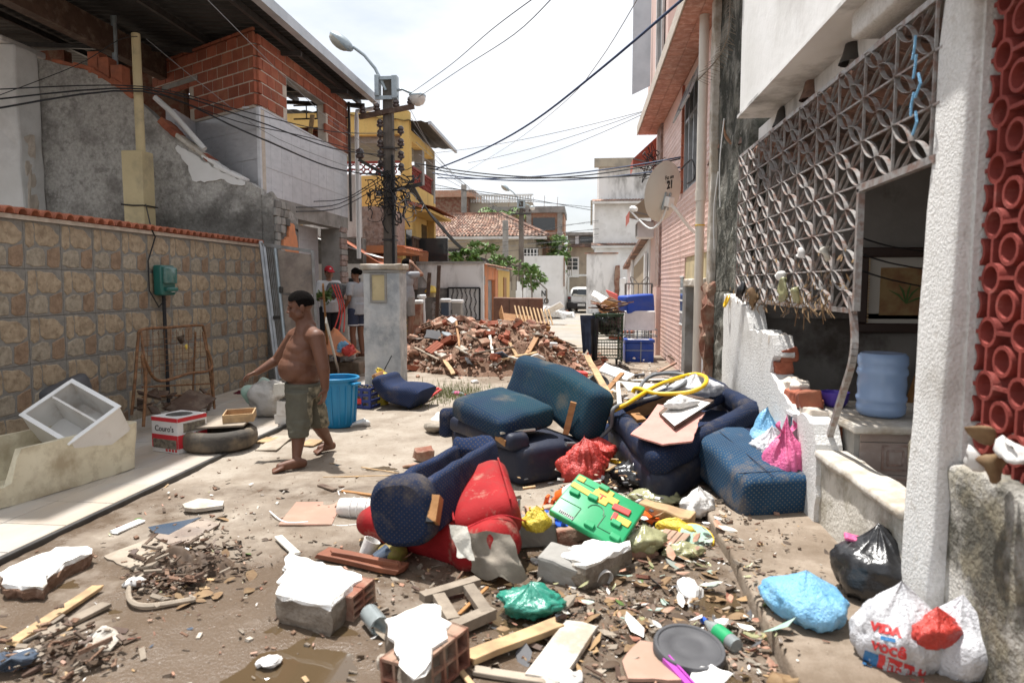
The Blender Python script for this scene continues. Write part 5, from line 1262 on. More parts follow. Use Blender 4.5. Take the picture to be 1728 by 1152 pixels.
for i,yc in enumerate(cols[:-1]):
    for j in range(nz):
        z=GZ0+j*CH
        if yc-CWY<GYd-.05 and z<GZd-.08:continue
        for k in(0,1):
            f=(k+.5)/2
            link('loop',lmA,gr,(0,yc-CWY*f-6,z+CH*(1-f)-1.4));link('loop',lmB,gr,(.014,yc-CWY*f-6,z+CH*f-1.4))
# bent door post hanging loose
pts=smooth_path([gx(1436,500,XGR),gx(1442,560,XGR),gx(1438,610,1.52),gx(1420,670,1.55),gx(1397,745,1.58)],5)
b=MB()
for a,c in zip(pts,pts[1:]):b.bar(a,c,.028,.035,(1,0,0))
tag(b.build('bent_door_post','iron_white'),'bent iron door post hanging below the grille to the low wall','post')
# flood litter caught in the grille
b=MB();r=random.Random(12)
for k in range(300):
    px=r.uniform(1225,1400);py=512-abs(r.gauss(0,1))*26-max(0,(1300-px))*.18+r.uniform(0,26)
    if r.random()<.2:py -=r.uniform(20,90);px +=40
    c=gx(px,py,XGR-.03-r.uniform(0,.04));s_=r.uniform(.01,.035);u=V((r.uniform(-.3,.3),r.gauss(0,1),r.gauss(-.6,1))).normalized()*s_;w=u.cross(V((1,r.uniform(-.4,.4),0))).normalized()*s_*r.uniform(.15,.6)
    b.add([c-u,c+w,c+u,c-w],[(0,1,2,3)],None,r.choice((0,0,1,2)))
for k in range(40):
    px=r.uniform(1228,1410);c=gx(px,505+r.uniform(-20,8),XGR-.03);b.k=0;b.tube(smooth_path([c,c+V((-.02,r.uniform(-.1,.1),-.05)),c+V((0,r.uniform(-.15,.15),-r.uniform(.06,.2)))],3),.003,3)
stuff(b.build('flood_litter',['leaf_dry','leaf_dark','wood_pale']),'dry leaves and twigs caught by the flood along the grille','litter')
for i,(px,py,mt_,sz,lb) in enumerate(((1322,490,'bag_clear',.09,'shred of clear greenish plastic caught in the grille'),(1252,492,'bag_black',.09,'shred of black plastic caught at the grille corner'),(1270,503,'leaf_dry',.08,'brown rag caught on the grille foot'),(1352,432,'paper',.045,'pale paper scrap caught mid-grille'),(1394,425,'foam',.05,'cream rag strip hanging in the grille'),(1316,468,'paper',.04,'white paper scrap above the greenish plastic shred'),(1345,497,'bag_clear',.05,'small yellowish plastic scrap low in the grille'))):
    c=gx(px,py,XGR-.07);b=MB().ball(c,(.03,sz*.7,sz),10,8);b.warp(rough(.05,14,i));tag(b.build('plastic_scrap',mt_,smooth=2),lb,'scrap')
c=gx(1226,508,1.45);yr=MB().tube([c+V((.02*math.cos(a*.4),.05*math.sin(a*.4)*1.0,.055*math.cos(a*.4))) for a in range(16)],.012,6,True);tag(yr.build('plastic_ring','hose_yellow',smooth=True),'yellow plastic ring on the broken wall under the grille','ring')
b=MB();r=random.Random(3)
for k in range(5):
    c=gx(1548+r.uniform(-6,6),60+k*32,1.47);b.tube([c,c+V((0,r.uniform(-.03,.03),-.05)),c+V((0,.02,-.1))],.006,4)
tag(b.build('blue_string','bag_blue'),'strand of torn light blue plastic string in the grille near the pillar','string')
# things standing on the veranda
c=V((1.93,4.62,.755));jg=thing('water_jug','large ribbed pale blue water jug standing upside down on the counter','water jug',c)
MB().lathe([(.0,.0),(.12,.0),(.143,.02),(.147,.06),(.14,.08),(.148,.10),(.152,.12),(.14,.14),(.146,.2),(.14,.255),(.152,.275),(.148,.30),(.14,.315),(.149,.34),(.147,.385),(.13,.405),(.0,.40)],32,cap=False).build('body','jug',jg,**WS)
pb=thing('purple_bowl','small purple plastic bowl behind the water jug','bowl',(1.76,4.95,.752))
MB().lathe([(.06,0),(.085,.03),(.095,.10),(.09,.10),(.08,.03),(.0,.02)],20,cap=False).build('bowl','purple',pb,**WS)
pc0=gy(1520,490,6.68);pf_=thing('framed_picture','dark framed flower picture hanging inside the dim veranda','picture',(pc0.x+.05,6.68,pc0.z))
b=MB();w_,h_=.78,.70
for(x,z,dx,dz) in((0,h_/2,w_+.09,.09),(0,-h_/2,w_+.09,.09),(w_/2,0,.09,h_-.09),(-w_/2,0,.09,h_-.09)):b.rbox((dx,.05,dz),.012,TR((x,0,z)),1)
b.build('frame','frame_dark',pf_,w=False);MB().box((0,.015,0),(w_-.08,.01,h_-.08)).build('mat_board','mat_board',pf_,w=False);MB().box((.02,.005,-.01),(w_-.28,.01,h_-.26)).build('canvas','art',pf_,w=False)
b=MB()
for k in range(22):b.box((-w_/2+.045,-.03,-h_/2+.06+k*.028),(.012,.008,.014))
b.build('bead_moulding','wood_pale',pf_,w=False)
b=MB()
for a in(20,55,80,110,140):b.tube([(.0,-.002,-.12),(.09*math.cos(R(a)),-.002,-.12+.12*math.sin(R(a))),(.2*math.cos(R(a)),-.002,-.10+.16*math.sin(R(a)))],[.006,.012,.003],4)
b.build('painted_stems','foliage_dark',pf_,w=False)
for i in range(3):wire([gx(1436,395+i*28,1.62),gy(1500,415+i*28,5.2),gy(1565,425+i*30,6.2)],.006,'cable',['upper','middle','lower'][i]+' black line strung across the dim veranda')
for i,(px,py,dx,mt_,sz,lb) in enumerate(((1645,775,0,'paper',.085,'crushed white cup on the ledge below the clay blocks'),(1672,783,0,'leaf_dry',.08,'wad of dry leaves on the ledge below the clay blocks'),(1712,765,0,'paper',.09,'torn grey paper stuck on the clay blocks'),(1652,735,0,'leaf_dry',.05,'dry leaf clump stuck low on the clay blocks'))):
    c=gx(px,py,1.46);b=MB().ball(c,(sz*.5,sz*.6,sz*.55),12,8);b.warp(rough(.05,14,i+40));tag(b.build('litter_wad',mt_,smooth=2),lb,'litter')
# ---------------------------------------------------------------- people: one continuous body fused from overlapping tapered volumes
def cap(b,p,q,r0,r1,n=12):
    p,q=V(p),V(q);b.tube([p+(q-p)*t for t in(0,.33,.67,1)],[r0,r0+(r1-r0)*.33,r0+(r1-r0)*.67,r1],n);b.ball(p,r0,n,8);b.ball(q,r1,n,8)
def fuse(b,name,mats,parent,vox=.008,it=4,w=True,pick=None):
    if w:o0=wloc(parent);b.v=[(x-o0.x,y-o0.y,z-o0.z) for x,y,z in b.v]
    me=bpy.data.meshes.new('t');me.from_pydata(b.v,[],b.f);o=bpy.data.objects.new('t',me);COL.objects.link(o)
    m=o.modifiers.new('r','REMESH');m.mode='VOXEL';m.voxel_size=vox;m.use_smooth_shade=True
    if it:m=o.modifiers.new('s','SMOOTH');m.factor=.5;m.iterations=it
    dg=bpy.context.evaluated_depsgraph_get();ev=o.evaluated_get(dg);m2=bpy.data.meshes.new_from_object(ev);m2.name=name
    bpy.data.objects.remove(o);bpy.data.meshes.remove(me);m2.materials.clear()
    for k in(mats if isinstance(mats,(list,tuple)) else[mats]):m2.materials.append(MATS[k])
    for p in m2.polygons:
        p.use_smooth=True
        if pick:p.material_index=pick(p.center+(wloc(parent) if w else V((0,0,0))),p.normal)
    return link(name,m2,parent)
def hand(b,wrist,d,nrm,side,s=1.,curl=.5,spread=.12):
    """palm and five bent fingers; d along the hand, nrm out of the palm side, side towards the thumb"""
    d=V(d).normalized();nrm=V(nrm);nrm=(nrm-d*nrm.dot(d)).normalized();sd=V(side);sd=(sd-d*sd.dot(d)-nrm*sd.dot(nrm)).normalized();w=V(wrist)
    cap(b,w,w+d*.03*s,.021*s,.024*s)
    for k in range(4):
        o=(k-1.5)*.0175*s;cap(b,w+d*.02*s+sd*o*.6,w+d*.075*s+sd*o,.0155*s,.0125*s,8)
    for k,L in enumerate((.062,.075,.08,.07)):
        o=(k-1.5)*.0195*s;p=w+d*.078*s+sd*o;dd=(d+sd*(k-1.5)*spread).normalized()
        for j,f in enumerate((.45,.3,.25)):
            a=curl*(.5+j*.55);e=(dd*math.cos(a)+nrm*math.sin(a)).normalized();q=p+e*L*f*s;cap(b,p,q,(.0092-.0008*j)*s,(.0086-.0009*j)*s,8);p=q
    p=w+d*.022*s+sd*.026*s;q=p+(d*.55+sd*.75+nrm*.3).normalized()*.038*s;cap(b,p,q,.0125*s,.0105*s,8)
    cap(b,q,q+(d*.9+sd*.2+nrm*.35).normalized()*.03*s,.0105*s,.0085*s,8)
def foot(b,ankle,toe,s=1.):
    a,t=V(ankle),V(toe);d=(t-a);L=d.length;d=d.normalized();sd=d.cross(V((0,0,1))).normalized();upv=sd.cross(d)
    he=a-d*.045*s-upv*.03*s
    cap(b,a,he+upv*.01,.034*s,.032*s);cap(b,a,t-d*.06*s+upv*.012*s,.036*s,.027*s);cap(b,he,t-d*.06*s-upv*.004*s,.03*s,.024*s)
    for k in range(5):
        o=(k-2)*.0155*s;p=t-d*(.07+.005*abs(k-1))*s+sd*o*.9;cap(b,p,t+sd*o*1.2-d*(.004*k)*s-upv*.006*s,.0145*s,(.0115 if k else .0135)*s,8)
def head(b,c,fwd,upv=(0,0,1),s=1.):
    """skull, jaw, cheeks, brow, nose, lips, ears; c = middle of the head"""
    f=V(fwd).normalized();u=V(upv);sd=f.cross(u).normalized();u=sd.cross(f)
    m=Mx((sd,f,u)).transposed().to_4x4();m.translation=V(c);S_=lambda p:m@(V(p)*s)
    def e(p,r):b.ball((0,0,0),tuple(x*s for x in r),16,10,None,TR(S_(p)-S_((0,0,0)))@m)
    e((0,-.012,.03),(.074,.094,.088));e((0,.018,-.045),(.058,.066,.062));e((0,.045,-.078),(.032,.03,.026))
    for k in(-1,1):
        e((k*.036,.052,-.028),(.03,.026,.03));e((k*.05,.02,-.055),(.026,.035,.032));e((k*.03,.071,.024),(.027,.013,.009));e((k*.078,-.008,-.008),(.010,.021,.031));e((k*.083,-.014,.004),(.008,.014,.018));e((k*.013,.091,-.027),(.009,.011,.008))
    e((0,.085,-.004),(.0095,.013,.026));e((0,.096,-.022),(.012,.014,.011));e((0,.079,-.049),(.025,.013,.008));e((0,.076,-.061),(.022,.013,.008))
    return m,S_
def face_bits(t,m,s,skin_dark='eye_dark'):
    for k in(-1,1):
        MB().ball((0,0,0),(.0125*s,.006*s,.0048*s),10,6,None,m@TR((k*.031*s,.0735*s,.003*s))).build('eye','eye_dark',t,smooth=True)
        MB().ball((0,0,0),(.0175*s,.006*s,.0038*s),10,6,None,m@TR((k*.031*s,.0795*s,.026*s))).build('eyebrow','hair',t,smooth=True)
    MB().ball((0,0,0),(.020*s,.007*s,.0075*s),12,6,None,m@TR((0,.0865*s,-.0555*s))).build('lips','lips',t,smooth=True)
def hair(t,m,s,name='hair',mat='hair',th=.010,low=-.035,back=.02):
    b=MB();vs=[];fs=[];n,k=28,12;idx={}
    for i in range(k+1):
        a=pi*.60*i/k
        for j in range(n):
            ph_=2*pi*j/n;x,y,z=math.sin(a)*math.cos(ph_),math.sin(a)*math.sin(ph_),math.cos(a)
            fr=max(0,y);lim=(.055 if y>.35 else low);zz=z*(.088+th)
            p=V((x*(.074+th),y*(.094+th)-.012,max(zz,lim-.03)+.03))
            if y>.3:p.y=min(p.y,.073)
            p +=V((n3(p,60),n3(p,60,7),n3(p,60,13)))*.004
            vs.append(m@(p*s))
    fs=[(i*n+j,(i+1)*n+j,(i+1)*n+(j+1)%n,i*n+(j+1)%n) for i in range(k) for j in range(n)]
    return b.add(vs,fs).build(name,mat,t,smooth=2)
# the boy in mid-stride, walking to the left
BY=5.85
def J(px,py,dy=0.):return gy(px,py,BY+dy)
boy=thing('person','shirtless boy in grey and camouflage shorts walking barefoot to the left','person',V((gy(512,780,BY).x,BY,0)))
b=MB()
fd=V((-.86,-.46,-.16))
hc=J(506,518,.02);hm,_=head(b,hc,fd,(-.12,-.05,1),1.15)
nk=J(517,552,.05);cap(b,hc+V((.015,.03,-.06)),nk+V((0,0,-.05)),.074,.09)
shN,shF=J(534,569,-.12),J(497,567,.15)
cap(b,shN,shF,.074,.07,14);cap(b,nk,(shN+shF)/2+V((0,0,.01)),.092,.10);cap(b,nk+V((0,0,-.01)),shN+V((0,0,.0)),.06,.07);cap(b,nk+V((0,0,-.01)),shF+V((0,0,.0)),.06,.068)
ch=J(513,583,.02);be=J(503,620,.0);hp=J(513,655,.02)
def ell(c,r,rz=0.):b.ball((0,0,0),(r[0]*1.06,r[1]*1.07,r[2]),20,12,None,TR(c)@Mx.Rotation(rz,4,'Z'))
TA=R(26)
ell(ch,(.135,.165,.13),TA);ell(ch+V((.01,.0,-.08)),(.14,.17,.14),TA);ell(be,(.165,.18,.15),TA);ell(ch+Mx.Rotation(TA,3,'Z')@V((-.055,0,-.10)),(.125,.155,.14),TA);ell(ch+Mx.Rotation(TA,3,'Z')@V((-.03,0,-.03)),(.125,.165,.12),TA);ell(be+V((-.025,-.012,-.025)),(.135,.145,.115),TA);ell(be+V((.05,.02,-.06)),(.14,.165,.12),TA);ell(hp,(.145,.165,.12),TA)
q=Mx.Rotation(TA,3,'Z')
for k in(-1,1):ell(ch+q@V((-.058,k*.078,-.025)),(.07,.08,.07),TA);ell(ch+q@V((.09,k*.07,.02)),(.06,.075,.1),TA)
elN,wrN=J(546,622,-.17),J(549,655,-.16);cap(b,shN,elN,.073,.055);cap(b,elN+(wrN-elN)*.25,elN,.052,.055);cap(b,elN+(wrN-elN)*.2,wrN,.051,.033)
hand(b,wrN,(-.12,-.1,-1),(-1,.1,.0),(-.25,-1,0),1.02,.55)
elF,wrF=J(468,607,.16),J(434,628,.06);cap(b,shF,elF,.07,.05);cap(b,elF+(wrF-elF)*.2,wrF,.048,.031)
hand(b,wrF,(-.93,-.18,-.38),(.05,-.35,-1),(-.2,-.8,.45),1.0,.75)
hN,kN,aN=J(506,668,-.08),J(506,716,-.16),J(500,776,-.27)
hF,kF,aF=J(522,668,.10),J(537,716,.14),J(556,746,.34)
cap(b,hN,kN,.098,.07);cap(b,kN,kN+(aN-kN)*.4,.066,.062);cap(b,kN+(aN-kN)*.35,aN,.062,.036)
cap(b,hF,kF,.098,.068);cap(b,kF,kF+(aF-kF)*.4,.064,.06);cap(b,kF+(aF-kF)*.35,aF,.06,.036)
tN=gz(459,794,.03);hlN=gz(505,787,.035);aN2=V((hlN.x-.02,hlN.y,.075));cap(b,aN,aN2,.036,.038);foot(b,aN2,tN,1.12)
tF=gz(531,763,.03);cap(b,aF,aF+V((-.02,0,-.03)),.036,.036);foot(b,aF+V((-.02,0,-.03)),tF,1.08)
fuse(b,'body','skin',boy,.0065,7)
face_bits(boy,hm,1.15);hair(boy,hm,1.15)
b=MB() 
wz=J(512,648,.02)
def oval(c,rx,ry,r2x,r2y,c2,n=24,fold=0.,seed=0):
    vs=[];fs=[];k=10
    for i in range(k+1):
        t=i/k;cc=V(c)+(V(c2)-V(c))*t
        for j in range(n):
            a=2*pi*j/n;f=1+fold*n3((math.cos(a)*2,math.sin(a)*2,t*3.5+seed),1.2)
            vs.append(cc+Mx.Rotation(TA,3,'Z')@V(((rx+(r2x-rx)*t)*math.cos(a)*f,(ry+(r2y-ry)*t)*math.sin(a)*f,0)))
    fs=[(i*n+j,(i+1)*n+j,(i+1)*n+(j+1)%n,i*n+(j+1)%n) for i in range(k) for j in range(n)]+[tuple(range(n)),tuple(range(k*n+n-1,k*n-1,-1))]
    b.add(vs,fs)
oval(wz+V((0,0,.02)),.162,.182,.170,.185,hp+V((0,0,-.07)),fold=.05)
oval(hN+V((0,0,.05)),.125,.125,.105,.105,kN+V((-.005,0,.0)),fold=.14,seed=2);oval(kN+V((-.005,0,.04)),.105,.105,.088,.088,kN+(aN-kN)*.34,fold=.16,seed=5)
oval(hF+V((0,0,.05)),.125,.125,.100,.1,kF,fold=.14,seed=9);oval(kF+V((0,0,.03)),.100,.1,.085,.085,kF+(aF-kF)*.12,fold=.12,seed=4)
sideN=V((.55,-.83,0))
def pick(p,n):
    t=max(0,min(1,(hN.z-p.z)/(hN.z-kN.z)));cx=hN.x+(kN.x-hN.x)*t
    return 1 if(p.x>cx+.10 and p.z<wz.z-.01) or p.z<kN.z-.165 else 0
fuse(b,'shorts',['short_grey','camo'],boy,.009,2,pick=pick)
# ---- generic standing adult, facing local -Y, feet at the origin
def adult(label,loc,rz,h=1.72,skin='skin_mid',shirt='cloth_white',pants='cloth_navy',arms=None,stride=0.,longh=False,pant_to=.42,cls='short',lean=0.):
    t=thing('person',label,'person',loc,(0,0,rz));s=h/1.72;b=MB();P_=lambda x,y,z:V((x,y,z))*s
    hm_,_=head(b,P_(0,-.02-lean,1.60),(0,-1,-.1),(0,-.05,1),s);cap(b,P_(0,0-lean*.9,1.53),P_(0,.01-lean*.8,1.42),.05*s,.056*s)
    cap(b,P_(-.165,.01-lean*.75,1.40),P_(.165,.01-lean*.75,1.40),.055*s,.055*s)
    b.ball(P_(0,0-lean*.6,1.27),(.165*s,.11*s,.17*s),16,10);b.ball(P_(0,0-lean*.3,1.08),(.145*s,.105*s,.16*s),16,10);b.ball(P_(0,.01,.93),(.165*s,.12*s,.13*s),16,10)
    arms=arms or{-1:((-.24,.03,1.12),(-.26,-.03,.86)),1:((.24,.03,1.12),(.26,-.03,.86))}
    A_={}
    for k in(-1,1):
        sh_,e_,w_=P_(k*.175,.01-lean*.75,1.39),P_(*arms[k][0]),P_(*arms[k][1]);A_[k]=(sh_,e_,w_)
        cap(b,sh_,e_,.05*s,.04*s);cap(b,e_,w_,.039*s,.027*s);d=(w_-e_).normalized();hand(b,w_,d,(-k,0,.01),(0,-1,.1),s,.6)
    Lg={}
    for k in(-1,1):
        st=k*stride;hp_,kn,an=P_(k*.09,.01,.90),P_(k*.10,-.02-st*.5,.48),P_(k*.10,.03-st,.09);Lg[k]=(hp_,kn,an)
        cap(b,hp_,kn,.088*s,.058*s);cap(b,kn,kn+(an-kn)*.4,.055*s,.056*s);cap(b,kn+(an-kn)*.35,an,.056*s,.034*s);foot(b,an+V((0,0,-.01)),an+V((0,-.17*s,-.06*s)),s)
    fuse(b,'body',skin,t,.011,2,w=False)
    wm=Mx.Identity(4)
    for nm,fn in(('f',None),):
        for k in(-1,1):MB().ball((0,0,0),(.012*s,.006*s,.005*s),8,6,None,hm_@TR((k*.031*s,.074*s,.003*s))).build('eye','eye_dark',t,**WS)
    hb=MB();tmp=t
    # clothes
    c_=MB();cap(c_,P_(-.16,.01-lean*.75,1.395),P_(.16,.01-lean*.75,1.395),.066*s,.066*s);c_.ball(P_(0,-lean*.6,1.27),(.185*s,.13*s,.18*s),16,10);c_.ball(P_(0,-lean*.3,1.08),(.175*s,.13*s,.18*s),16,10);c_.tube([P_(0,-lean*.2,1.05),P_(0,0,.84)],[.168*s,.178*s],16)
    for k in(-1,1):
        a,e=A_[k][0],A_[k][1];c_.tube([a,a+(e-a)*.72],[.07*s,.066*s],12);c_.ball(a,.07*s,12,8)
    fuse(c_,'shirt',shirt,t,.012,2,w=False)
    p_=MB();p_.ball(P_(0,.01,.93),(.182*s,.138*s,.12*s),16,10)
    for k in(-1,1):
        hp_,kn,an=Lg[k];zl=pant_to;q0=hp_+V((0,0,.04));q1=kn if zl<.45 else hp_+(kn-hp_)*((.9-zl)/.42);p_.tube([q0,q1],[.108*s,.098*s],14)
        if zl<.3:p_.tube([kn+V((0,0,.05)),kn+(an-kn)*.8],[.098*s,.08*s],14)
    fuse(p_,'shorts' if pant_to>.3 else 'trousers',pants,t,.012,2,w=False)
    o=hair(t,hm_,s) if False else None
    bb=MB();n,kk=20,9;vs=[]
    for i in range(kk+1):
        a=pi*.62*i/kk
        for j in range(n):
            ph2=2*pi*j/n;x,y,z=math.sin(a)*math.cos(ph2),math.sin(a)*math.sin(ph2),math.cos(a);p=V((x*.084,y*.104-.012,max(z*.098,(.05 if y>.3 else-.05))+.03))
            if y>.3:p.y=min(p.y,.074)
            p +=V((n3(p,50),n3(p,50,7),n3(p,50,13)))*.005;vs.append(hm_@(p*s))
    bb.add(vs,[(i*n+j,(i+1)*n+j,(i+1)*n+(j+1)%n,i*n+(j+1)%n) for i in range(kk) for j in range(n)])
    if longh:bb.ball(hm_@V((0,-.13*s,.03*s)),(.05*s,.05*s,.055*s),12,8)
    bb.build('hair','hair',t,w=False,smooth=2)
    return t,hm_,s
# raised porch of the lilac house where two people sort belongings
struct(MB().rbox((1.9,2.6,.24),.02,TR((-4.9,13.0,.10)),1).build('porch_floor','walk'))
cpos=gy(556,520,12.7)
man,hm_,s_=adult('man in a red cap and white t-shirt holding a chequered bag',(cpos.x,12.7,.24),R(38),1.70,'skin_tan','cloth_white','cloth_black',{-1:((-.26,-.02,1.12),(-.10,-.28,1.12)),1:((.27,-.05,1.13),(.12,-.30,1.16))})
b=MB();vs=[]
n,kk=20,6
for i in range(kk+1):
    a=pi*.5*i/kk
    for j in range(n):
        f=2*pi*j/n;vs.append(hm_@V((math.sin(a)*math.cos(f)*.088,math.sin(a)*math.sin(f)*.108-.012,math.cos(a)*.10+.04)))
b.add(vs,[(i*n+j,(i+1)*n+j,(i+1)*n+(j+1)%n,i*n+(j+1)%n) for i in range(kk) for j in range(n)])
b.rbox((.13,.10,.012),.005,hm_@TR((0,.125,.04))@Mx.Rotation(R(-12),4,'X'),1)
b.build('cap','cloth_red',man,**WS);MB().ball((0,0,0),(.02,.006,.016),8,6,None,hm_@TR((0,.086,.085))).build('cap_badge','cloth_white',man,w=False)
cb0=gy(567,490,12.3);bg=MB().rbox((.34,.16,.26),.05,TR(cb0)@Mx.Rotation(R(14),4,'Y')@Mx.Rotation(R(30),4,'Z'),2,(4,2,4)).warp(rough(.03,8));tag(bg.build('chequered_bag','plaid',smooth=True),'brown chequered bag held by the man in the red cap','bag')
cpos=gy(602,520,12.2)
wo,hm_,s_=adult('woman in grey t-shirt and navy sports shorts with her back turned',(cpos.x,12.2,.24),R(-118),1.66,'skin_mid','cloth_grey','cloth_navy',{-1:((-.25,-.10,1.13),(-.16,-.32,1.10)),1:((.24,.05,1.12),(.22,-.14,.92))},longh=True,pant_to=.62)
b=MB()
for k in(-1,1):b.lathe([(.101,0),(.104,.0),(.104,.02),(.101,.02)],14,TR(V((k*.093,.0,.635))*s_))
b.build('shorts_trim','cloth_white',wo,w=False)
cpos=gy(686,520,13.6)
gm,hm_,s_=adult('man in grey t-shirt and shorts beyond the post lifting a hand to his ear',(cpos.x,13.6,.42),R(150),1.70,'skin_tan','cloth_grey','cloth_shorts',{-1:((-.27,-.18,1.40),(-.13,-.08,1.60)),1:((.24,.03,1.12),(.23,-.08,.88))},pant_to=.55)
cpos=gy(949,500,48);gd=adult('distant man in dark vest and patterned shorts walking away up the ramp',(cpos.x,48,.5),R(175),1.70,'skin_mid','cloth_black','plaid',None,.1,pant_to=.40)
tag(MB().rbox((.3,.12,.42),.06,TR((cpos.x-.38,48,.95)),2).build('yellow_bag','bag_yellow',smooth=True),'yellow carrier bag hanging from the distant walker\'s hand','bag')
# ---------------------------------------------------------------- left-hand belongings
FZ=.045 
# cracked cream tub with a box-drawer unit in it
tb0=gz(120,790,FZ);L_,W_,H_=1.35,.62,.42
A1,A2=gz(40,848,FZ),gz(238,788,FZ);ax_=(A2-A1);ax_.z=0;Lx=ax_.length;ax_.normalize();ay_=V((-ax_.y,ax_.x,0))
def shell(mb,L,W,H,t,m,flare=.06,notch=None):
    n=120;outer=[];rows=10
    def per(i,f,ins,z):
        a=2*pi*i/n;c,s_=math.cos(a),math.sin(a);k_=max(abs(c)/L,abs(s_)/W)*2;g_=(abs(c/k_/L*2)**9+abs(s_/k_/W*2)**9)**(-1/9)/k_;qx,qy=c*g_/L*2,s_*g_/W*2
        return V((qx*(L/2*f-ins),qy*(W/2*f-ins),z))
    vs=[];fs=[]
    def H2(i,p):return H*(notch(p) if notch else 1)
    for k in range(rows+1):
        for i in range(n):
            p=per(i,1-flare*(1-k/rows),0,0);p.z=H2(i,p)*k/rows;vs.append(p)
    for k in range(rows+1):
        for i in range(n):
            p=per(i,1-flare*k/rows,t,0);p.z=t+(H2(i,p)-t)*(1-k/rows);vs.append(p)
    R_=2*(rows+1)
    for k in range(R_-1):fs +=[(k*n+i,k*n+(i+1)%n,(k+1)*n+(i+1)%n,(k+1)*n+i) for i in range(n)]
    fs +=[tuple(range(n-1,-1,-1)),tuple((R_-1)*n+i for i in range(n))]
    return mb.add(vs,fs,m)
tm_=frame_m(A1+ax_*(Lx/2-.12)+ay_*.30,ax_,ay_)
tub=shell(MB(),Lx+.32,.60,.39,.05,tm_,.05,lambda p:1-(.62*max(0,min(1,(.17-abs(p.x+Lx*.56))/.07)) if p.y<-.05 else 0))
tag(tub.warp(rough(.006,6)).build('foam_tub','tub',smooth=True),'dirty cream moulded tub with a bite broken out of its rim','tub')
cn=V((.12,-.60,.79)).normalized();co=gy(113,690,4.98)
def onp(px,py):d=ray(px,py);return V((0,0,CZ))+d*((co-V((0,0,CZ))).dot(cn)/d.dot(cn))
k0,k1,k2=onp(32,697),onp(112,745),onp(125,643);cm=frame_m((k1+k2)/2-cn*.14,k1-k0,cn.cross(k1-k0))
cab=thing('drawer_unit','white two-compartment melamine unit lying open in the cream tub','cabinet',cm.translation)
b=MB();w_,d_,h_=(k1-k0).length,(k2-k0).length*.97,.28;t=.018
b.box((0,0,-h_/2),(w_,d_,t),cm);b.box((0,-d_/2,-t/2),(w_,t,h_),cm);b.box((0,d_/2,-t/2),(w_,t,h_),cm);b.box((-w_/2,0,-t/2),(t,d_-t,h_),cm);b.box((w_/2,0,-t/2),(t,d_-t,h_),cm)
b.build('carcass','melamine',cab);MB().box((0,.03,-t/2+.01),(w_-t,t,h_-.03),cm).build('divider','melamine',cab)
b=MB();
for(c,d) in(((0,-d_/2,h_/2-t/2+.004),(w_+.03,.035,.01)),((0,d_/2,h_/2-t/2+.004),(w_+.03,.035,.01)),((-w_/2,0,h_/2-t/2+.004),(.035,d_-.035,.01)),((w_/2,0,h_/2-t/2+.004),(.035,d_-.035,.01))):b.box(c,d,cm)
b.build('edge_trim','white_paint',cab)
c=gy(60,670,6.2);q=MB().rbox((.75,.6,.34),.06,TR((c.x+.02,6.25,.42))@Euler((.1,-.2,.25)).to_matrix().to_4x4(),2,(4,3,2)).warp(rough(.04,4));tag(q.build('dark_cushion','grey_scrap',smooth=True),'dark grey cushion leaning behind the cream tub by the wall','cushion')
tag(MB().rbox((.9,.5,.3),.03,TR((c.x+.1,6.15,.17)),1).build('low_chest','wood_dark'),'dark wooden chest on the ground under the grey cushion','chest')
b=MB().rbox((.6,.4,.16),.07,TR(gz(12,880,.1))@Mx.Rotation(.5,4,'Z'),2,(4,3,2)).warp(rough(.04,4));
tag(MB().ball(gz(38,770,.2)+V((.02,.03,0)),(.14,.12,.10),14,8,rough(.05,9)).build('brown_rag','leaf_dry',smooth=2),'brown rag wedged in the broken end of the cream tub','rag')
# carton
ca_=gz(241,760,FZ);cb1=gz(283,765,FZ);cc1=gz(313,752,FZ)
ex=(cc1-cb1).normalized();cw=.36;cm2=frame_m(gz(280,766,FZ)+V((-.0,.23,.165)),(.30,.954,0),(-.954,.30,0))
ct_=thing('floor_coating_carton','red and white printed carton with an open round hole in its top','carton',cm2.translation)
S3=.33
b=MB();b.k=0;t=.006
for(c,d) in(((0,-S3/2,0),(S3,t,S3)),((0,S3/2,0),(S3,t,S3)),((-S3/2,0,0),(t,S3-t,S3)),((S3/2,0,0),(t,S3-t,S3)),((0,0,-S3/2),(S3,S3,t))):b.box(c,d,cm2)
b.build('box','carton_white',ct_)
n=20;b=MB();vs=[(math.copysign(min(abs(math.cos(2*pi*i/n))*1.45,1),math.cos(2*pi*i/n))*S3/2,math.copysign(min(abs(math.sin(2*pi*i/n))*1.45,1),math.sin(2*pi*i/n))*S3/2,S3/2) for i in range(n)]+[(math.cos(2*pi*i/n)*S3*.36,math.sin(2*pi*i/n)*S3*.36,S3/2+.001) for i in range(n)]
b.add(vs,[(i,(i+1)%n,n+(i+1)%n,n+i) for i in range(n)],cm2).build('lid','carton_white',ct_)
def panel(nm,x,z,w,h,mat,face=0,off=.004):
    m=cm2 if face ==0 else cm2@Mx.Rotation(-pi/2,4,'Z');MB().box((x,-S3/2-off,z),(w,.002,h),m).build(nm,mat,ct_)
for f in(0,1):
    panel('print_band',0,.142,.332,.036,'carton_red',f);panel('print_band',.0,-.062,.332,.125,'carton_red',f);panel('photo_print',.02 if f ==0 else .0,.062 if f ==0 else-.085,.25 if f ==0 else .3,.085,'carton_dark',f,.0055)
    for k in range(4):panel('symbol',.02+k*.04,-.142,.026,.024,'print_red',f)
    for k in range(5 if f ==0 else 0):panel('small_print',.03,-.022-k*.018,.12-.02*(k%2),.005,'carton_white',f,.006)
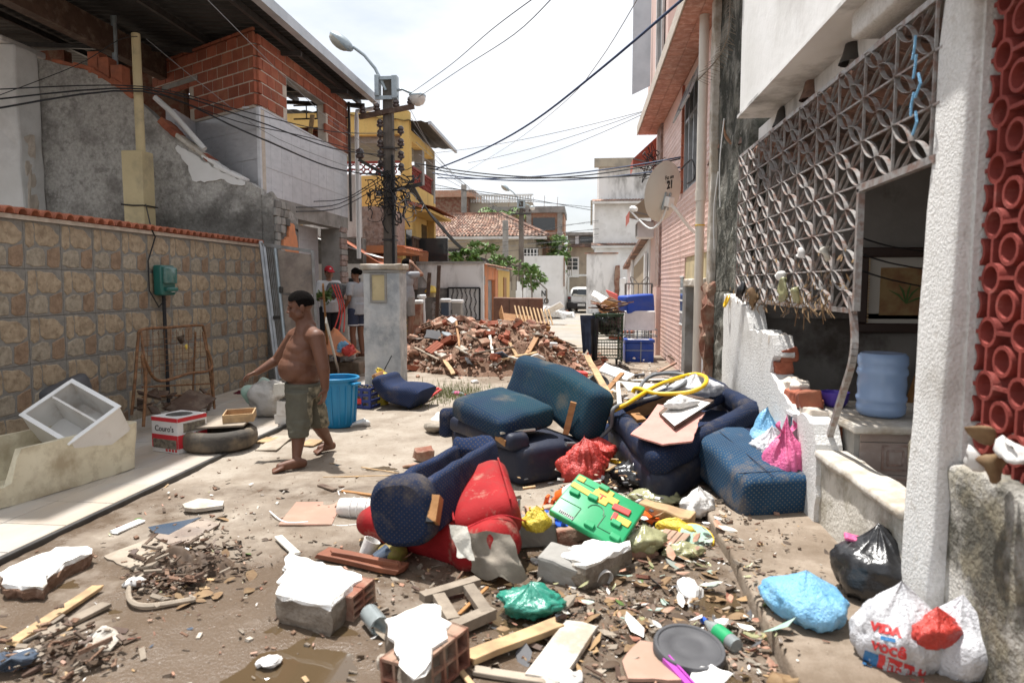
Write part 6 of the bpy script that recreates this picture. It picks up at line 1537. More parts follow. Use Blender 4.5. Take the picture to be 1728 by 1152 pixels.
text_mb('Couro\'s',.075,0,.001).xf(cm2@Mx.Rotation(-pi/2,4,'Z')@frame_m((0,-S3/2-.006,.055),(1,0,0),(0,0,1))).build('lettering','print_dark',ct_)
# tyre with board and wooden tray on top
tc0=gz(370,735,FZ+.1);tc0.z=FZ;ty=thing('car_tyre','muddy worn car tyre lying flat on the tiled forecourt','tyre',tc0)
MB().lathe([(.215,.03),(.26,.0),(.31,.0),(.345,.03),(.352,.09),(.345,.15),(.31,.18),(.26,.18),(.215,.15),(.205,.17),(.19,.165),(.185,.09),(.19,.015),(.205,.01),(.215,.03)],48,cap=False).build('casing','rubber',ty,**WS)
MB().lathe([(.0,.012),(.2,.012),(.2,.02),(.0,.02)],24,cap=False).build('mud_inside','rubble_soil',ty,w=False)
bm3=frame_m(tc0+V((-.02,.10,.222)),(.98,.2,.03),(-.2,.98,.08))
tag(MB().rbox((.52,.42,.02),.004,bm3,1).build('cupboard_board','board_tan'),'stained brown board lying across the top of the tyre','board')
wm_=frame_m(tc0+V((.14,.14,.275)),(.93,.33,.03),(-.33,.93,.06));wt=thing('wooden_tray','small pale wooden drawer box on the board over the tyre','tray',wm_.translation);b=MB()
for(c,d) in(((0,-.12,0),(.28,.012,.08)),((0,.12,0),(.28,.012,.08)),((-.135,0,0),(.012,.228,.08)),((.135,0,0),(.012,.228,.08))):b.box(c,d,wm_)
b.build('sides','wood_pale',wt);MB().box((0,0,-.034),(.258,.228,.008),wm_).build('bottom','wood_orange',wt)
# folding bed frame standing on end against the wall
bf=thing('folding_bed_frame','rusty folding bed frame standing against the stone wall','bed frame',(-4.75,7.4,FZ))
Y1_,Y2_=7.0,6.6
def bp(px,py,x):return gx(px,py,x)
f1=smooth_path([bp(222,700,-4.72),bp(228,640,-4.74),bp(233,575,-4.78),bp(240,556,-4.79),bp(290,552,-4.8),bp(335,549,-4.8),bp(344,556,-4.79),bp(352,610,-4.75),bp(362,690,-4.7)],5);MB().tube(f1,.016,8).build('back_hoop','rust',bf,smooth=True)
f2=smooth_path([bp(242,720,-4.45),bp(246,640,-4.48),bp(240,600,-4.5),bp(258,635,-4.48),bp(278,642,-4.46),bp(318,630,-4.46),bp(350,626,-4.46),bp(358,615,-4.47),bp(350,590,-4.5)],5);MB().tube(f2,.016,8).build('seat_hoop','rust',bf,smooth=True)
MB().tube([bp(243,600,-4.5),bp(238,560,-4.78)],.012,6).build('link_bar','rust',bf);MB().tube([bp(350,600,-4.5),bp(342,560,-4.78)],.012,6).build('link_bar','rust',bf)
MB().tube([bp(358,620,-4.47),bp(362,690,-4.4)],.014,6).build('leg','rust',bf);MB().tube([bp(330,560,-4.78),bp(324,700,-4.72)],.012,6).build('leg','rust',bf)
b=MB()
for k in range(7):b.tube([bp(234,575+k*9,-4.77),bp(348,566+k*9,-4.77)],.004,4)
for k in range(11):x=238+k*10;b.tube([bp(x,556,-4.79),bp(x+1,632,-4.73)],.003,4)
b.build('wire_mesh','rust',bf)
for k,(y_) in enumerate((655,672)):MB().tube([bp(240,y_-2,-4.6),bp(355,y_-8,-4.6)],.010,5).build('cross_bar','rust',bf)
sp=MB()
for k in range(9):c=bp(258+k*8.5,560,-4.79);sp.tube([c+V((0,.008*math.cos(a),-.004*a)) for a in range(9)],.004,3)
sp.build('springs','rust',bf)
c=bp(307,572,-4.74);tag(MB().ball(c,(.03,.05,.055),10,8,rough(.04,18)).build('brown_leaf','leaf_dark',smooth=2),'dark brown leaf wad hooked on the bed frame mesh','leaf');c=bp(315,585,-4.72);tag(MB().ball(c,(.015,.028,.04),8,6,rough(.02,18)).build('yellow_scrap','toy_yellow',smooth=2),'yellow scrap stuck on the bed frame mesh','scrap')
b=MB()
for k in range(26):
    c=bp(rng.uniform(230,355),rng.uniform(660,705),rng.uniform(-4.9,-4.5));b.rbox((rng.uniform(.1,.3),rng.uniform(.05,.15),.02),.004,TR(c)@Euler((rng.uniform(-.6,.6),rng.uniform(-.6,.6),rng.uniform(0,3))).to_matrix().to_4x4(),1)
stuff(b.build('dark_debris','wood_dark'),'dark splintered boards heaped under the rusty bed frame','debris')
tag(MB().rbox((.5,.35,.012),.004,frame_m(bp(320,680,-4.45),(.1,.95,.28),(-.9,.1,.3)),1).build('charred_board','wood_dark'),'dark curled board propped in front of the bed frame legs','board')
# sacks
def sack(name,label,c,r,mat,seed,rz=0.,amp=.06,fr=6.):
    b=MB().ball((0,0,0),r,34,24,lambda p:V((p.x,p.y,max(p.z,-r[2]*.72))));b.warp(rough(amp,fr,seed));b.warp(lambda p:p*(1-.22*max(0,1-7*abs(n3(p,fr*1.1,seed+9)))));b.warp(rough(amp*.3,fr*3.1,seed+3));b.xf(TR(V(c))@Mx.Rotation(rz,4,'Z'))
    return tag(b.build(name,mat,smooth=2),label,'sack')
c=gz(440,712,.0);sack('white_sack','full grubby white woven sack slumped beside the tyre',V((c.x+.02,c.y+.22,.22)),(.26,.24,.25),'sack',2)
c2=V((c.x-.16,c.y+.26,.32));b=MB().prism([(-.17,-.02),(.16,-.10),(.24,.20),(.04,.12),(-.14,.06)],.12);b.warp(rough(.03,8,2));tag(MB().rbox((.36,.14,.22),.07,TR(c2)@Euler((.2,-.45,.2)).to_matrix().to_4x4(),3,(5,3,4)).warp(rough(.05,7,4)).build('green_sack','sack_green',smooth=True),'pale green folded sack lying on the white woven sack','sack')
sack('maroon_cloth','dark maroon cloth bundle against the foot of the stone wall',gx(400,675,-5.0)+V((.08,0,.02)),(.16,.2,.11),'cloth_maroon',6)
# splintered white drawers and broken white boards by the gate
r=random.Random(14)
for i,(px,py,dx,dy,dz,z,an,lb) in enumerate(((478,668,.34,.3,.12,.42,.3,'white broken drawer front topping the stack behind the boy'),(482,690,.30,.28,.16,.22,.1,'grimy white drawer box mid stack behind the boy'),(484,715,.34,.3,.14,.08,-.2,'lowest white drawer in the stack behind the boy'))):
    c=gz(px,725,0);m=TR((c.x,c.y+.25,z))@Euler((r.uniform(-.15,.15),r.uniform(-.2,.1),an)).to_matrix().to_4x4();b=MB();t=.02
    for(p,d) in(((0,-dy/2,0),(dx,t,dz)),((0,dy/2,0),(dx,t,dz)),((-dx/2,0,0),(t,dy-t,dz)),((dx/2,0,0),(t,dy-t,dz)),((0,0,-dz/2+.01),(dx-t,dy-t,.01))):b.box(p,d,m)
    tag(b.build('broken_box','melamine' if i else 'foam'),lb,'drawer')
# blue bin and crate
c=gz(566,722,0);bn=thing('blue_bin','large round blue plastic bin behind the walking boy','bin',(c.x,c.y+.10,0))
prof=[(.0,.01),(.17,.01),(.185,.03),(.215,.50),(.22,.53),(.24,.535),(.245,.56),(.235,.57),(.215,.565),(.21,.52),(.175,.04),(.0,.03)]
b=MB().lathe(prof,40,cap=False);b.build('shell','plastic_blue',bn,**WS)
for k in range(16):
    a=2*pi*k/16;MB().bar((math.cos(a)*.19,math.sin(a)*.19,.05),(math.cos(a)*.219,math.sin(a)*.219,.48),.012,.012,(math.cos(a),math.sin(a),0)).build('rib','plastic_blue',bn,w=False)
for k in(0,1):
    a=R(-20)+k*pi;MB().rbox((.07,.12,.03),.012,Mx.Rotation(a,4,'Z')@TR((.255,0,.50)),2).build('handle','plastic_blue',bn,**WS)
c=gz(606,690,0);bc=thing('bottle_crate','dark blue plastic bottle crate full of brown bottles beside the blue bin','crate',(c.x,c.y+.18,0),(0,0,R(-12)));b=MB();w_,d_,h_=.36,.30,.27
for z in(.02,.1,.18,.25):
    for(p,d) in(((0,-d_/2,z),(w_,.012,.035)),((0,d_/2,z),(w_,.012,.035)),((-w_/2,0,z),(.012,d_-.012,.035)),((w_/2,0,z),(.012,d_-.012,.035))):b.box(p,d)
for x in(-w_/2,-w_/6,w_/6,w_/2):
    for y in(-d_/2,d_/2):b.box((x*.985,y*.97,.135),(.03,.02,.26))
b.box((0,0,.012),(w_-.02,d_-.02,.012));b.build('frame','plastic_crate',bc,w=False)
bo=MB().lathe([(.0,0),(.033,0),(.034,.15),(.016,.2),(.015,.25),(.0,.25)],10,cap=False).mesh('bottle','carton_dark',True)
for i in range(4):
    for j in range(3):tag(link('bottle',bo,None,V((c.x,c.y+.18,.02))+Mx.Rotation(R(-12),3,'Z')@V((-.125+i*.083,-.09+j*.09,0))),'small brown bottle standing in the dark blue crate','bottle','bottles in the blue crate')
MB().box((.02,-d_/2-.008,.10),(.08,.004,.07)).build('emblem','print_red',bc,w=False)
c=gz(640,688,0);sack('yellow_plastic_bag','crumpled yellow plastic sheet beside the curved navy cushion',V((c.x-.03,c.y+.24,.22)),(.13,.10,.28),'bag_yellow',8,0,.07,7)
# curved navy sofa arm on the ground with wooden end
c=gz(672,692,0);na=thing('curved_sofa_arm','curved navy sofa arm piece lying by the gate post with bare wood end','sofa piece',(c.x,c.y+.22,0))
b=MB();prof=[];nn=14
for i in range(nn+1):
    t=i/nn;a=R(160-190*t);prof.append(V((.05+.26*math.cos(a)*(1.0),0,.12+.19*math.sin(a)+.06)))
path=[V((-.30,.0,.30)),V((-.24,0,.22)),V((-.12,0,.16)),V((.02,0,.15)),V((.16,0,.16)),V((.26,0,.15))]
def slab_sweep(pts,th,wd,rad=.05):
    b=MB();vs=[];fs=[];n=20;ring=[]
    for j in range(n):
        a=2*pi*j/n;c_,s_=math.cos(a),math.sin(a);ring.append((math.copysign(abs(c_)**.4,c_)*wd/2,math.copysign(abs(s_)**.55,s_)))
    P_=smooth_path(pts,5);ks=len(P_)
    for i,p in enumerate(P_):
        tan=(P_[min(i+1,ks-1)]-P_[max(i-1,0)]).normalized();nm=V((-tan.z,0,tan.x));tt=th[0]+(th[1]-th[0])*i/(ks-1)
        f=min(1,.55+.45*math.sin(min(i,ks-1-i)/2.2*pi/2)) if min(i,ks-1-i)<2.2 else 1
        for y,h in ring:vs.append(p+V((0,y*f**.3,0))+nm*h*tt/2*f)
    for i in range(ks-1):fs +=[(i*n+j,i*n+(j+1)%n,(i+1)*n+(j+1)%n,(i+1)*n+j) for j in range(n)]
    fs +=[tuple(range(n-1,-1,-1)),tuple((ks-1)*n+j for j in range(n))]
    return b.add(vs,fs)
slab_sweep([(-.26,0,.42),(-.20,0,.30),(-.08,0,.21),(.08,0,.19),(.24,0,.17),(.31,0,.13)],(.16,.34),.56).xf(Mx.Rotation(R(-14),4,'Z')).build('upholstery','navy_blue',na,w=False,**SU)
MB().rbox((.05,.44,.2),.01,TR((-.29,.05,.36))@Mx.Rotation(R(-32),4,'Y'),1).build('wood_end','wood',na,w=False)
c1,c2=gz(700,680,.04),gz(740,655,.12);rs=thing('red_clothes_rack','broken red plastic frame on the grass beside the curved navy arm','frame',c1);b=MB();b.tube([c1,(c1+c2)/2+V((.02,0,.06)),c2],.018,6);b.tube([c1+V((.06,-.03,-.02)),c2+V((.03,-.04,-.02))],.018,6)
for k in range(3):q_=c1+(c2-c1)*(k/2);b.tube([q_,q_+V((.05,-.03,-.02))],.014,6)
b.build('frame','print_red',rs)
c1,c2=gz(785,678,.02),gz(842,672,.03);tag(MB().tube([c1,c2],.014,6).build('red_stick','print_red'),'thin red plastic stick lying on the wet ground','stick')
# leaning gate leaf: aluminium frame with rusty sheet panels
ga=thing('leaning_gate','tall grey metal gate leaf with rusty sheet panels leaning on the wall end','gate',gz(495,655,0))
g1,g2,g3,g4=gz(462,655,.02),gz(542,640,.02),gz(438,408,2.2),gz(530,425,2.1)
yb=10.2;P1,P2,P3,P4=gy(468,640,9.7),gy(538,632,9.55),gy(440,412,10.25),gy(527,424,10.15)
def gl(u,v):return(P1*(1-u)+P2*u)*(1-v)+(P3*(1-u)+P4*u)*v
MB().bar(gl(0,-.02),gl(0,1.02),.05,.06).build('stile','alu',ga);MB().bar(gl(.06,0),gl(.06,1),.035,.05).build('stile','alu',ga);MB().bar(gl(0,1.0),gl(1,1.0),.05,.05).build('head_rail','gate_grey',ga);MB().bar(gl(1.0,0),gl(1.0,1),.04,.05).build('stile','gate_grey',ga)
for k in range(6):u=.10+k*.035;MB().bar(gl(u,0)+V((0,.04,0)),gl(u,.98)+V((0,.04,0)),.012,.02).build('bar','gate_grey',ga)
for(v0,v1) in((.05,.62),(.64,.97)):
    b=MB();b.add([gl(.32,v0),gl(.98,v0),gl(.98,v1),gl(.32,v1),gl(.32,v0)+V((.0,.03,0)),gl(.98,v0)+V((0,.03,0)),gl(.98,v1)+V((0,.03,0)),gl(.32,v1)+V((0,.03,0))],[(0,1,2,3),(7,6,5,4),(0,4,5,1),(1,5,6,2),(2,6,7,3),(3,7,4,0)]);b.build('sheet_panel','rust_sheet',ga)
MB().tube([gl(.30,-.0)+V((0,-.04,0)),gl(.30,.98)+V((0,-.04,0))],.025,8).build('lock_tube','galv',ga);MB().rbox((.05,.05,.10),.01,TR(gl(.34,.66)+V((0,-.05,0))),1).build('lock','dark_metal',ga)
MB().bar(gl(.1,.45)+V((0,-.03,0)),gl(.3,.45)+V((0,-.03,0)),.02,.05).build('cross_strap','dark_metal',ga)
tag(MB().bar(gz(572,630,.02),gy(550,540,9.7),.02,.10).build('leaning_board','foam'),'narrow pale board leaning beside the metal gate','board')
tag(MB().bar(gz(556,628,.02),gy(545,480,10.2),.03,.05).build('leaning_lath','wood'),'brown lath leaning between gate and brick planter','lath')
# low brick planter wall and heap on the porch
pw=thing('low_brick_wall','low grey brick planter wall in front of the porch','wall',gz(580,610,0));bm5=MB().rbox((.2,.12,.085),.012,None,1).mesh('brick','concrete')
q0,q1=gz(540,632,0),gz(612,605,0);dv=(q1-q0);Lw=dv.length;dv.normalize();
for r_ in range(5):
    s_=-.1*(r_%2)
    while s_<Lw:link('brick',bm5,pw,q0+dv*(s_+.1)+V((0,0,.05+r_*.092))-pw.location,(rng.uniform(-.03,.03),0,math.atan2(dv.y,dv.x)+rng.uniform(-.04,.04)));s_ +=.208
c=gy(560,545,11.4);b=MB().lathe([(.42,0),(.30,.14),(.16,.3),(.06,.42),(.0,.47)],20,cap=False);b.warp(rough(.06,6));b.xf(TR((c.x,11.5,.4)));stuff(b.build('orange_sand','orange_wall',smooth=2),'heap of orange sand behind the low brick wall','sand')
for i,(px,py,yy,mt_,rr,lb) in enumerate(((574,530,11.9,'purple',.13,'greyish purple bucket beside the woman'),(583,540,11.8,'bag_white',.16,'white bundle on the porch beside the woman'),(575,570,11.3,'bag_blue',.12,'blue plastic bag on the low brick wall'),(590,578,11.2,'toy_red',.1,'red cloth on the low brick wall'),(545,480,12.3,'cloth_white',.14,'white basin on the porch behind the gate'),(583,525,12.0,'bag_yellow',.1,'yellow bag behind the purple bucket'))):
    c=gy(px,py,yy);c.z=(.24 if yy>11.6 else .42)+rr*.6;sack('porch_bundle',lb,c,(rr*1.1,rr*.9,rr*.85),mt_,50+i,0,.07,9)
for i in range(3):tag(MB().tube(smooth_path([gy(560+i*5,480,12.2),gy(573+i*4,520,11.9),gy(562+i*9,560,11.6)],5),.012,5).build('red_tube','toy_red'),['left','middle','right'][i]+' thin red tube of the folded chair frame on the porch','tube')
c=gy(548,500,11.0);lp=thing('potted_plant','small green leafy plant by the gate and brick wall','plant',c);leaf_cloud(c,(.13,.13,.14),130,.05,seed=5).build('leaves','leaf_green',lp);MB().tube([c-V((0,0,.45)),c],.012,5).build('stem','foliage_dark',lp)
# ---------------------------------------------------------------- rubble heap in the middle of the street
RC=gz(800,590,.0);RC=V((-1.75,13.2,0))
def heap(x,y):
    a=max(0,1-((x+1.9)/1.75)**2-((y-13.6)/2.0)**2);c=max(0,1-((x+.6)/1.2)**2-((y-13.2)/1.5)**2);e=max(0,1-((x+3.3)/1.2)**2-((y-14.0)/1.7)**2)
    return .80*a**.9+.2*c+.36*e
b=MB().sheet((-4.7,11.2,0),(5.4,0,0),(0,5.2,0),90,80,lambda p,u,v:V((p.x,p.y,heap(p.x,p.y)*(1+.25*n3(p,3))+n3(p,9)*.05-.05)))
stuff(b.build('rubble_earth','rubble_soil',smooth=2),'brown earth and crushed brick forming the rubble heap','rubble')
r=random.Random(21);RK=['half red brick','thick pale brick lump','chipped red brick end','long red brick piece','flat pale brick piece','dirty plaster flake','small cubic red brick lump','tan board scrap','narrow pale brick strip','squarish red brick block','hollow red clay block','short hollow pale clay block']
def rub_pt(k=.9):
    while 1:
        x,y=r.uniform(-4.3,.55),r.uniform(11.2,15.2);h=heap(x,y)
        if h>.015 or r.random()<.06:return V((x,y,h))
shapes=[]
for i in range(10):
    d=[(.2,.1,.06),(.19,.13,.09),(.12,.1,.06),(.26,.13,.09),(.15,.12,.05),(.24,.18,.03),(.09,.08,.06),(.3,.2,.02),(.16,.06,.05),(.2,.19,.09)][i]
    shapes.append(MB().rbox(d,.01,None,1,(3,2,2)).warp(rough(.035,9,i*5)).mesh('brick_fragment',['brick_red','brick_pale','brick_red','brick','brick_pale','plaster_dirty','brick_red','board_tan','brick_pale','brick_red'][i]))
hollow=MB()
def hollow_brick(d=(.28,.19,.09),nh=(3,2)):
    b=MB();X,Y_,Z=d;t=.012
    for k in range(nh[0]+1):b.box((0,-Y_/2+t/2+(Y_-t)*k/nh[0],0),(X,t,Z))
    for k in range(nh[1]+1):b.box((0,0,-Z/2+t/2+(Z-t)*k/nh[1]),(X-.002,Y_-.002,t))
    return b
shapes.append(hollow_brick().mesh('brick_fragment','brick'));shapes.append(hollow_brick((.2,.19,.09)).mesh('brick_fragment','brick_pale'))
for i in range(285):
    p=rub_pt();i_=r.choice((0,1,2,3,4,6,8,9,0,1,2,4,5,10,11,6,2));tag(link('brick_fragment',shapes[i_],None,p+V((0,0,r.uniform(-.01,.06))),(r.uniform(-.6,.6),r.uniform(-.6,.6),r.uniform(0,6.3)),(r.uniform(.65,1.15),)*3),*(lambda a:(a,'brick fragment',a))(RK[i_]+' '+('near the crest of' if p.z>.85 else 'on the left shoulder of' if p.x<-2.9 else 'on the right tail of' if p.x>-.7 else 'on the back slope of' if p.y>13.7 else 'on the front face of')+' the rubble heap'))
b=MB()
for i in range(1700):
    p=rub_pt();s_=r.uniform(.015,.06);b.box(p+V((0,0,r.uniform(-.01,.03))),(s_,s_*r.uniform(.5,1),s_*r.uniform(.3,.8)),None,0,(r.uniform(-1,1),r.uniform(-1,1),r.uniform(0,6)));b.m[-6:]=[r.choice((0,0,1,2,3))]*6
stuff(b.build('brick_crumbs',['brick_red','brick_pale','rubble_soil','plaster_dirty']),'small brick crumbs strewn over the rubble heap','rubble')
def plank(name,label,p,q,w,t,mat,cat='plank',group=None,up=(0,0,1),seed=0,bend=.0):
    p,q=V(p),V(q);d=q-p;L=d.length;x=d.normalized();u=V(up);y=u.cross(x).normalized();z=x.cross(y);m=Mx((x,y,z)).transposed().to_4x4();m.translation=(p+q)/2
    b=MB().rbox((L,w,t),min(.004,t*.3),None,1,(max(3,int(L/.12)),2,1));b.warp(lambda v:v+V((0,n3((v.x*2,seed,0))*.01,bend*(v.x/L)**2*4+n3((v.x*3,v.y*6,seed))*t*.25)) if abs(v.x)<L*.49 else v+V((n3((v.y*40,v.z*30,seed))*.03,0,bend)));b.xf(m)
    return tag(b.build(name,mat),label,cat,group)
def hp(px,py):
    d=ray(px,py);o=V((0,0,CZ));
    for k in range(600):
        q_=o+d*(9+k*.012)
        if q_.z <=max(0,heap(q_.x,q_.y))+.02:return q_
    return gz(px,py)
plank('white_beam','long white painted beam sloping down the right of the rubble heap',hp(838,545)+V((0,0,.08)),hp(935,588)+V((0,0,.06)),.14,.09,'white_paint','beam')
plank('white_beam','second white beam continuing down to the foot of the rubble heap',hp(905,572)+V((0,0,.1)),hp(965,592)+V((0,0,.05)),.16,.03,'foam','beam')
for i,(a,c,w_,mt_) in enumerate((((750,610),(765,637),.08,'wood_pale'),((860,582),(875,612),.06,'wood_pale'),((880,618),(905,575),.10,'wood'),((706,575),(760,528),.18,'wood_dark'),((720,545),(790,520),.14,'wood_dark'),((935,575),(978,600),.12,'wood'),((930,572),(970,588),.10,'wood_dark'),((945,605),(985,598),.06,'wood_pale'),((800,600),(868,590),.05,'wood_grey'),((825,560),(832,605),.05,'foam'),((700,590),(740,612),.06,'wood_grey'),((845,610),(905,600),.12,'wood_pale'),((895,640),(930,636),.05,'wood_pale'),((770,545),(775,590),.04,'wood'))):
    plank('splintered_plank',['pale lath on the front slope of the rubble heap','pale upright splinter in the rubble heap','brown plank end among the bricks','wide dark board on the left shoulder of the rubble heap','dark board below the black box','reddish board at the right tip of the rubble heap','dark board under the reddish board','pale stick at the heap edge towards the cart','grey lath across the middle of the rubble heap','cream trim strip sticking out of the bricks','grey lath at the left foot of the rubble heap','pale board at the lower right of the heap','short pale stick in front of the heap','brown stick near the top of the heap'][i],hp(*a)+V((0,0,.04)),hp(*c)+V((0,0,.06)),w_,.025,mt_,seed=i)
for i,(px,py,dx,dy,mt_,lb) in enumerate(((730,570,.34,.26,'grey_scrap','grey slab piece on the face of the rubble heap'),(683,560,.2,.18,'white_paint','white plate shard near the top of the rubble heap'),(842,605,.3,.16,'mirror_blue','bluish glass shard on the right of the rubble heap'),(762,545,.2,.16,'paper','pale flat scrap on the rubble heap'),(800,575,.26,.2,'board_tan','tan board scrap mid heap'),(870,615,.3,.2,'plaster_dirty','dirty plaster slab at the right of the heap'),(790,615,.22,.16,'grey_scrap','small grey slab at the foot of the heap'),(905,610,.26,.2,'paper','white sheet scrap at the foot of the heap'),(755,570,.22,.2,'galv','grey metal piece in the middle of the heap'))):
    b=MB().prism(jag([(-dx/2,-dy/2),(dx*.5,-dy*.4),(dx*.42,dy*.5),(-dx*.35,dy*.42)],.06,.015,i),.025);tag(b.build('slab_shard',mt_,None,hp(px,py)+V((0,0,.05)),(r.uniform(.2,.9),r.uniform(-.4,.4),r.uniform(0,3))),lb,'shard')
# dark box, slatted crate, brown board, wardrobe carcass at the back of the heap
c=hp(785,522);bx=thing('black_box','dark grey appliance casing lying on top of the rubble heap','appliance',c+V((0,.3,.28)),(R(-38),R(12),R(-18)));MB().rbox((.78,.5,.26),.02,None,1).build('case','fridge_dark',bx,w=False);MB().box((0,-.02,.134),(.66,.4,.006)).build('door_panel','glass_and_shade',bx,w=False)
cm3=frame_m(gy(893,535,14.4),(.9,.35,-.12),(-.3,.75,.6));sc_=thing('slatted_crate','broken wooden crate with a row of pale slats on the heap','crate',cm3.translation);MB().box((-.25,-.06,-.12),(.7,.5,.02),cm3).build('panel','wood',sc_);MB().box((-.05,-.34,-.03),(.9,.02,.2),cm3).build('side','wood_orange',sc_);MB().box((-.6,-.05,-.03),(.02,.5,.2),cm3).build('side','wood',sc_)
for k in range(10):MB().box((-.28+k*.085,.06+k*.0,.02),(.03,.52,.018),cm3).build('slat','wood_pale',sc_)
bb0,bb1=gy(833,540,15.9),gy(916,540,15.9);tp_=gy(870,502,15.9).z
bs=thing('brown_headboard','large upright brown board standing behind the rubble heap','board',((bb0.x+bb1.x)/2,15.9,0));MB().rbox((bb1.x-bb0.x,.12,tp_),.03,TR((0,0,tp_/2)),2,(6,1,4)).warp(rough(.02,2)).build('panel','ply_brown',bs,**WS)
for k in(-.2,.25):MB().box((k,-.066,tp_/2),(.012,.01,tp_-.06)).build('seam','wood_dark',bs,w=False)
wb=thing('fallen_cabinet','fallen brown cabinet on its side in front of the upright board','cabinet',gy(905,600,14.6));w0=gy(886,565,14.7);w1=gy(922,540,14.7);b=MB();b.span((w0.x,14.5,.1),(w1.x,14.53,.75));b.span((w0.x,14.5,.72),(w1.x+.05,15.3,.78));b.span((w1.x,14.5,.05),(w1.x+.05,15.3,.72));b.build('carcass','ply_brown',wb);MB().span((w0.x+.05,14.48,.3),(w1.x-.03,14.499,.7)).build('back_panel','fridge_dark',wb)
# ---------------------------------------------------------------- white hatchback, wrecked, at the end of the street
car=thing('parked_car','dirty white wrecked hatchback seen from behind with its tailgate glass gone','car',(-.1,37.6,.02),(0,0,R(-8)))
b=MB();secs=[
 (0.0,.74,.70,.42,.86,.86),(.05,.80,.74,.30,.90,.96),(.18,.81,.62,.28,.92,1.32),(.45,.82,.58,.28,.92,1.43),(1.4,.82,.58,.28,.92,1.45),(2.1,.82,.56,.28,.92,1.38),(2.7,.81,.62,.28,.93,.97),(3.6,.78,.6,.28,.82,.84),(3.75,.7,.55,.4,.7,.72)]
vs=[]
for y,wl,wt,z0,zb,z1 in secs:vs +=[(-wl*.92,y,z0),(-wl,y,z0+.2),(-wl,y,zb),(-wt,y,z1-.04),(-wt*.8,y,z1),(wt*.8,y,z1),(wt,y,z1-.04),(wl,y,zb),(wl,y,z0+.2),(wl*.92,y,z0)]
n=10;fs=[(i*n+j,(i+1)*n+j,(i+1)*n+j+1,i*n+j+1) for i in range(len(secs)-1) for j in range(n-1)]+[tuple(range(n)),tuple(range((len(secs)-1)*n+n-1,(len(secs)-1)*n-1,-1))]+[((len(secs)-1)*0+i*n,i*n+n-1,(i+1)*n+n-1,(i+1)*n) for i in range(len(secs)-1)]
b.add(vs,fs).build('body','car_white',car,**WS)
MB().rbox((1.66,.30,.36),.09,TR((0,.06,.44)),3).build('rear_bumper','car_bumper',car,**WS)
b=MB();b.add([(-.58,.045,.97),(.58,.045,.97),(.50,.172,1.33),(-.50,.172,1.33)],[(0,1,2,3)]);b.warp(lambda p:p+V((0,-.012,0)));b.build('tailgate_shade','glass_and_shade',car,w=False)  # dark sheet imitates the shaded cabin behind the missing glass
b=MB();b.rbox((1.0,.03,.08),.01,TR((0,.03,.98))@Mx.Rotation(.06,4,'Y'),1,(8,1,1)).warp(rough(.03,8)).build('torn_trim','foam',car,w=False)
for s_ in(-1,1):
    MB().rbox((.2,.1,.3),.03,TR((s_*.68,.03,.78)),2).build('tail_lamp','glass_and_shade',car,**WS);MB().rbox((.14,.04,.1),.02,TR((s_*.68,-.015,.85)),2).build('lamp_lens','tail_red',car,w=False)
    for y in(.62,2.95):
        wl_=MB().lathe([(.0,-.09),(.2,-.09),(.28,-.08),(.30,-.04),(.30,.04),(.28,.08),(.2,.09),(.0,.09)],24,TR((s_*.74,y,.30))@Mx.Rotation(pi/2,4,'Y'),cap=False).build('wheel','rubber',car,**WS)
        MB().lathe([(.0,-.10),(.17,-.095),(.17,.095),(.0,.10)],16,TR((s_*.74,y,.30))@Mx.Rotation(pi/2,4,'Y'),cap=False).build('rim','galv',wl_,w=False)
    b=MB();b.add([(s_*.828,.55,.95),(s_*.828,1.25,.95),(s_*.62,1.25,1.38),(s_*.62,.6,1.36)],[(0,1,2,3)]);b.build('side_window','glass_and_shade',car,w=False)
    b=MB();b.add([(s_*.828,1.32,.95),(s_*.828,2.3,.95),(s_*.615,2.0,1.36),(s_*.62,1.32,1.38)],[(0,1,2,3)]);b.build('side_window','glass_and_shade',car,w=False)
MB().box((0,-.10,.47),(.42,.015,.13)).build('number_plate','plate',car,w=False);MB().lathe([(.0,0),(.05,0),(.05,.02),(.0,.02)],16,TR((0,.03,.80))@Mx.Rotation(pi/2,4,'X'),cap=False).build('badge','dark_metal',car,w=False)
# rubble along the far street, both sides
for(cx,cy,sx,sy,k,lb) in((-1.55,33,1.2,4,40,'white plaster block in the rubble left of the white car'),(1.15,28,.6,7,60,'brick lump in the rubble along the right side of the street')):
    for i in range(k):
        p=V((cx+r.gauss(0,.45)*sx,cy+r.gauss(0,.45)*sy,0));s_=r.uniform(.15,.5);m=shapes[r.choice((0,1,2,3,4,9))] if cx>0 or i%3 else None
        if m is None:m=MB().rbox((.5,.4,.2),.02,None,1,(3,2,1)).warp(rough(.1,4,i)).mesh('rubble_block','plaster')
        tag(link('rubble_block',m,None,p+V((0,0,max(0,.5-abs(p.x-cx)*.5)*(1 if cx>0 else .5)*r.random()+.05)),(r.uniform(-.4,.4),r.uniform(-.4,.4),r.uniform(0,6)),(r.uniform(1.1,2.2),)*3 if cx>0 else(r.uniform(.8,1.6),)*3),lb,'rubble','far street rubble '+('right' if cx>0 else 'left'))
for i,(px,py,yy,L,mt_) in enumerate(((1019,505,24,.9,'white_paint'),(1026,515,22,.8,'white_paint'),(1036,500,25,.6,'toy_red'),(1029,520,20,.7,'wood'),(1030,512,21,.5,'brick_red'),(932,522,27,.9,'plaster'))):
    c=gy(px,py,yy);tag(MB().rbox((L,.5,.05),.01,TR(c)@Euler((.4,.5,.6*i)).to_matrix().to_4x4(),1).build('dumped_sheet',mt_),['white door panel on the far right rubble','second white panel lower on the far right rubble','red panel on the far right rubble','brown board low on the far right rubble','reddish slab beside the blue boxes','white slab left of the wrecked car'][i],'panel')
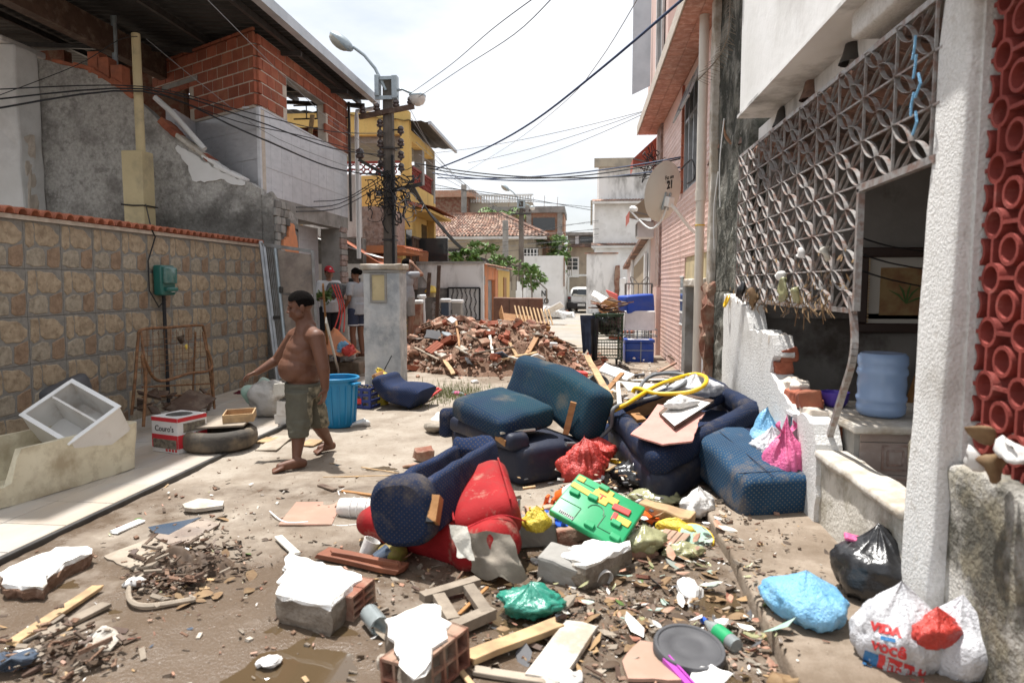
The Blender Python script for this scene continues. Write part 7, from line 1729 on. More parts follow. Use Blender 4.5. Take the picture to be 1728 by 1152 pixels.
# ---------------------------------------------------------------- shopping cart, crates on a trolley
cc_=gz(1025,622,0);SC=thing('shopping_cart','dark green two-basket shopping cart heaped with rags and wood','shopping cart',(cc_.x,cc_.y+.3,0),(0,0,R(4)))
def basket(z0,z1,w,d,mat,name,n=9,m_=5,fr=.012):
    b=MB()
    for z in(z0,z1):b.tube([(-w/2,-d/2,z),(w/2,-d/2,z),(w/2,d/2,z),(-w/2,d/2,z)],fr,6,True)
    for k in range(1,m_):z=z0+(z1-z0)*k/m_;b.tube([(-w/2,-d/2,z),(w/2,-d/2,z),(w/2,d/2,z),(-w/2,d/2,z)],.004,4,True)
    for k in range(n+1):
        x=-w/2+w*k/n;y=-d/2+d*k/n
        for s_ in(-1,1):b.tube([(x,s_*d/2,z0),(x,s_*d/2,z1)],.004,4);b.tube([(s_*w/2,y,z0),(s_*w/2,y,z1)],.004,4)
        b.tube([(x,-d/2,z0),(x,d/2,z0)],.004,4)
    return b.build(name,mat,SC,w=False)
M('cart_green',(.03,.055,.03),r=.5,met=.3)
basket(.62,1.0,.50,.62,'cart_green','upper_basket');basket(.20,.50,.48,.6,'cart_green','lower_basket')
for x in(-.25,.25):
    for y in(-.31,.31):MB().tube([(x,y,.14),(x*1.0,y,1.04)],.016,6).build('upright','cart_green',SC,w=False)
    MB().tube([(x,-.33,.15),(x,.33,.15)],.014,6).build('base_rail','cart_green',SC,w=False)
for x in(-.22,.22):
    for y in(-.3,.3):
        wl_=MB().lathe([(.0,-.018),(.055,-.018),(.062,0),(.055,.018),(.0,.018)],16,TR((x,y,.064))@Mx.Rotation(pi/2,4,'Y'),cap=False).build('castor','rubber',SC,**WS);MB().box((x,y,.115),(.05,.03,.05)).build('fork','galv',wl_,w=False)
MB().tube([(-.27,-.40,1.04),(.27,-.40,1.04)],.018,8).build('handle','cart_green',SC,w=False)
b=MB().ball((cc_.x,cc_.y+.3,.86),(.24,.28,.2),18,12,rough(.14,6));tag(b.build('dark_bag','bag_black',smooth=2),'dark plastic sack filling the shopping cart','bag')
for i in range(16):
    a=r.uniform(0,6.3);c=V((cc_.x+r.uniform(-.2,.25),cc_.y+.3+r.uniform(-.25,.25),1.10+r.uniform(0,.16)));L=r.uniform(.25,.6)
    tag(MB().bar(c-V((math.cos(a)*L/2,math.sin(a)*L/2,r.uniform(-.05,.1))),c+V((math.cos(a)*L/2,math.sin(a)*L/2,r.uniform(-.1,.1))),r.uniform(.04,.12),.02).build('scrap_wood',('wood_dark','wood','brick_red')[i%3]),('dark','brown','reddish')[i%3]+' scrap wood stick piled on top of the shopping cart','wood',('dark','brown','reddish')[i%3]+' scrap wood on the cart')
def cloth(name,label,top,wd,L,mat,seed,dirv=(1,0,0),cat='cloth'):
    d=V(dirv).normalized();nrm=d.cross(V((0,0,1)));b=MB().sheet(V(top)-d*wd/2,d*wd,(0,0,-L),14,20,lambda p,u,v:p+nrm*(.05*math.sin(u*9+seed)*(.3+v)+n3(p,5,seed)*.06)+d*(.5-u)*wd*.35*v+V((0,0,n3((u*4,seed,0))*L*.2*v)))
    return tag(b.build(name,mat,smooth=2),label,cat)
cloth('blue_rag','dark blue rag hanging off the left side of the cart',V((cc_.x-.36,cc_.y+.05,1.02)),.34,.72,'denim',2);cloth('black_rag','black cloth hanging beside the blue rag on the cart',V((cc_.x-.25,cc_.y-.06,.96)),.16,.92,'cloth_black',7)
bx0=gz(1080,618,0);
def cool_box(label,c,d,rz,lid='styro'):
    t=thing('cool_box',label,'box',c,(0,0,rz));MB().rbox((d[0],d[1],d[2]*.86),.03,TR((0,0,d[2]*.43)),2).build('body','plastic_royal',t,**WS);b=MB()
    for(p,q_) in(((0,-d[1]/2+.03,0),(d[0]+.02,.07,d[2]*.13)),((0,d[1]/2-.03,0),(d[0]+.02,.07,d[2]*.13)),((-d[0]/2+.03,0,0),(.07,d[1]-.1,d[2]*.13)),((d[0]/2-.03,0,0),(.07,d[1]-.1,d[2]*.13))):b.box((p[0],p[1],d[2]*.935),q_)
    b.build('rim','plastic_royal',t,w=False);MB().box((0,0,d[2]*.955),(d[0]-.1,d[1]-.12,.02)).build('foam_lid',lid,t,w=False)
    MB().box((0,-d[1]/2-.012,d[2]*.55),(d[0]+.01,.008,.012)).build('strap','galv',t,w=False);MB().box((0.02,-d[1]/2-.015,d[2]*.45),(.012,.008,d[2]*.95)).build('strap','galv',t,w=False);return t
cool_box('blue cool box with pale lid standing on the rubbish by the pink wall',(bx0.x-.02,bx0.y+.25,.06),(.56,.46,.46),R(3))
tr=thing('hand_trolley','grey wire hand trolley loaded behind the blue cool box','trolley',(bx0.x-.02,bx0.y+.7,0));b=MB()
for x in(-.24,.24):b.tube([(x,0,.1),(x,.0,1.0),(x*.3,-.02,1.12)],.014,6)
for k in range(7):b.tube([(-.24,0,.3+k*.11),(.24,0,.3+k*.11)],.007,5)
b.tube([(-.15,-.1,.5),(-.15,-.1,.92),(0,-.1,.98),(.15,-.1,.92),(.15,-.1,.5)],.012,6);b.tube([(0,-.1,.5),(0,-.1,.98)],.01,6);b.build('frame','galv',tr,w=False)
b=MB()
for z in(.55,.68):b.tube([(-.45,-.15,z),(.4,-.15,z),(.4,.4,z),(-.45,.4,z)],.012,6,True)
for k in range(12):x=-.45+k*.077;b.tube([(x,-.15,.3),(x,-.15,.68)],.005,4)
b.build('wire_basket','galv',tr,w=False)
wb_=gy(1078,540,bx0.y+.75);tag(MB().rbox((.62,.52,.40),.03,TR((wb_.x,bx0.y+.75,wb_.z)),2).build('white_foam_box','styro',smooth=True),'grubby white foam box between the two blue boxes','box')
c=gy(1073,512,bx0.y+.8);b=MB().rbox((.6,.55,.36),.04,TR((c.x,bx0.y+.8,c.z))@Euler((.0,-.08,.3)).to_matrix().to_4x4(),2,(5,4,4));tag(b.build('blue_wrapped_box','plastic_royal',smooth=True),'blue plastic-wrapped box topping the stack by the pink wall','box')
# ---------------------------------------------------------------- dumped upholstery
def dz(p,a=.012,s=5):return rough(a,s)
def fr(o,yaw,tilt=0.,roll=0.):return TR(V(o))@Euler((roll,tilt,yaw),'XYZ').to_matrix().to_4x4()
def ph2(c,r,amp,seed,flat=-.75,fr_=5.,n=60,k=40,pinch=0.):
    """thin plastic bag: slack belly, long folds gathering towards a tied neck, flat where it lies"""
    def fn(p):
        q=V((p.x/r[0],p.y/r[1],p.z/r[2]));h=max(0,q.z);an=math.atan2(q.y,q.x);rad=math.hypot(q.x,q.y)
        f=V((math.cos(an)*2.6,math.sin(an)*2.6,q.z*.8))
        s_=(abs(n3(f,1.1,seed))-.25)*.9+(abs(n3(f,2.3,seed+5))-.25)*.7+(abs(n3((f.x,f.y,q.z*3),3.4,seed+9))-.2)*.35+n3(q,1.3,seed+2)*.9
        p=p*(1+amp*1.25*s_);g=max(0,1-rad*1.25)
        p.z +=r[2]*h*(.34*g*g-.16*(1-g))
        if pinch and q.z>.2:p.x *=1-pinch*(q.z-.2);p.y *=1-pinch*(q.z-.2)
        if p.z<flat*r[2]:p.z=flat*r[2]+.004*n3(q,6,seed);p.x *=1.05;p.y *=1.05
        return p
    return MB().ball((0,0,0),r,n,k,fn)
def bag(name,label,c,r,mat,seed,rz=0.,amp=.22,cat='bag',group=None,pinch=0.,fr_=5.,knot=False):
    c=V(c);b=ph2(c,r,amp,seed,fr_=fr_,pinch=pinch)
    if knot:
        for k in(-1,1):b.add(*ear(k,r))
    b.xf(fr(c+V((0,0,r[2]*.74)),rz));return tag(b.build(name,mat,smooth=2),label,cat,group)
def ear(k,r):
    vs=[];fs=[];n=8
    for i in range(n+1):
        t=i/n
        for j in(-1,0,1):vs.append((k*(.01+.10*math.sin(t*2.4)*r[0]*4),j*(.012+.05*t*(1-t)*4)*r[0]*3,r[2]*(.9+.32*t)+.01*j*j))
    for i in range(n):fs +=[(i*3+j,i*3+j+1,i*3+j+4,i*3+j+3) for j in(0,1)]
    return vs,fs
# --- two-seat sofa, arms torn off
sa_=R(-48);so=gz(872,800,0)+V((-.04,.20,0));m=fr(so,sa_)@Mx.Scale(1.1,4)
sf=thing('wrecked_sofa','navy dotted sofa with a long teal-tinted back, its loose seat cushion turned askew','sofa',so)
MB().rbox((1.02,.66,.30),.09,m@TR((.02,.0,.16)),3,(6,4,2)).warp(rough(.03,4)).build('base','navy_dark',sf,**SU)
MB().rbox((.86,.20,.13),.05,m@TR((.04,-.29,.34)),3,(6,2,2)).warp(rough(.02,5)).build('front_rail','navy_dark',sf,smooth=True)
MB().rbox((1.05,.27,.42),.09,m@TR((.10,.36,.57))@Euler((R(-14),R(11),0)).to_matrix().to_4x4(),5,(10,3,3),lambda p:p+V((0,0,.02*math.cos(p.x*6)-(.015 if abs(p.x-.12)<.02 else 0)))).warp(rough(.012,5)).build('back','navy_teal',sf,**SU)
MB().rbox((.14,.74,.24),.07,m@TR((-.50,-.02,.32)),4,(2,5,2)).warp(rough(.03,5)).build('arm','navy',sf,**SU)
MB().rbox((.36,.40,.12),.05,m@TR((-.35,.28,.46))@Euler((.15,-.1,.2)).to_matrix().to_4x4(),3,(3,3,1)).build('side_pad','navy_blue',sf,**SU)
def puff(sx,sy,a):return lambda p:p+V((0,0,a*max(0,1-(p.x/sx*2)**2)*max(0,1-(p.y/sy*2)**2)*(1 if p.z>0 else-.5)))
cs=MB().rbox((.66,.54,.17),.06,m@TR((.06,-.16,.475))@Euler((.10,.14,R(4))).to_matrix().to_4x4(),4,(8,7,2),puff(.66,.54,.04)).warp(rough(.012,5));cs.build('seat_cushion','navy_teal',sf,**SU)
MB().bar(m@V((.30,-.36,.36)),m@V((.42,-.36,.33)),.07,.05).build('wood_rail','wood',sf);MB().bar(m@V((-.34,.0,.46)),m@V((-.22,.10,.52)),.03,.08).build('wood_block','wood',sf);MB().bar(m@V((.46,.14,.34)),m@V((.50,.18,.58)),.05,.05).build('wood_strut','wood',sf)
b=MB().tube([m@V((.38,-.40,.40)),m@V((.39,-.1,.39))],.012,6);b.build('piping','foam',sf)
# --- tipped open-bottomed armchair frame on the right
L4,F4,R4=gz(1040,694,.50),gz(1112,768,.40),gz(1270,686,.56);B4=L4+R4-F4;nrm=(F4-L4).cross(R4-F4).normalized();nrm=nrm if nrm.z>0 else-nrm
ac_=thing('tipped_armchair','navy armchair tipped over showing its open underside and wooden rail','armchair',(L4+R4)/2*1-V((0,0,.5)))
def padded(p,q,w,h,r,mat,name,off=0.,seed=0):
    p,q=V(p),V(q);x=(q-p).normalized();y=nrm.cross(x);mm_=Mx((x,y,nrm)).transposed().to_4x4();mm_.translation=(p+q)/2-nrm*off
    return MB().rbox(((q-p).length+w*.7,w,h),r,mm_,4,(10,2,3)).warp(rough(.018,5,seed)).build(name,mat,ac_,**SU)
for i,(p,q) in enumerate(((L4,F4),(F4,R4),(R4,B4))):
    padded(p,q,.15,.19,.07,'navy','rim',.05,i);padded(p,q,.17,.26,.08,'navy_dark','side_pad',.24,i+5)
x=(B4-L4).normalized();y=nrm.cross(x)
padded(L4,B4,.06,.08,.03,'navy','rim',.0,9);MB().bar(L4-nrm*.14,B4-nrm*.14,.05,.22,nrm).build('wood_rail','wood',ac_)
cen=(L4+R4)/2;u_=(R4-F4).normalized();w_=(L4-F4).normalized()
mm_=Mx((u_,nrm.cross(u_),nrm)).transposed().to_4x4();mm_.translation=cen+u_*.08-nrm*.17
MB().rbox((1.0,.92,.06),.025,mm_,3,(8,6,1)).warp(rough(.015,4)).build('inner_panel','navy_blue',ac_,**SU)
MB().rbox((.50,.16,.10),.04,TR(R4*.5+B4*.5-u_*.22-nrm*.03)@(mm_.to_3x3().to_4x4()),3,(4,2,2)).build('inner_pad','navy',ac_,**SU)
q_=F4+w_*.22+u_*.10-nrm*.10;MB().bar(q_,q_+w_*.22-nrm*.02,.09,.05,nrm).build('wood_block','wood',ac_);MB().bar(q_+u_*.09,q_+u_*.18,.05,.07,nrm).build('wood_block','wood_orange',ac_);q_=L4+u_*.22-w_*.12-nrm*.05;MB().bar(q_,q_-w_*.2,.08,.03,nrm).build('wood_block','wood_orange',ac_)
# pieces lying across it
def flat(name,label,poly,z,t,mat,cat,tilt=None,smooth=False,up=nrm,jit=0,seed=0):
    P_=[gz(px,py,z) for px,py in poly];c=sum(P_,V((0,0,0)))/len(P_)
    if up is not None:P_=[p-up*((p-c).dot(up)) for p in P_]
    u1=(P_[1]-P_[0]).normalized();n1=up if up is not None else V((0,0,1));u1=(u1-n1*u1.dot(n1)).normalized();v1=n1.cross(u1);mmm=Mx((u1,v1,n1)).transposed().to_4x4();mmm.translation=c
    pl=[((p-c).dot(u1),(p-c).dot(v1)) for p in P_]
    if jit:pl=jag(pl,.05,jit,seed)
    return tag(MB().prism(pl,t,mmm).build(name,mat),label,cat)
flat('quilted_pink_cover','pink quilted panel lying across the open armchair frame',[(1064,730),(1100,710),(1180,718),(1168,742),(1118,744)],.52,.012,'quilt_pink','panel',jit=.006)
flat('quilted_pink_scrap','narrow pink quilted strip under the picture board on the armchair',[(1092,706),(1110,690),(1190,702),(1184,708),(1130,722)],.56,.010,'quilt_pink','panel')
flat('old_picture','faded brown-edged picture board on the overturned armchair',[(1112,695),(1150,675),(1205,685),(1137,712)],.60,.02,'wood_dark','picture');flat('faded_print','pale faded print on top of the brown-edged board',[(1117,695),(1151,677),(1199,685.5),(1138,708)],.622,.003,'paper','print')
bag('white_plastic_bag','white plastic bag draped on the overturned armchair',gz(1172,668,.60),(.26,.15,.09),'bag_white',21,.3,.25)
bag('white_plastic_bag','torn white plastic wrapper with printed marks beside the white bag',gz(1148,688,.63),(.16,.07,.05),'paper',25,.6,.22)
def hose(name,label,pts,r,mat):return tag(MB().tube(smooth_path(pts,7),r,10).build(name,mat,smooth=True),label,'hose')
hose('yellow_hose','thick yellow hose looping over the armchair and down its left side',[gz(1068,662,.66),gz(1075,655,.70),gz(1110,664,.68),gz(1160,662,.70),gz(1188,650,.76),gz(1190,636,.80),gz(1165,632,.78),gz(1110,650,.72),gz(1060,680,.62),gz(1025,700,.50),gz(1008,725,.38),gz(1015,755,.24),gz(1040,780,.16),gz(1072,786,.14)],.019,'hose_yellow')
hose('grey_hose','grey rubber hose coiled under the yellow hose',[gz(955,749,.32),gz(1000,745,.3),gz(1030,720,.42),gz(1035,690,.58),gz(1060,680,.60),gz(1110,668,.66),gz(1150,650,.72),gz(1158,636,.76),gz(1140,630,.78),gz(1105,632,.74),gz(1085,645,.70),gz(1078,662,.66)],.017,'hose_grey')
# --- pale blue seat block on the pavement and a strip behind
c=gz(1272,868,.06);m=fr((1.17,5.02,.26),R(16),0,R(10));sb=thing('blue_sofa_block','dotted mid-blue sofa seat block lying on the pavement by the wall','sofa piece',(1.17,5.02,.06))
MB().rbox((.50,.95,.30),.06,m,4,(5,9,3),puff(.5,.95,.02)).warp(rough(.02,4)).build('upholstery','navy_pale',sb,**SU)
b=MB();b.tube([m@V((-.05,-.46,.165)),m@V((-.06,.3,.175))],.003,5);b.build('seam','navy_dark',sb);MB().tube([m@V((-.25,-.36,.155)),m@V((.25,-.36,.155))],.003,5).build('seam','navy_dark',sb)
MB().rbox((.10,.8,.24),.05,m@TR((.27,.05,.03))@Mx.Rotation(.1,4,'Z'),3,(2,6,2)).build('side_flap','navy',sb,**SU)
tag(MB().rbox((.5,.7,.26),.08,fr(gz(1062,772,.1)+V((.10,.25,.1)),.5,.2,-.2),4,(4,5,3)).warp(rough(.03,4)).build('blue_cushion','navy_blue',**SU),'navy cushion jammed under the left corner of the tipped armchair','cushion')
# --- red armchair and the hollow navy arm leaning on it
ro=gz(745,940,0);rc=thing('red_armchair','toppled red armchair with torn lining hanging from its underside','armchair',(ro.x,ro.y+.2,0))
def at(px,py,y):return gy(px,py,y)
c=at(745,915,3.98);MB().rbox((.84,.50,.27),.11,fr((c.x+.02,c.y+.02,.13),R(-22),R(8),R(4)),5,(8,5,4)).warp(rough(.03,3)).build('seat_body','red_vinyl',rc,smooth=True)
c1,c2=at(812,890,3.80),at(820,812,4.32);ax3=(c2-c1).normalized();mback=frame_m((c1+c2)/2,(.93,.18,.33),ax3)
MB().rbox((.40,.66,.27),.10,mback,5,(4,7,3)).warp(rough(.018,4)).build('back','red_vinyl',rc,smooth=True)
b=MB().tube(smooth_path([mback@V((-.21,-.33,.03)),mback@V((-.05,-.37,.10)),mback@V((.1,-.37,.09)),mback@V((.21,-.33,-.02))],5),.004,5);b.build('seam','carton_red',rc)
for x_ in(-.17,.17):MB().tube([mback@V((x_,-.30,.125)),mback@V((x_*1.02,0,.137)),mback@V((x_,.28,.12))],.006,5).build('piping','red_vinyl',rc)
c=at(640,893,4.0);MB().rbox((.34,.26,.17),.08,fr((c.x+.04,4.02,.13),R(-10),R(8)),5,(3,3,2)).build('arm','red_vinyl',rc,smooth=True)
c=at(820,945,3.66);MB().rbox((.40,.30,.26),.1,fr((c.x-.02,3.74,.13),R(-30),R(-24),R(0)),4,(4,4,3)).build('lower_front','red_vinyl',rc,smooth=True)
lm=MB().sheet(at(768,890,3.56),at(862,898,3.58)-at(768,890,3.56),at(800,962,3.50)-at(772,892,3.56),18,16,lambda p,u,v:p+V((n3((u*2,v*2,0))*.04,-.02*math.sin(u*7+v*3)-.02+n3((u*3,v*2,3))*.04,n3((u*2,v*3,7))*.03-(.05*abs(math.sin(u*6)) if v>.9 else 0))))
lm.build('torn_lining','lining',rc,smooth=2)
lm=MB().sheet(at(760,880,3.57),at(790,886,3.55)-at(760,880,3.57),at(772,935,3.50)-at(760,880,3.57),8,12,lambda p,u,v:p+V((n3((u*2,v*2,9))*.03,-.03-n3((u*3,v*2,3))*.03,0)));lm.build('torn_lining','foam',rc,smooth=2)
MB().tube([at(868,842,3.9),at(868,905,3.86)],.014,8).build('leg','dark_metal',rc);MB().tube([at(876,842,3.95),at(876,905,3.92)],.008,8).build('leg','galv',rc)
MB().lathe([(.0,0),(.022,0),(.022,.03),(.0,.03)],10,TR(at(806,965,3.58)),cap=False).build('glide','galv',rc)
e1,e2=at(686,852,3.66),at(808,775,4.72);axh=(e2-e1).normalized();ha=thing('hollow_sofa_arm','long hollow navy sofa arm with exposed wood propped on the red armchair','sofa piece',e1)
mh=frame_m(e1,axh,V((.72,.30,.12)).cross(axh).cross(axh)*-1) 
Lh=(e2-e1).length;zz=mh.to_3x3()@V((0,0,1))
if zz.z<0:mh=mh@Mx.Rotation(pi,4,'X')
prof=[(-.17,-.13),(.17,-.13)]
def beam(y,z,w,h,mat,name,r=.03,x0=0.,x1=None,n=(8,2,2)):
    x1=Lh if x1 is None else x1
    return MB().rbox((x1-x0,w,h),r,mh@TR(((x0+x1)/2,y,z)),3,n).warp(rough(.014,6,y*9)).build(name,mat,ha,**SU)
beam(-.14,-.02,.07,.30,'navy_blue','side_panel');beam(.14,-.02,.07,.30,'navy_blue','side_panel');beam(0,-.14,.30,.06,'navy','bottom_panel');beam(.02,-.06,.14,.03,'wood','inner_board',.005,.1,Lh-.05)
n=24;b=MB();vs=[]
for k,(xx,f) in enumerate(((.02,1),(-.05,1.0),(-.085,.93),(-.10,.8))):
    for j in range(n):a=2*pi*j/n;vs.append((xx,math.copysign(abs(math.cos(a))**.7,math.cos(a))*.195*f,math.copysign(abs(math.sin(a))**.75,math.sin(a))*.20*f-.02))
fs=[(k*n+j,(k+1)*n+j,(k+1)*n+(j+1)%n,k*n+(j+1)%n) for k in range(3) for j in range(n)]+[tuple(3*n+j for j in range(n)),tuple(n-1-j for j in range(n))]
b.add(vs,fs,mh).build('end_cap','navy',ha,**SU)
MB().rbox((.12,.3,.10),.04,mh@TR((Lh-.0,.02,.08))@Euler((.2,-.5,.2)).to_matrix().to_4x4(),3,(2,4,2)).warp(rough(.05,7)).build('torn_flap','navy_blue',ha,**SU)
c=at(733,862,4.0);MB().bar(at(738,838,3.62),at(731,882,3.54),.05,.09).build('wood_block','wood_orange',ha);MB().bar(at(729,862,3.56),at(726,882,3.52),.04,.05).build('black_foot','cable',ha)
bag('foam_tuft','dirty white foam tuft poking from the hollow navy arm',at(722,832,3.64)-V((0,0,.05)),(.03,.03,.06),'foam',31,cat='foam')
# ---------------------------------------------------------------- big masonry lumps with white plaster faces
def chunk(name,label,poly,h,under='mortar',top='plaster',seed=0,sides='mortar_dark',bricks=(),tilt=None,z0=0.):
    P_=[gz(px,py,h+z0) for px,py in poly];c=sum(P_,V((0,0,0)))/len(P_);t=thing(name,label,'masonry lump',(c.x,c.y,0))
    pl=jag([(p.x-c.x,p.y-c.y) for p in P_],.045,.014,seed);n=len(pl);r_=random.Random(seed);a0=sum(pl[i][0]*pl[(i+1)%n][1]-pl[(i+1)%n][0]*pl[i][1] for i in range(n))
    if a0<0:pl=pl[::-1]
    b=MB();lv=[(.955,.003),(1,-.006),(.985,-.022),(1.02,-h*.4),(1.0,-h*.75),(.94,-h)];vs=[];fs=[];ms=[]
    for f,z in lv:vs +=[(x*f+r_.uniform(-.008,.008)*(z<0),y*f+r_.uniform(-.008,.008)*(z<0),z+r_.uniform(-.007,.007)) for x,y in pl]
    for k in range(len(lv)-1):fs +=[((k+1)*n+i,(k+1)*n+(i+1)%n,k*n+(i+1)%n,k*n+i) for i in range(n)];ms +=[0 if k<2 else 1]*n
    vs.append((0,0,.008));k0=len(vs)-1;fs +=[(i,(i+1)%n,k0) for i in range(n)];ms +=[0]*n
    fs.append(tuple((len(lv)-1)*n+i for i in range(n-1,-1,-1)));ms.append(1)
    b.add(vs,fs);b.m=ms;o=b.build('plastered_face',[top,sides],t,V((0,0,h+z0)),tilt,w=False)
    for(px,py,z,yaw,nh,d,mt_) in bricks:
        p=gz(px,py,z);q=hollow_brick(d,nh);q.build('brick',mt_,t,V((p.x-c.x,p.y-c.y,z)),(R(4),R(90) if False else 0,yaw),w=False)
    return t
chunk('plastered_masonry','square broken wall lump with a white face and brick end left of the red armchair',[(487,932),(612,968),(560,1022),(540,1016),(466,1000)],.15,seed=3,bricks=[(594,1008,.07,R(-15),(2,3),(.14,.20,.125),'brick_red')])
chunk('plastered_masonry','jagged white faced brick lump at the bottom middle of the street',[(648,1045),(735,1014),(744,1040),(760,1048),(757,1075),(728,1088),(727,1118),(697,1142),(672,1110)],.20,seed=5,bricks=[(742,1108,.10,R(-28),(3,2),(.12,.24,.17),'brick_red'),(680,1140,.09,R(-115),(2,2),(.10,.14,.16),'brick_red')])
chunk('plastered_masonry','oblong grey block with a white plaster face in front of the green toy board',[(945,930),(1000,910),(1063,912),(1064,922),(1010,945),(990,952),(966,946)],.15,seed=8,sides='mortar_dark');
p=gz(948,968,.05);tag(MB().rbox((.24,.20,.15),.02,fr((p.x+.01,p.y+.05,.07),R(-20),.1,.1),1,(3,3,2)).warp(rough(.03,7)).build('mortar_lump','concrete'),'grey mortar lump with a red stain at the left end of the oblong block','masonry lump')
chunk('plaster_slab','thin white plaster slab with crumbling brown edge at the far left',[(0,965),(40,945),(95,922),(150,920),(152,932),(110,948),(85,968),(72,988),(10,985)],.09,seed=12,sides='rubble_soil')
p=gz(905,900,.08);tag(MB().rbox((.26,.2,.17),.015,fr((p.x-.02,p.y+.05,.085),R(12)),1,(3,2,2)).warp(rough(.02,7)).build('concrete_block','concrete'),'grey concrete block under the small yellow knotted bag','block')
for i,(px,py,z,dx,dy,dz_,yw,mt_,lb) in enumerate(((920,868,.07,.24,.12,.13,.3,'brick_pale','orange brick standing behind the red armchair leg'),(945,885,.05,.3,.14,.06,-.2,'brick_pale','flat pale brick shard by the blue plastic toy'),(975,900,.05,.3,.2,.10,.1,'brick_red','red brick beneath the green toy board'),(715,766,.06,.16,.12,.10,.5,'brick_red','small reddish brick on the bare ground left of the sofa'),(695,785,.015,.14,.10,.02,1.1,'brick_pale','triangular orange tile shard on the bare ground'),(1075,930,.04,.2,.14,.05,.5,'brick_pale','pinkish brick shard right of the oblong block'),(965,845,.05,.3,.1,.05,.9,'brick_pale','long orange shard behind the knotted bag'),(735,825,.05,.12,.1,.08,.2,'brick','brick scrap beside the wire and boards'),(1105,905,.05,.26,.22,.05,-.5,'brick_pale','ribbed pinkish tile near the yellow-green wrapper'))):
    p=gz(px,py,z);tag(MB().rbox((dx,dy,dz_),.008,fr(p,yw,r.uniform(-.2,.2),r.uniform(-.2,.2)),1,(3,2,2)).warp(rough(.025,9,i)).build('brick_piece',mt_),lb,'brick')
# ---------------------------------------------------------------- toys, bags and small rubbish in the middle
gt=frame_m(gz(1008,862,.26),(.80,-.34,-.30),(.20,.84,.50));tg=thing('green_toy_board','bright green plastic toy garage board with yellow and red road pieces','toy',gt.translation)
MB().rbox((.46,.36,.05),.012,gt,2).build('base_plate','toy_green',tg,smooth=True)
def tb(nm,x,y,dx,dy,h,mt_):MB().rbox((dx,dy,h),.004,gt@TR((x,y,.025+h/2))@Mx.Rotation(n3((x*50,y*50,1))*.15,4,'Z'),1).build(nm,mt_,tg)
tb('track_piece',-.02,.10,.10,.12,.006,'toy_yellow');tb('track_piece',.0,.10,.16,.05,.007,'toy_yellow');tb('track_piece',-.15,.07,.14,.04,.006,'toy_yellow');tb('track_sign',.12,.07,.11,.045,.012,'toy_red');tb('track_piece',.16,.0,.10,.05,.008,'toy_yellow');tb('track_sign',.11,.0,.03,.06,.012,'toy_red');tb('track_piece',-.19,.14,.05,.04,.006,'toy_yellow');tb('letter_mark',-.02,.10,.05,.012,.009,'toy_red');tb('letter_mark',-.02,.085,.012,.04,.0095,'toy_red')
for(x,y) in((-.17,.02),(.18,-.13),(.02,-.14),(-.06,.05),(.14,-.04),(-.04,.155)):tb('peg',x,y,.06,.035,.02,'toy_green')
tb('number_strip',-.13,-.15,.10,.022,.004,'paper');b=MB()
for k in range(8):b.box((-.172+k*.012,-.15,.0305),(.006,.014,.002),gt)
b.build('printed_marks','print_dark',tg);b=MB()
for(x0_,y0_,x1_,y1_) in((-.22,-.06,-.08,-.06),(-.08,-.06,-.08,-.17),(.06,-.02,.06,-.12),(.06,-.12,.2,-.12),(-.2,.12,-.06,.12)):b.bar(gt@V((x0_,y0_,.0262)),gt@V((x1_,y1_,.0262)),.004,.003)
b.tube([gt@V((.0+.05*math.cos(a*.35),-.03+.05*math.sin(a*.35),.026)) for a in range(10)],.003,4);b.build('groove_line','cart_green',tg)
p=gz(962,835,.20);oc=thing('orange_cup','orange and white plastic beaker behind the green toy board','beaker',p);q=fr(p,R(-20),R(65),0);MB().lathe([(.055,-.09),(.075,.09),(.07,.09),(.05,-.085),(.0,-.085)],20,q,cap=False).build('cup','toy_orange',oc,smooth=True);MB().lathe([(.064,-.025),(.0755,.07)],20,q,cap=False).build('label_band','paper',oc,smooth=True);MB().tube([q@V((.078*math.cos(a*.4),.078*math.sin(a*.4),.06)) for a in range(17)],.006,5).build('rim_ring','galv',oc)
bag('red_plastic_bag','shiny red plastic bag between the sofa and the tipped armchair',gz(985,812,.08),(.19,.15,.17),'bag_red',41,.2,.24);bag('red_plastic_bag','flat red plastic fold behind the shiny red bag',gz(1010,770,.2),(.15,.14,.08),'bag_red',43,.6,.2)
bag('yellow_knotted_bag','small knotted yellow plastic bag on the grey concrete block',gz(905,893,.17),(.085,.07,.065),'bag_yellow',45,.2,.2,knot=True)
b=MB();q=fr(gz(938,882,.09),.3,.2,.3);b.rbox((.16,.10,.03),.01,q,1);
for k in range(5):b.rbox((.03,.03,.06),.006,q@TR((-.07+k*.035,.03*(-1)**k,.03)),1)
tag(b.build('blue_toy','toy_blue'),'broken blue plastic toy by the green toy board','toy')
b=MB();q=fr(gz(940,860,.10),-.3,.3,.1);b.rbox((.2,.07,.02),.006,q,1)
for k in range(5):b.rbox((.02,.05,.07),.004,q@TR((-.09+k*.045,.01,.03)),1)
tag(b.build('orange_toy_fence','toy_orange'),'orange toy fence piece behind the yellow knotted bag','toy')
tc_=thing('orange_toy_car','orange toy car with a black wheel right of the green toy board','toy',gz(1085,872,.05));q=fr(gz(1085,872,.06),-.15);MB().rbox((.22,.10,.05),.02,q,2,(6,2,1),lambda p:p+V((0,0,.02*math.cos(p.x*40)))).build('body','toy_orange',tc_,smooth=True)
for x in(-.06,.09):MB().lathe([(.0,-.06),(.026,-.06),(.026,.06),(.0,.06)],12,q@TR((x,0,-.03))@Mx.Rotation(pi/2,4,'X'),cap=False).build('wheel','cable',tc_)
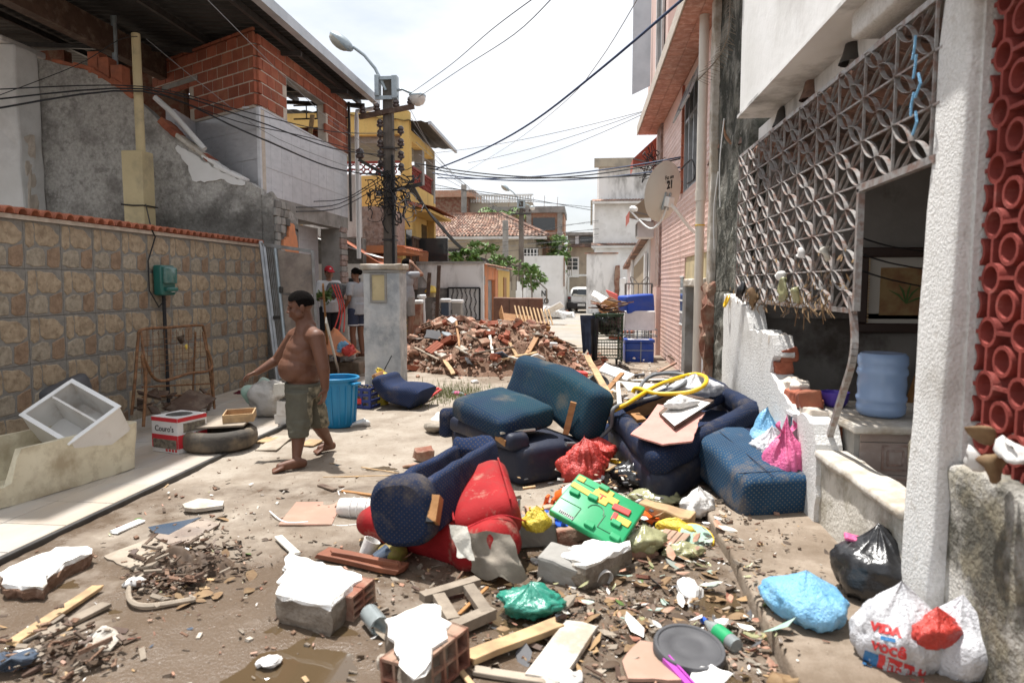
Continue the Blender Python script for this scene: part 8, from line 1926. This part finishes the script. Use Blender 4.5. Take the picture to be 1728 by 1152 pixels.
bag('clear_wrapper','yellowish clear plastic wrapper between toy board and tiles',gz(1085,925,.05),(.15,.10,.07),'bag_clear',47,.5,.22);bag('yellow_wrapper','twisted yellow plastic wrapper beside the wood block',gz(1140,900,.03),(.13,.055,.05),'bag_yellow',49,-.5,.22);bag('clear_wrapper','greyish green plastic film under the tipped armchair',gz(1105,850,.04),(.2,.12,.06),'bag_clear',52,.1,.25)
bag('crumpled_sack','crumpled dull paper sack at the corner of the tipped armchair',gz(1178,868,.03),(.12,.10,.09),'paper',55,.3,.25);bag('clear_bottle_film','pale clear plastic film scrap near the round yellow lid',gz(1150,935,.02),(.12,.08,.04),'bag_clear',57,.3,.25)
tag(MB().rbox((.36,.10,.10),.01,fr(gz(1125,868,.08),R(-32),.05,.05),1,(6,2,2)).warp(rough(.02,9)).build('timber_offcut','wood_pale'),'short weathered timber offcut right of the orange toy car','timber')
p=gz(1175,905,.05);yl=thing('round_lid','round grey-green lid with an orange rim propped on the rubbish','lid',p);q=fr(p,0,R(10),R(24));MB().lathe([(.0,-.008),(.098,-.008),(.105,0),(.098,.012),(.0,.012)],28,q,cap=False).build('disc','sack_green',yl,smooth=True);MB().tube([q@V((.104*math.cos(a*pi/14),.104*math.sin(a*pi/14),.0)) for a in range(28)],.009,6,True).build('rim','hose_yellow',yl,smooth=True)
bag('black_bin_bag','shiny black bin bag squashed under the tipped armchair',gz(1085,820,.03),(.24,.18,.13),'bag_black',59,.3,.25)
b=MB()
for k in range(4):b.rbox((.05,.26,.012),.003,fr(gz(1118+k*9,905+k*2,.07),R(-24))@TR((k*.004,0,0)),1)
tag(b.build('ribbed_offcut','tile_pink'),'small ribbed pink-brown panel beside the yellow wrapper','panel')
# bags by the right-hand wall
bag('light_blue_bag','light blue plastic bag wedged between sofa block and stucco wall',(1.40,5.30,.28),(.16,.14,.18),'bag_blue',61,.2,.25,pinch=.5)
bag('pink_bag','pink plastic carrier bag with loop handles behind the blue sofa block',(1.40,4.82,.07),(.15,.15,.30),'bag_pink',63,.4,.2,pinch=.3,knot=True);bag('white_striped_bag','white and red plastic bag between the pink and blue bags',(1.36,5.02,.34),(.14,.12,.11),'bag_white',65,.2,.28)
bag('green_leafy_bag','yellowish green plastic scrap below the light blue bag',(1.33,5.42,.36),(.10,.07,.05),'bag_clear',66)
p=gz(1358,1040,.08);bag('blue_tied_bag','light blue tied plastic bag lying on the wet pavement',p,(.155,.20,.105),'bag_blue',67,R(30),.13,fr_=3.5)
p=gz(1478,1000,.08);bag('black_bin_bag','black bin bag slumped against the foot of the white pillar',p,(.21,.20,.17),'bag_black',69,R(-20),.13,fr_=3.5);tag(MB().rbox((.12,.06,.02),.008,fr(p+V((-.08,.05,.25)),-.2,.2,.2),1).build('pink_packet','bag_pink'),'pink packet on top of the black bin bag','packet')
p=gz(1515,1118,.06);wb1=ph2(p,(.175,.15,.165),.13,71,fr_=3.5,n=72,k=50);wb1.xf(fr(p+V((0,0,.12)),0));bgw=thing('printed_carrier_bag','white carrier bag printed with red and blue letters at the bottom right','bag',p);bvh=BVHTree.FromPolygons([V(v) for v in wb1.v],wb1.f);wb1.build('sack','bag_white',bgw,smooth=2)
camv=V((0,0,CZ))
def drape(tb_,px,py,w,mat,name,rot=0.):
    """print laid on the bag's camera-side skin"""
    c=gz(px,py,.2);d0=(c-camv).normalized();ux=d0.cross(V((0,0,1))).normalized();uy=ux.cross(d0);h0=bvh.ray_cast(camv,ray(px,py).normalized())
    if h0[0] is None:return
    vs=[];dist=(h0[0]-camv).length
    for v in tb_.v:
        x_,y_=v[0]*math.cos(rot)-v[1]*math.sin(rot),v[0]*math.sin(rot)+v[1]*math.cos(rot);tgt=h0[0]+ux*x_+uy*y_;h=bvh.ray_cast(camv,(tgt-camv).normalized())
        q=(h[0] if h[0] is not None and abs((h[0]-camv).length-dist)<.15 else tgt);vs.append(q+(h[1] if h[1] is not None else-d0)*(.003+(v[2]>0)*.0005))
    b=MB();b.add(vs,tb_.f);b.build(name,mat,bgw)
def patch(w,h,n=8):
    b=MB();b.sheet((-w/2,-h/2,0),(w,0,0),(0,h,0),n,n);return b
def fine(tb_):
    bm=bmesh.new();vs=[bm.verts.new(v) for v in tb_.v]
    for f in tb_.f:
        try:bm.faces.new([vs[i] for i in f])
        except ValueError:pass
    bmesh.ops.triangulate(bm,faces=bm.faces[:]);bmesh.ops.subdivide_edges(bm,edges=[e for e in bm.edges if e.calc_length()>.012],cuts=2,use_grid_fill=False);bm.verts.index_update();b=MB();b.add([tuple(v.co) for v in bm.verts],[tuple(v.index for v in f.verts) for f in bm.faces]);bm.free();return b
drape(fine(text_mb('você',.062,.002,.0002)),1500,1094,0,'print_red','lettering',R(-6));drape(patch(.16,.055),1520,1128,0,'print_red','print_band',R(-8));drape(fine(text_mb('inter',.058,.002,.0006)),1520,1128,0,'bag_white','lettering',R(-8));drape(patch(.055,.055),1470,1112,0,'print_blue','print_patch',R(-8));drape(patch(.05,.014,4),1499,1078,0,'print_blue','print_patch');drape(fine(text_mb('VIDA',.045,.003,.0002)),1495,1062,0,'print_red','lettering',R(-3))
p=gz(1600,1125,.06);bag('printed_carrier_bag','second white carrier bag with a red printed shoulder beside the lettered bag',p+V((.03,-.02,0)),(.15,.15,.145),'bag_white',73,0,.12,fr_=3.5);bag('red_bag_fold','red printed plastic fold between the two white carrier bags',gz(1578,1085,.20),(.11,.06,.07),'bag_red',75,.4,.15)
# ---------------------------------------------------------------- timber, lids, tubs in the foreground
lf_=thing('ladder_frame','broken dark timber ladder frame with two rungs lying in the mud','frame',gz(770,1025,.03))
def gb(a,c,w,t,mat,nm,z=.04,par=None):p,q=gz(*a,z),gz(*c,z);x=q-p;b=MB();b.bar(p,q,w,t);return b.build(nm,mat,par)
gb((712,1008),(806,980),.06,.04,'wood_grey','rail',.06,lf_);gb((752,1066),(830,1032),.065,.05,'wood_grey','rail',.05,lf_);gb((740,1006),(765,1048),.06,.035,'wood_grey','rung',.062,lf_);gb((790,990),(822,1036),.06,.035,'wood_grey','rung',.058,lf_)
def gp_(name,label,a,c,w,t,mat,z=.02,seed=0,cat='plank'):plank(name,label,gz(*a,z),gz(*c,z+.005),w,t,mat,cat,None,(0,0,1),seed)
gp_('orange_plank','bright orange-brown grooved plank lying in the mud',(790,1110),(942,1052),.085,.03,'wood_pale',.04,2);gp_('white_board','dirty white board lying flat at the bottom centre',(915,1148),(982,1055),.15,.03,'plaster_dirty',.03,3)
gp_('thin_stick','thin pale stick running off the bottom edge',(757,1104),(800,1160),.025,.015,'wood_pale',.02,4);gp_('thin_plank','long thin plank along the bottom edge',(800,1130),(920,1150),.05,.02,'board_tan',.02,5);gp_('orange_sliver','orange wood sliver inside the ladder frame',(775,1036),(822,990),.02,.012,'wood_orange',.03,6);gp_('pale_lath','long pale lath at the lower left corner',(20,1085),(165,990),.06,.02,'wood_pale',.03,7);gp_('grey_lath','grey lath beside the pale lath at the lower left',(70,1075),(180,1018),.07,.02,'wood_grey',.015,8)
gp_('brown_trim','dark brown moulded trim board by the red armchair',(545,932),(682,960),.12,.03,'pipe_brown',.04,9);gp_('brown_trim','shorter brown moulding lying on the trim board',(560,932),(672,952),.04,.03,'pipe_brown',.065,10)
gp_('white_lath','small white strip on the mud left of the grey sheets',(192,898),(238,878),.07,.012,'ceramic_white',.02,11);gp_('bamboo_stick','bamboo stick on the bare ground left of the navy arm',(545,805),(665,802),.012,.012,'wood_pale',.015,12);gp_('thin_stick','thin twig on the ground behind the navy arm',(610,788),(672,798),.012,.01,'wood_pale',.015,13)
for i,(a,c,w,m_,lb) in enumerate((((575,828),(650,838),.03,'wood_orange','reddish lath beside the white rolled bundle'),((540,818),(565,826),.05,'wood_dark','short dark wood scrap near the rolled bundle'),((448,760),(480,735),.2,'board_tan','pale drawer front on the ground behind the boy'),((440,742),(462,742),.22,'wood_pale','thin yellow-brown panel by the tyre'),((515,752),(535,742),.16,'wood_pale','small square board behind the front foot of the boy'),((470,905),(500,935),.05,'foam','curled cream strip above the square wall lump'))):gp_('wood_scrap',lb,a,c,w,.015,m_,.03,20+i,'wood')
p=gz(1163,1092,.06);bd=thing('black_round_lid','large round black pan lid on the mud at the bottom right','lid',p);q=fr(p,0,R(4),R(8));MB().lathe([(.0,-.045),(.14,-.045),(.15,-.03),(.152,.0),(.147,.012),(.135,.012),(.13,.006),(.09,.009),(.085,.005),(.05,.008),(.0,.008)],40,q,cap=False).build('lid','grey_scrap',bd,smooth=True)
c1,c2=gz(1122,1112,.05),gz(1165,1160,.02);tag(MB().bar(c1,c2,.025,.02).bar(c1+V((.015,.01,0)),c2+V((.015,.01,0)),.008,.035).build('violet_strip','violet'),'violet plastic strip beside the black round lid','strip')
flat('red_tile_slab','flat salmon tile slab under the violet strip',[(1050,1120),(1080,1085),(1110,1090),(1150,1152),(1060,1150)],.02,.015,'tile_pink','tile',up=V((0,0,1)),jit=.01)
def bottle(name,label,px,py,L,rad,yaw,mat,cap_='toy_red',band=None,z=None):
    p=gz(px,py,rad);t=thing(name,label,'bottle',p);q=fr(p,yaw,R(90),0);MB().lathe([(.0,-L/2),(rad*.9,-L/2),(rad,-L/2+.015),(rad,L*.15),(rad*.4,L*.4),(rad*.36,L/2),(.0,L/2)],18,q,cap=False).build('body',mat,t,smooth=True)
    MB().lathe([(.0,L/2-.015),(rad*.45,L/2-.015),(rad*.45,L/2+.012),(.0,L/2+.012)],12,q,cap=False).build('cap',cap_,t)
    if band:MB().lathe([(rad+.001,-L*.3),(rad+.001,L*.08)],18,q,cap=False).build('label_band',band,t,smooth=True)
M('pet',(.55,.60,.60),(.45,.5,.5),6,r=.12,spec=.6,tr=.6)
bottle('plastic_bottle','clear plastic bottle with blue cap and green label near the black lid',1215,1068,.24,.035,R(115),'pet','toy_blue','toy_green');bottle('plastic_bottle','crushed clear bottle with a pink label on the weeds',652,668+0,.22,.035,R(0),'pet','toy_red','bag_pink') if False else bottle('plastic_bottle','clear bottle with pink label lying on the weeds',775,665,.24,.04,R(-30),'pet','toy_red','bag_pink')
def cup(name,label,px,py,r0,r1,h,yaw,tilt,mat,band=None,z=None,inner='paper'):
    p=gz(px,py,z or r1);t=thing(name,label,'cup',p);q=fr(p,yaw,tilt,0);MB().lathe([(.0,-h/2),(r0,-h/2),(r1,h/2),(r1-.004,h/2),(r0-.003,-h/2+.005),(.0,-h/2+.005)],20,q,cap=False).build('shell',mat,t,smooth=True)
    if band:MB().lathe([(r0+.0015,-h*.45),(r0+(r1-r0)*.4+.0015,-h*.1)],20,q,cap=False).build('label_band',band,t,smooth=True)
cup('yogurt_pot','white pot with a green lid end leaning on the oblong block',1012,966,.036,.05,.12,R(-60),R(105),'paper','leaf_green',.05);cup('yogurt_pot','white pot with pale lettering beside the red armchair',622,925,.04,.05,.11,R(20),R(25),'paper',None,.05);cup('metal_can','dirty glass jar lying beside the square wall lump',632,1045,.045,.047,.13,R(-50),R(95),'pet',None,.047);cup('plastic_pot','dark blue pot behind the coconut',645,938,.04,.05,.09,R(40),R(70),'mirror_blue',None,.05)
p=gz(665,933,.05);tag(MB().ball(p,(.085,.07,.062),20,14,rough(.02,12)).build('green_coconut','coconut',smooth=2),'yellow-green coconut husk under the red armchair','coconut')
rb=thing('rolled_bundle','white rolled bundle bound with white cord left of the navy arm','bundle',gz(608,857,.06));q=fr(gz(608,857,.07),R(-4),R(90),0);MB().lathe([(.0,-.15),(.055,-.15),(.066,-.12),(.07,0),(.066,.12),(.05,.15),(.0,.15)],22,q,cap=False).warp(rough(.008,16)).build('roll','paper',rb,smooth=2)
for k in(-.05,0,.06):MB().tube([q@V((.073*math.cos(a*.42),.073*math.sin(a*.42),k)) for a in range(15)],.003,4,True).build('cord','white_paint',rb)
for i in range(3):
    pts=[gz(575+r.uniform(-6,6),828,.03)];
    for k in range(6):pts.append(gz(560+r.uniform(-20,60),820+r.uniform(0,65),r.uniform(.006,.018)))
    tag(MB().tube(smooth_path(pts,6),.004,5).build('white_string','white_paint'),['loose white cord by the rolled bundle, uppermost loop','tangled white cord across the pink tile','white cord trailing in front of the rolled bundle'][i],'cord')
flat('pink_floor_tile','square pink floor tile lying flat left of the rolled bundle',[(470,887),(500,849),(577,849),(560,887)],.015,.012,'tile_pink','tile',up=V((0,0,1)))
flat('grey_sheet','large thin grey-brown sheet lying on the mud',[(175,940),(300,890),(372,880),(350,910),(225,962)],.012,.008,'board_tan','sheet',up=V((0,0,1)),jit=.01);flat('mirror_shard','blue-grey mirror shard on top of the thin sheet',[(250,890),(305,880),(340,873),(285,903),(262,900)],.025,.006,'mirror_blue','shard',up=V((0,0,1)),jit=.005);flat('grey_sheet','smaller grey sheet overlapping the large thin sheet',[(260,905),(345,876),(370,886),(300,925)],.022,.008,'rust_sheet','sheet',up=V((0,0,1)),jit=.01)
flat('plaster_flake','flat oval plaster flake on the mud above the thin sheets',[(308,856),(335,846),(378,850),(376,858),(330,864),(312,862)],.03,.025,'plaster_dirty','plaster',up=V((0,0,1)),jit=.01)
p=gz(895,1022,.05);bag('green_bag','crumpled sea-green plastic bag lying in the mud',p-V((0,0,.03)),(.14,.11,.07),'bag_green',77,.2,.28)
for i,(px,py,sz,mt_,lb) in enumerate(((1165,995,.07,'ceramic_white','broken white ceramic lump in the wet mud'),(455,1115,.05,'ceramic_white','white shard at the edge of the puddle'),(165,1085,.09,'plaster_dirty','dirty plaster lump near the lower left corner'),(660,1120,.06,'plaster_dirty','stone lump left of the jagged brick lump'),(905,945,.03,'plaster','small white lump by the oblong block'),(300,935,.07,'plaster','white rag lump on the debris pile'),(272,945,.06,'ceramic_white','white card scrap on the debris pile'),(230,985,.06,'paper','white paper on the left of the debris pile'),(50,1100,.10,'paper','crumpled grey paper in the lower left corner'),(20,1120,.1,'mirror_blue','bluish plastic in the lower left corner'),(780,620+25,.0,'paper',''),(745,705,.14,'paper','white cloth bundle on the ground left of the sofa'),(735,725,.14,'lining','grey-brown cloth folded under the white cloth'),(800,645,.06,'paper','small white rag on the wet ground'),(612,715,.1,'paper','white and red cloth beside the blue bin'),(1510,1010,.0,'paper',''),(1370,905,.07,'rubble_soil','dark stone against the foot of the low wall'),(1345,888,.04,'leaf_dry','orange leaf clump by the low wall'),(1110,975,.02,'paper','tiny pale scrap in the wet mud'),(745,790,.02,'brick','tiny brick crumb on the bare ground'),(1590,1040,.05,'board_tan','brown stone above the printed carrier bags'),(1258,975,.03,'leaf_dry','small brown leaf wad on the kerb'),(1330,1150,.09,'leaf_dry','yellowish leaf heap at the bottom edge'),(1190,1148,.08,'ceramic_white','white crumpled packet at the bottom edge'),(960,1150,.07,'paper','grey plastic cup at the bottom edge'))):
    if sz:p=gz(px,py,sz*.3);b=MB().ball(p,(sz,sz*.8,sz*.45),14,10);b.warp(rough(sz*.6,5/sz*.12,i+3));b.warp(rough(sz*.3,1.6/sz,i));tag(b.build('rubbish_lump',mt_,smooth=(2 if mt_ in('paper','leaf_dry','lining') else False)),lb,'rubbish')
# debris heap behind the tipped armchair
for i,(a,c,za,zb,w,t,mt_,lb) in enumerate((((990,600),(1030,672),.5,.25,.09,.03,'wood_pale','split pale plank leaning in the scrap heap before the cart'),((958,636),(972,668),.16,.2,.05,.05,'pvc_white','white plastic pipe on the left of the scrap heap'),((1042,640),(1046,690),.22,.3,.05,.05,'pvc_white','white plastic pipe upright in the scrap heap'),((1015,668),(1050,630),.2,.3,.07,.03,'wood','brown stick crossing the scrap heap'),((1050,635),(1180,622),.10,.14,.12,.02,'grey_scrap','long dark sheet strip at the foot of the blue box'),((1040,642),(1150,640),.10,.12,.10,.02,'foam','cream plank along the back of the scrap heap'),((1130,600),(1200,640),.25,.2,.08,.03,'wood_dark','dark board against the pink wall'),((1110,628),(1140,612),.18,.3,.06,.03,'brick_red','reddish board by the rain pipe foot'),((960,640),(1000,632),.1,.12,.05,.02,'wood_pale','small pale lath at the left edge of the scrap heap'),((1150,625),(1200,612),.15,.25,.05,.02,'wood_pale','pale lath at the rain pipe foot'),((1000,690),(1030,660),.2,.25,.08,.02,'wood_orange','orange brown board behind the sofa back'),((985,705),(1040,715),.25,.3,.1,.03,'wood_pale','bare plank between sofa and tipped armchair'))):
    plank('scrap_board',lb,gz(*a,za),gz(*c,zb),w,t,mt_,'board',None,(0,0,1),40+i)
for i,(px,py,z,dx,dy,t,mt_,e_,lb) in enumerate(((1100,655,.18,.8,.5,.02,'foam',(.1,.1,.2),'large cream sheet on the scrap heap under the hoses'),(1040,628,.22,.5,.3,.03,'white_paint',(.3,.3,-.3),'white casing panel behind the fan disc'),(975,632,.14,.26,.2,.13,'toy_red',(.1,.1,.4),'red box lying on the scrap heap'),(1000,690,.22,.35,.3,.02,'sack_green',(.3,-.2,.3),'pale green plastic tray behind the sofa'),(1020,660,.2,.3,.25,.12,'foam',(.3,.2,.7),'cream plastic box on the scrap heap'),(975,655,.12,.3,.2,.03,'paper',(.2,.1,.3),'crumpled pale sheet on the left of the scrap heap'),(1000,630,.12,.3,.2,.03,'board_tan',(.1,.2,.1),'tan board piece behind the red box'),(1090,620,.08,.7,.5,.02,'wood_grey',(.05,.05,.1),'flat board under the cool box'),(1165,632,.15,.5,.3,.02,'wood_dark',(.2,-.2,.5),'dark broken board beside the rain pipe foot'),(1120,638,.12,.6,.3,.02,'rust_sheet',(.1,.1,-.2),'dull sheet between the blue box and the hoses'))):
    tag(MB().rbox((dx,dy,t),.006,fr(gz(px,py,z),e_[2],e_[1],e_[0]),1,(4,3,1)).warp(rough(.03,5,i)).build('scrap_piece',mt_),lb,'scrap')
fd_=thing('fan_disc','dark round loudspeaker disc in the scrap heap before the cart','loudspeaker',gz(1010,648,.2));q=fr(gz(1010,648,.22),R(15),0,R(55));MB().lathe([(.0,-.03),(.1,-.03),(.155,.0),(.155,.015),(.14,.02),(.12,.0),(.06,-.015),(.05,.005),(.0,.012)],28,q,cap=False).build('cone','grey_scrap',fd_,smooth=True)
# ---------------------------------------------------------------- uncountable scraps: splinters, leaves, chips, weeds
def scatter(name,label,cat,n,spots,mats,size,seed,flatp=.5,zlift=.01,leaf=False):
    rr=random.Random(seed);b=MB();W_=[s_[4] for s_ in spots]
    for i in range(n):
        px,py,sx,sy,_=rr.choices(spots,W_)[0];x_,y_=rr.gauss(px,sx),rr.gauss(py,sy)
        if y_<590 or y_>1300:continue
        p=gz(x_,y_,0);p.z=(gh(p.x,p.y) if p.x<.84 else .085)+rr.random()**2*zlift
        if p.x>1.45 or p.x<-4.9:continue
        s_=rr.uniform(*size)*(.6+.8*rr.random()**3);k=rr.randrange(len(mats));f0=len(b.f)
        if leaf:
            e=Euler((rr.uniform(-.6,.6),rr.uniform(-.6,.6),rr.uniform(0,6.3))).to_matrix();b.add([p+e@V(v)*s_ for v in((-1,0,.1),(-.3,.4,0),(.5,.35,.1),(1,0,.25),(.4,-.35,.05),(-.4,-.4,.12))],[(0,5,4,3,2,1)])
        else:b.box(p+V((0,0,s_*.15)),(s_*rr.uniform(.6,2.2),s_*rr.uniform(.3,.8),s_*rr.uniform(.08,flatp)),None,0,(rr.uniform(-.4,.4),rr.uniform(-.4,.4),rr.uniform(0,6.3)))
        b.m[f0:]=[k]*(len(b.f)-f0)
    return stuff(b.build(name,mats),label,cat)
HP=[(320,955,45,22,2),(280,985,30,15,1),(100,1110,60,25,1.2)]
MID=[(1000,1000,110,45,2),(1080,1060,90,50,2),(1250,1090,50,40,1),(1300,960,60,60,.7),(1200,900,40,40,.8),(900,1080,120,50,1),(1050,930,80,30,1),(1100,870,70,35,1.5),(700,980,80,30,.7)]
OPEN=[(600,820,150,50,1),(450,900,150,60,1),(300,860,150,40,.8),(700,700,80,40,.6),(350,1050,200,50,1),(1000,640,70,25,1.5),(1120,640,60,15,1.5),(800,660,80,20,.8)]
scatter('soaked_leaves','dead brown leaves plastered over the wet mud','leaves',620,HP+MID,['leaf_dry','leaf_dark','leaf_dark','cardboard','leaf_dark'],(.012,.03),3,zlift=.02,leaf=True)
scatter('wood_splinters','wood splinters scattered over the mud','splinters',650,HP+MID+OPEN,['wood_grey','wood_dark','wood_grey','leaf_dark','wood_pale'],(.012,.04),5,.25,.02)
scatter('brick_chips','small brick and tile chips trodden into the mud','chips',1050,MID+OPEN,['brick_pale','brick_red','plaster_dirty','tile_pink','rubble_soil','rubble_soil'],(.006,.032),7,.5)
scatter('paper_scraps','white paper and plastic scraps strewn on the mud','scraps',230,HP+MID+OPEN,['paper','ceramic_white','paper','bag_clear','mirror_blue'],(.008,.022),9,.3,.015,True)
scatter('dark_heap','dark soaked splinters and twigs heaped on the mud at the left','debris',700,HP,['leaf_dark','wood_dark','leaf_dark','rubble_soil','wood_grey'],(.012,.05),11,.35,.10)
b=MB()
for px,py,rx,ry,hh in((315,958,.30,.17,.10),(100,1110,.28,.12,.05)):
    c=gz(px,py,0);b.sheet((c.x-rx,c.y-ry,0),(2*rx,0,0),(0,2*ry,0),26,22,lambda p,u,v:V((p.x,p.y,-.02+hh*max(0,1-(2*u-1)**2-(2*v-1)**2)**.7*(1+.9*n3(p,14)))))
stuff(b.build('muck_heap','leaf_dark',smooth=2),'dark rotting muck heaped on the mud at the left','mud')
scatter('mixed_rubbish','torn paper, plastic film, card and tile bits filling the gaps between the dumped sofas','rubbish',430,[(1000,870,45,35,2),(1090,890,45,30,2),(1160,930,40,25,1.6),(1070,800,35,30,1.5),(930,900,30,25,1),(1010,1020,90,40,1.6),(1120,1010,60,40,1.5),(1210,640,25,12,1),(1250,1090,40,40,.8),(690,930,30,20,.6)],['paper','bag_clear','brick_pale','board_tan','grey_scrap','leaf_dry','foam','sack_green','wood_dark','brick_red'],(.02,.075),23,.3,.07,True)
scatter('trodden_grit','grit and pebbles lying over the drying mud','gravel',4200,OPEN+MID+[(650,800,300,120,4)],['mud','rubble_soil','plaster_dirty','wood_grey'],(.002,.008),13,.8)
scatter('scrap_litter','mixed splintered litter around the scrap heap and sofas','litter',750,[(1010,660,45,25,2),(1120,640,50,16,2),(1060,800,40,40,1.5),(1000,850,60,30,1)],['wood_pale','paper','wood_dark','brick_pale','grey_scrap','foam'],(.015,.06),15,.3,.2)
scatter('soggy_cardboard','soggy cardboard and bark flakes pressed into the mud','scraps',260,MID+HP[:1],['board_tan','cardboard','leaf_dark','lining','wood_grey'],(.02,.055),17,.2,.02,True)
scatter('mud_clods','lumps of wet mud and rubble across the foreground','mud',500,MID+[(700,1050,200,60,2)],['rubble_soil','mud','mortar_dark'],(.008,.035),19,.9)
b=MB();rr=random.Random(8)
for i in range(1500):
    p=gz(rr.gauss(760,34),rr.gauss(668,9),0);p.z=gh(p.x,p.y);h=rr.uniform(.03,.12);a=rr.uniform(0,6.3);d=V((math.cos(a),math.sin(a),0));w=V((-d.y,d.x,0))*.004;b.add([p-w,p+w,p+d*h*.35+V((0,0,h))],[(0,1,2)])
stuff(b.build('weeds','grass'),'weedy grass tuft behind the curved navy arm','grass')
for i,(pts) in enumerate(([(252,965),(222,985),(220,1012),(250,1022),(330,1010)],[(300,965),(345,985)],[(455,862),(480,880),(520,880)])):
    tag(MB().tube(smooth_path([gz(*q_,.03) for q_ in pts],6),[.014,.012,.005][i],6).build('bent_tube',['board_tan','wood_grey','white_paint'][i],smooth=True),['bent tan tube curving around the debris pile','grey stub lying on the debris pile','thin white wire curl below the pink tile'][i],'tube')
# dead leaves and stalks of some size, each its own
lm_=[]
for k in range(3):
    b=MB();n=10;vs=[(-.5,0,0)]
    for i in range(1,n):t=i/n;w_=.24*math.sin(pi*t)**.8;vs +=[(-.5+t,w_,.10*math.sin(pi*t)*(1+k*.5)),(-.5+t,-w_,.06*math.sin(pi*t+k))]
    vs.append((.5,0,.06));fs=[(0,2,1)]+[(2*i-1,2*i,2*i+2,2*i+1) for i in range(1,n-1)]+[(2*n-3,2*n-2,2*n-1)];lm_.append(b.add(vs,fs).mesh('leaf',['leaf_dry','leaf_dark','leaf_green'][k],2))
for i in range(150):
    px,py=(rr.gauss(1080,110),rr.gauss(1040,55)) if i%3 else(rr.gauss(330,60),rr.gauss(960,40))
    if py>1150 or px>1400:continue
    p=gz(px,py,0);p.z=(gh(p.x,p.y) if p.x<.84 else .085)+.006;k=2 if i%17 ==0 else i%2;s_=rr.uniform(.05,.13)
    lb_=('curled dry brown leaf fallen','dark soaked leaf fallen','green leaf fallen')[k]+(' at the left debris pile' if px<600 else ' on the mud near the kerb' if px>1130 else ' on the mud before the green toy' if py<1040 else ' on the mud along the bottom edge')
    tag(link('fallen_leaf',lm_[k],None,p,(rr.uniform(-.3,.3),rr.uniform(-.3,.3),rr.uniform(0,6.3)),(s_,)*3),lb_,'leaf',lb_)
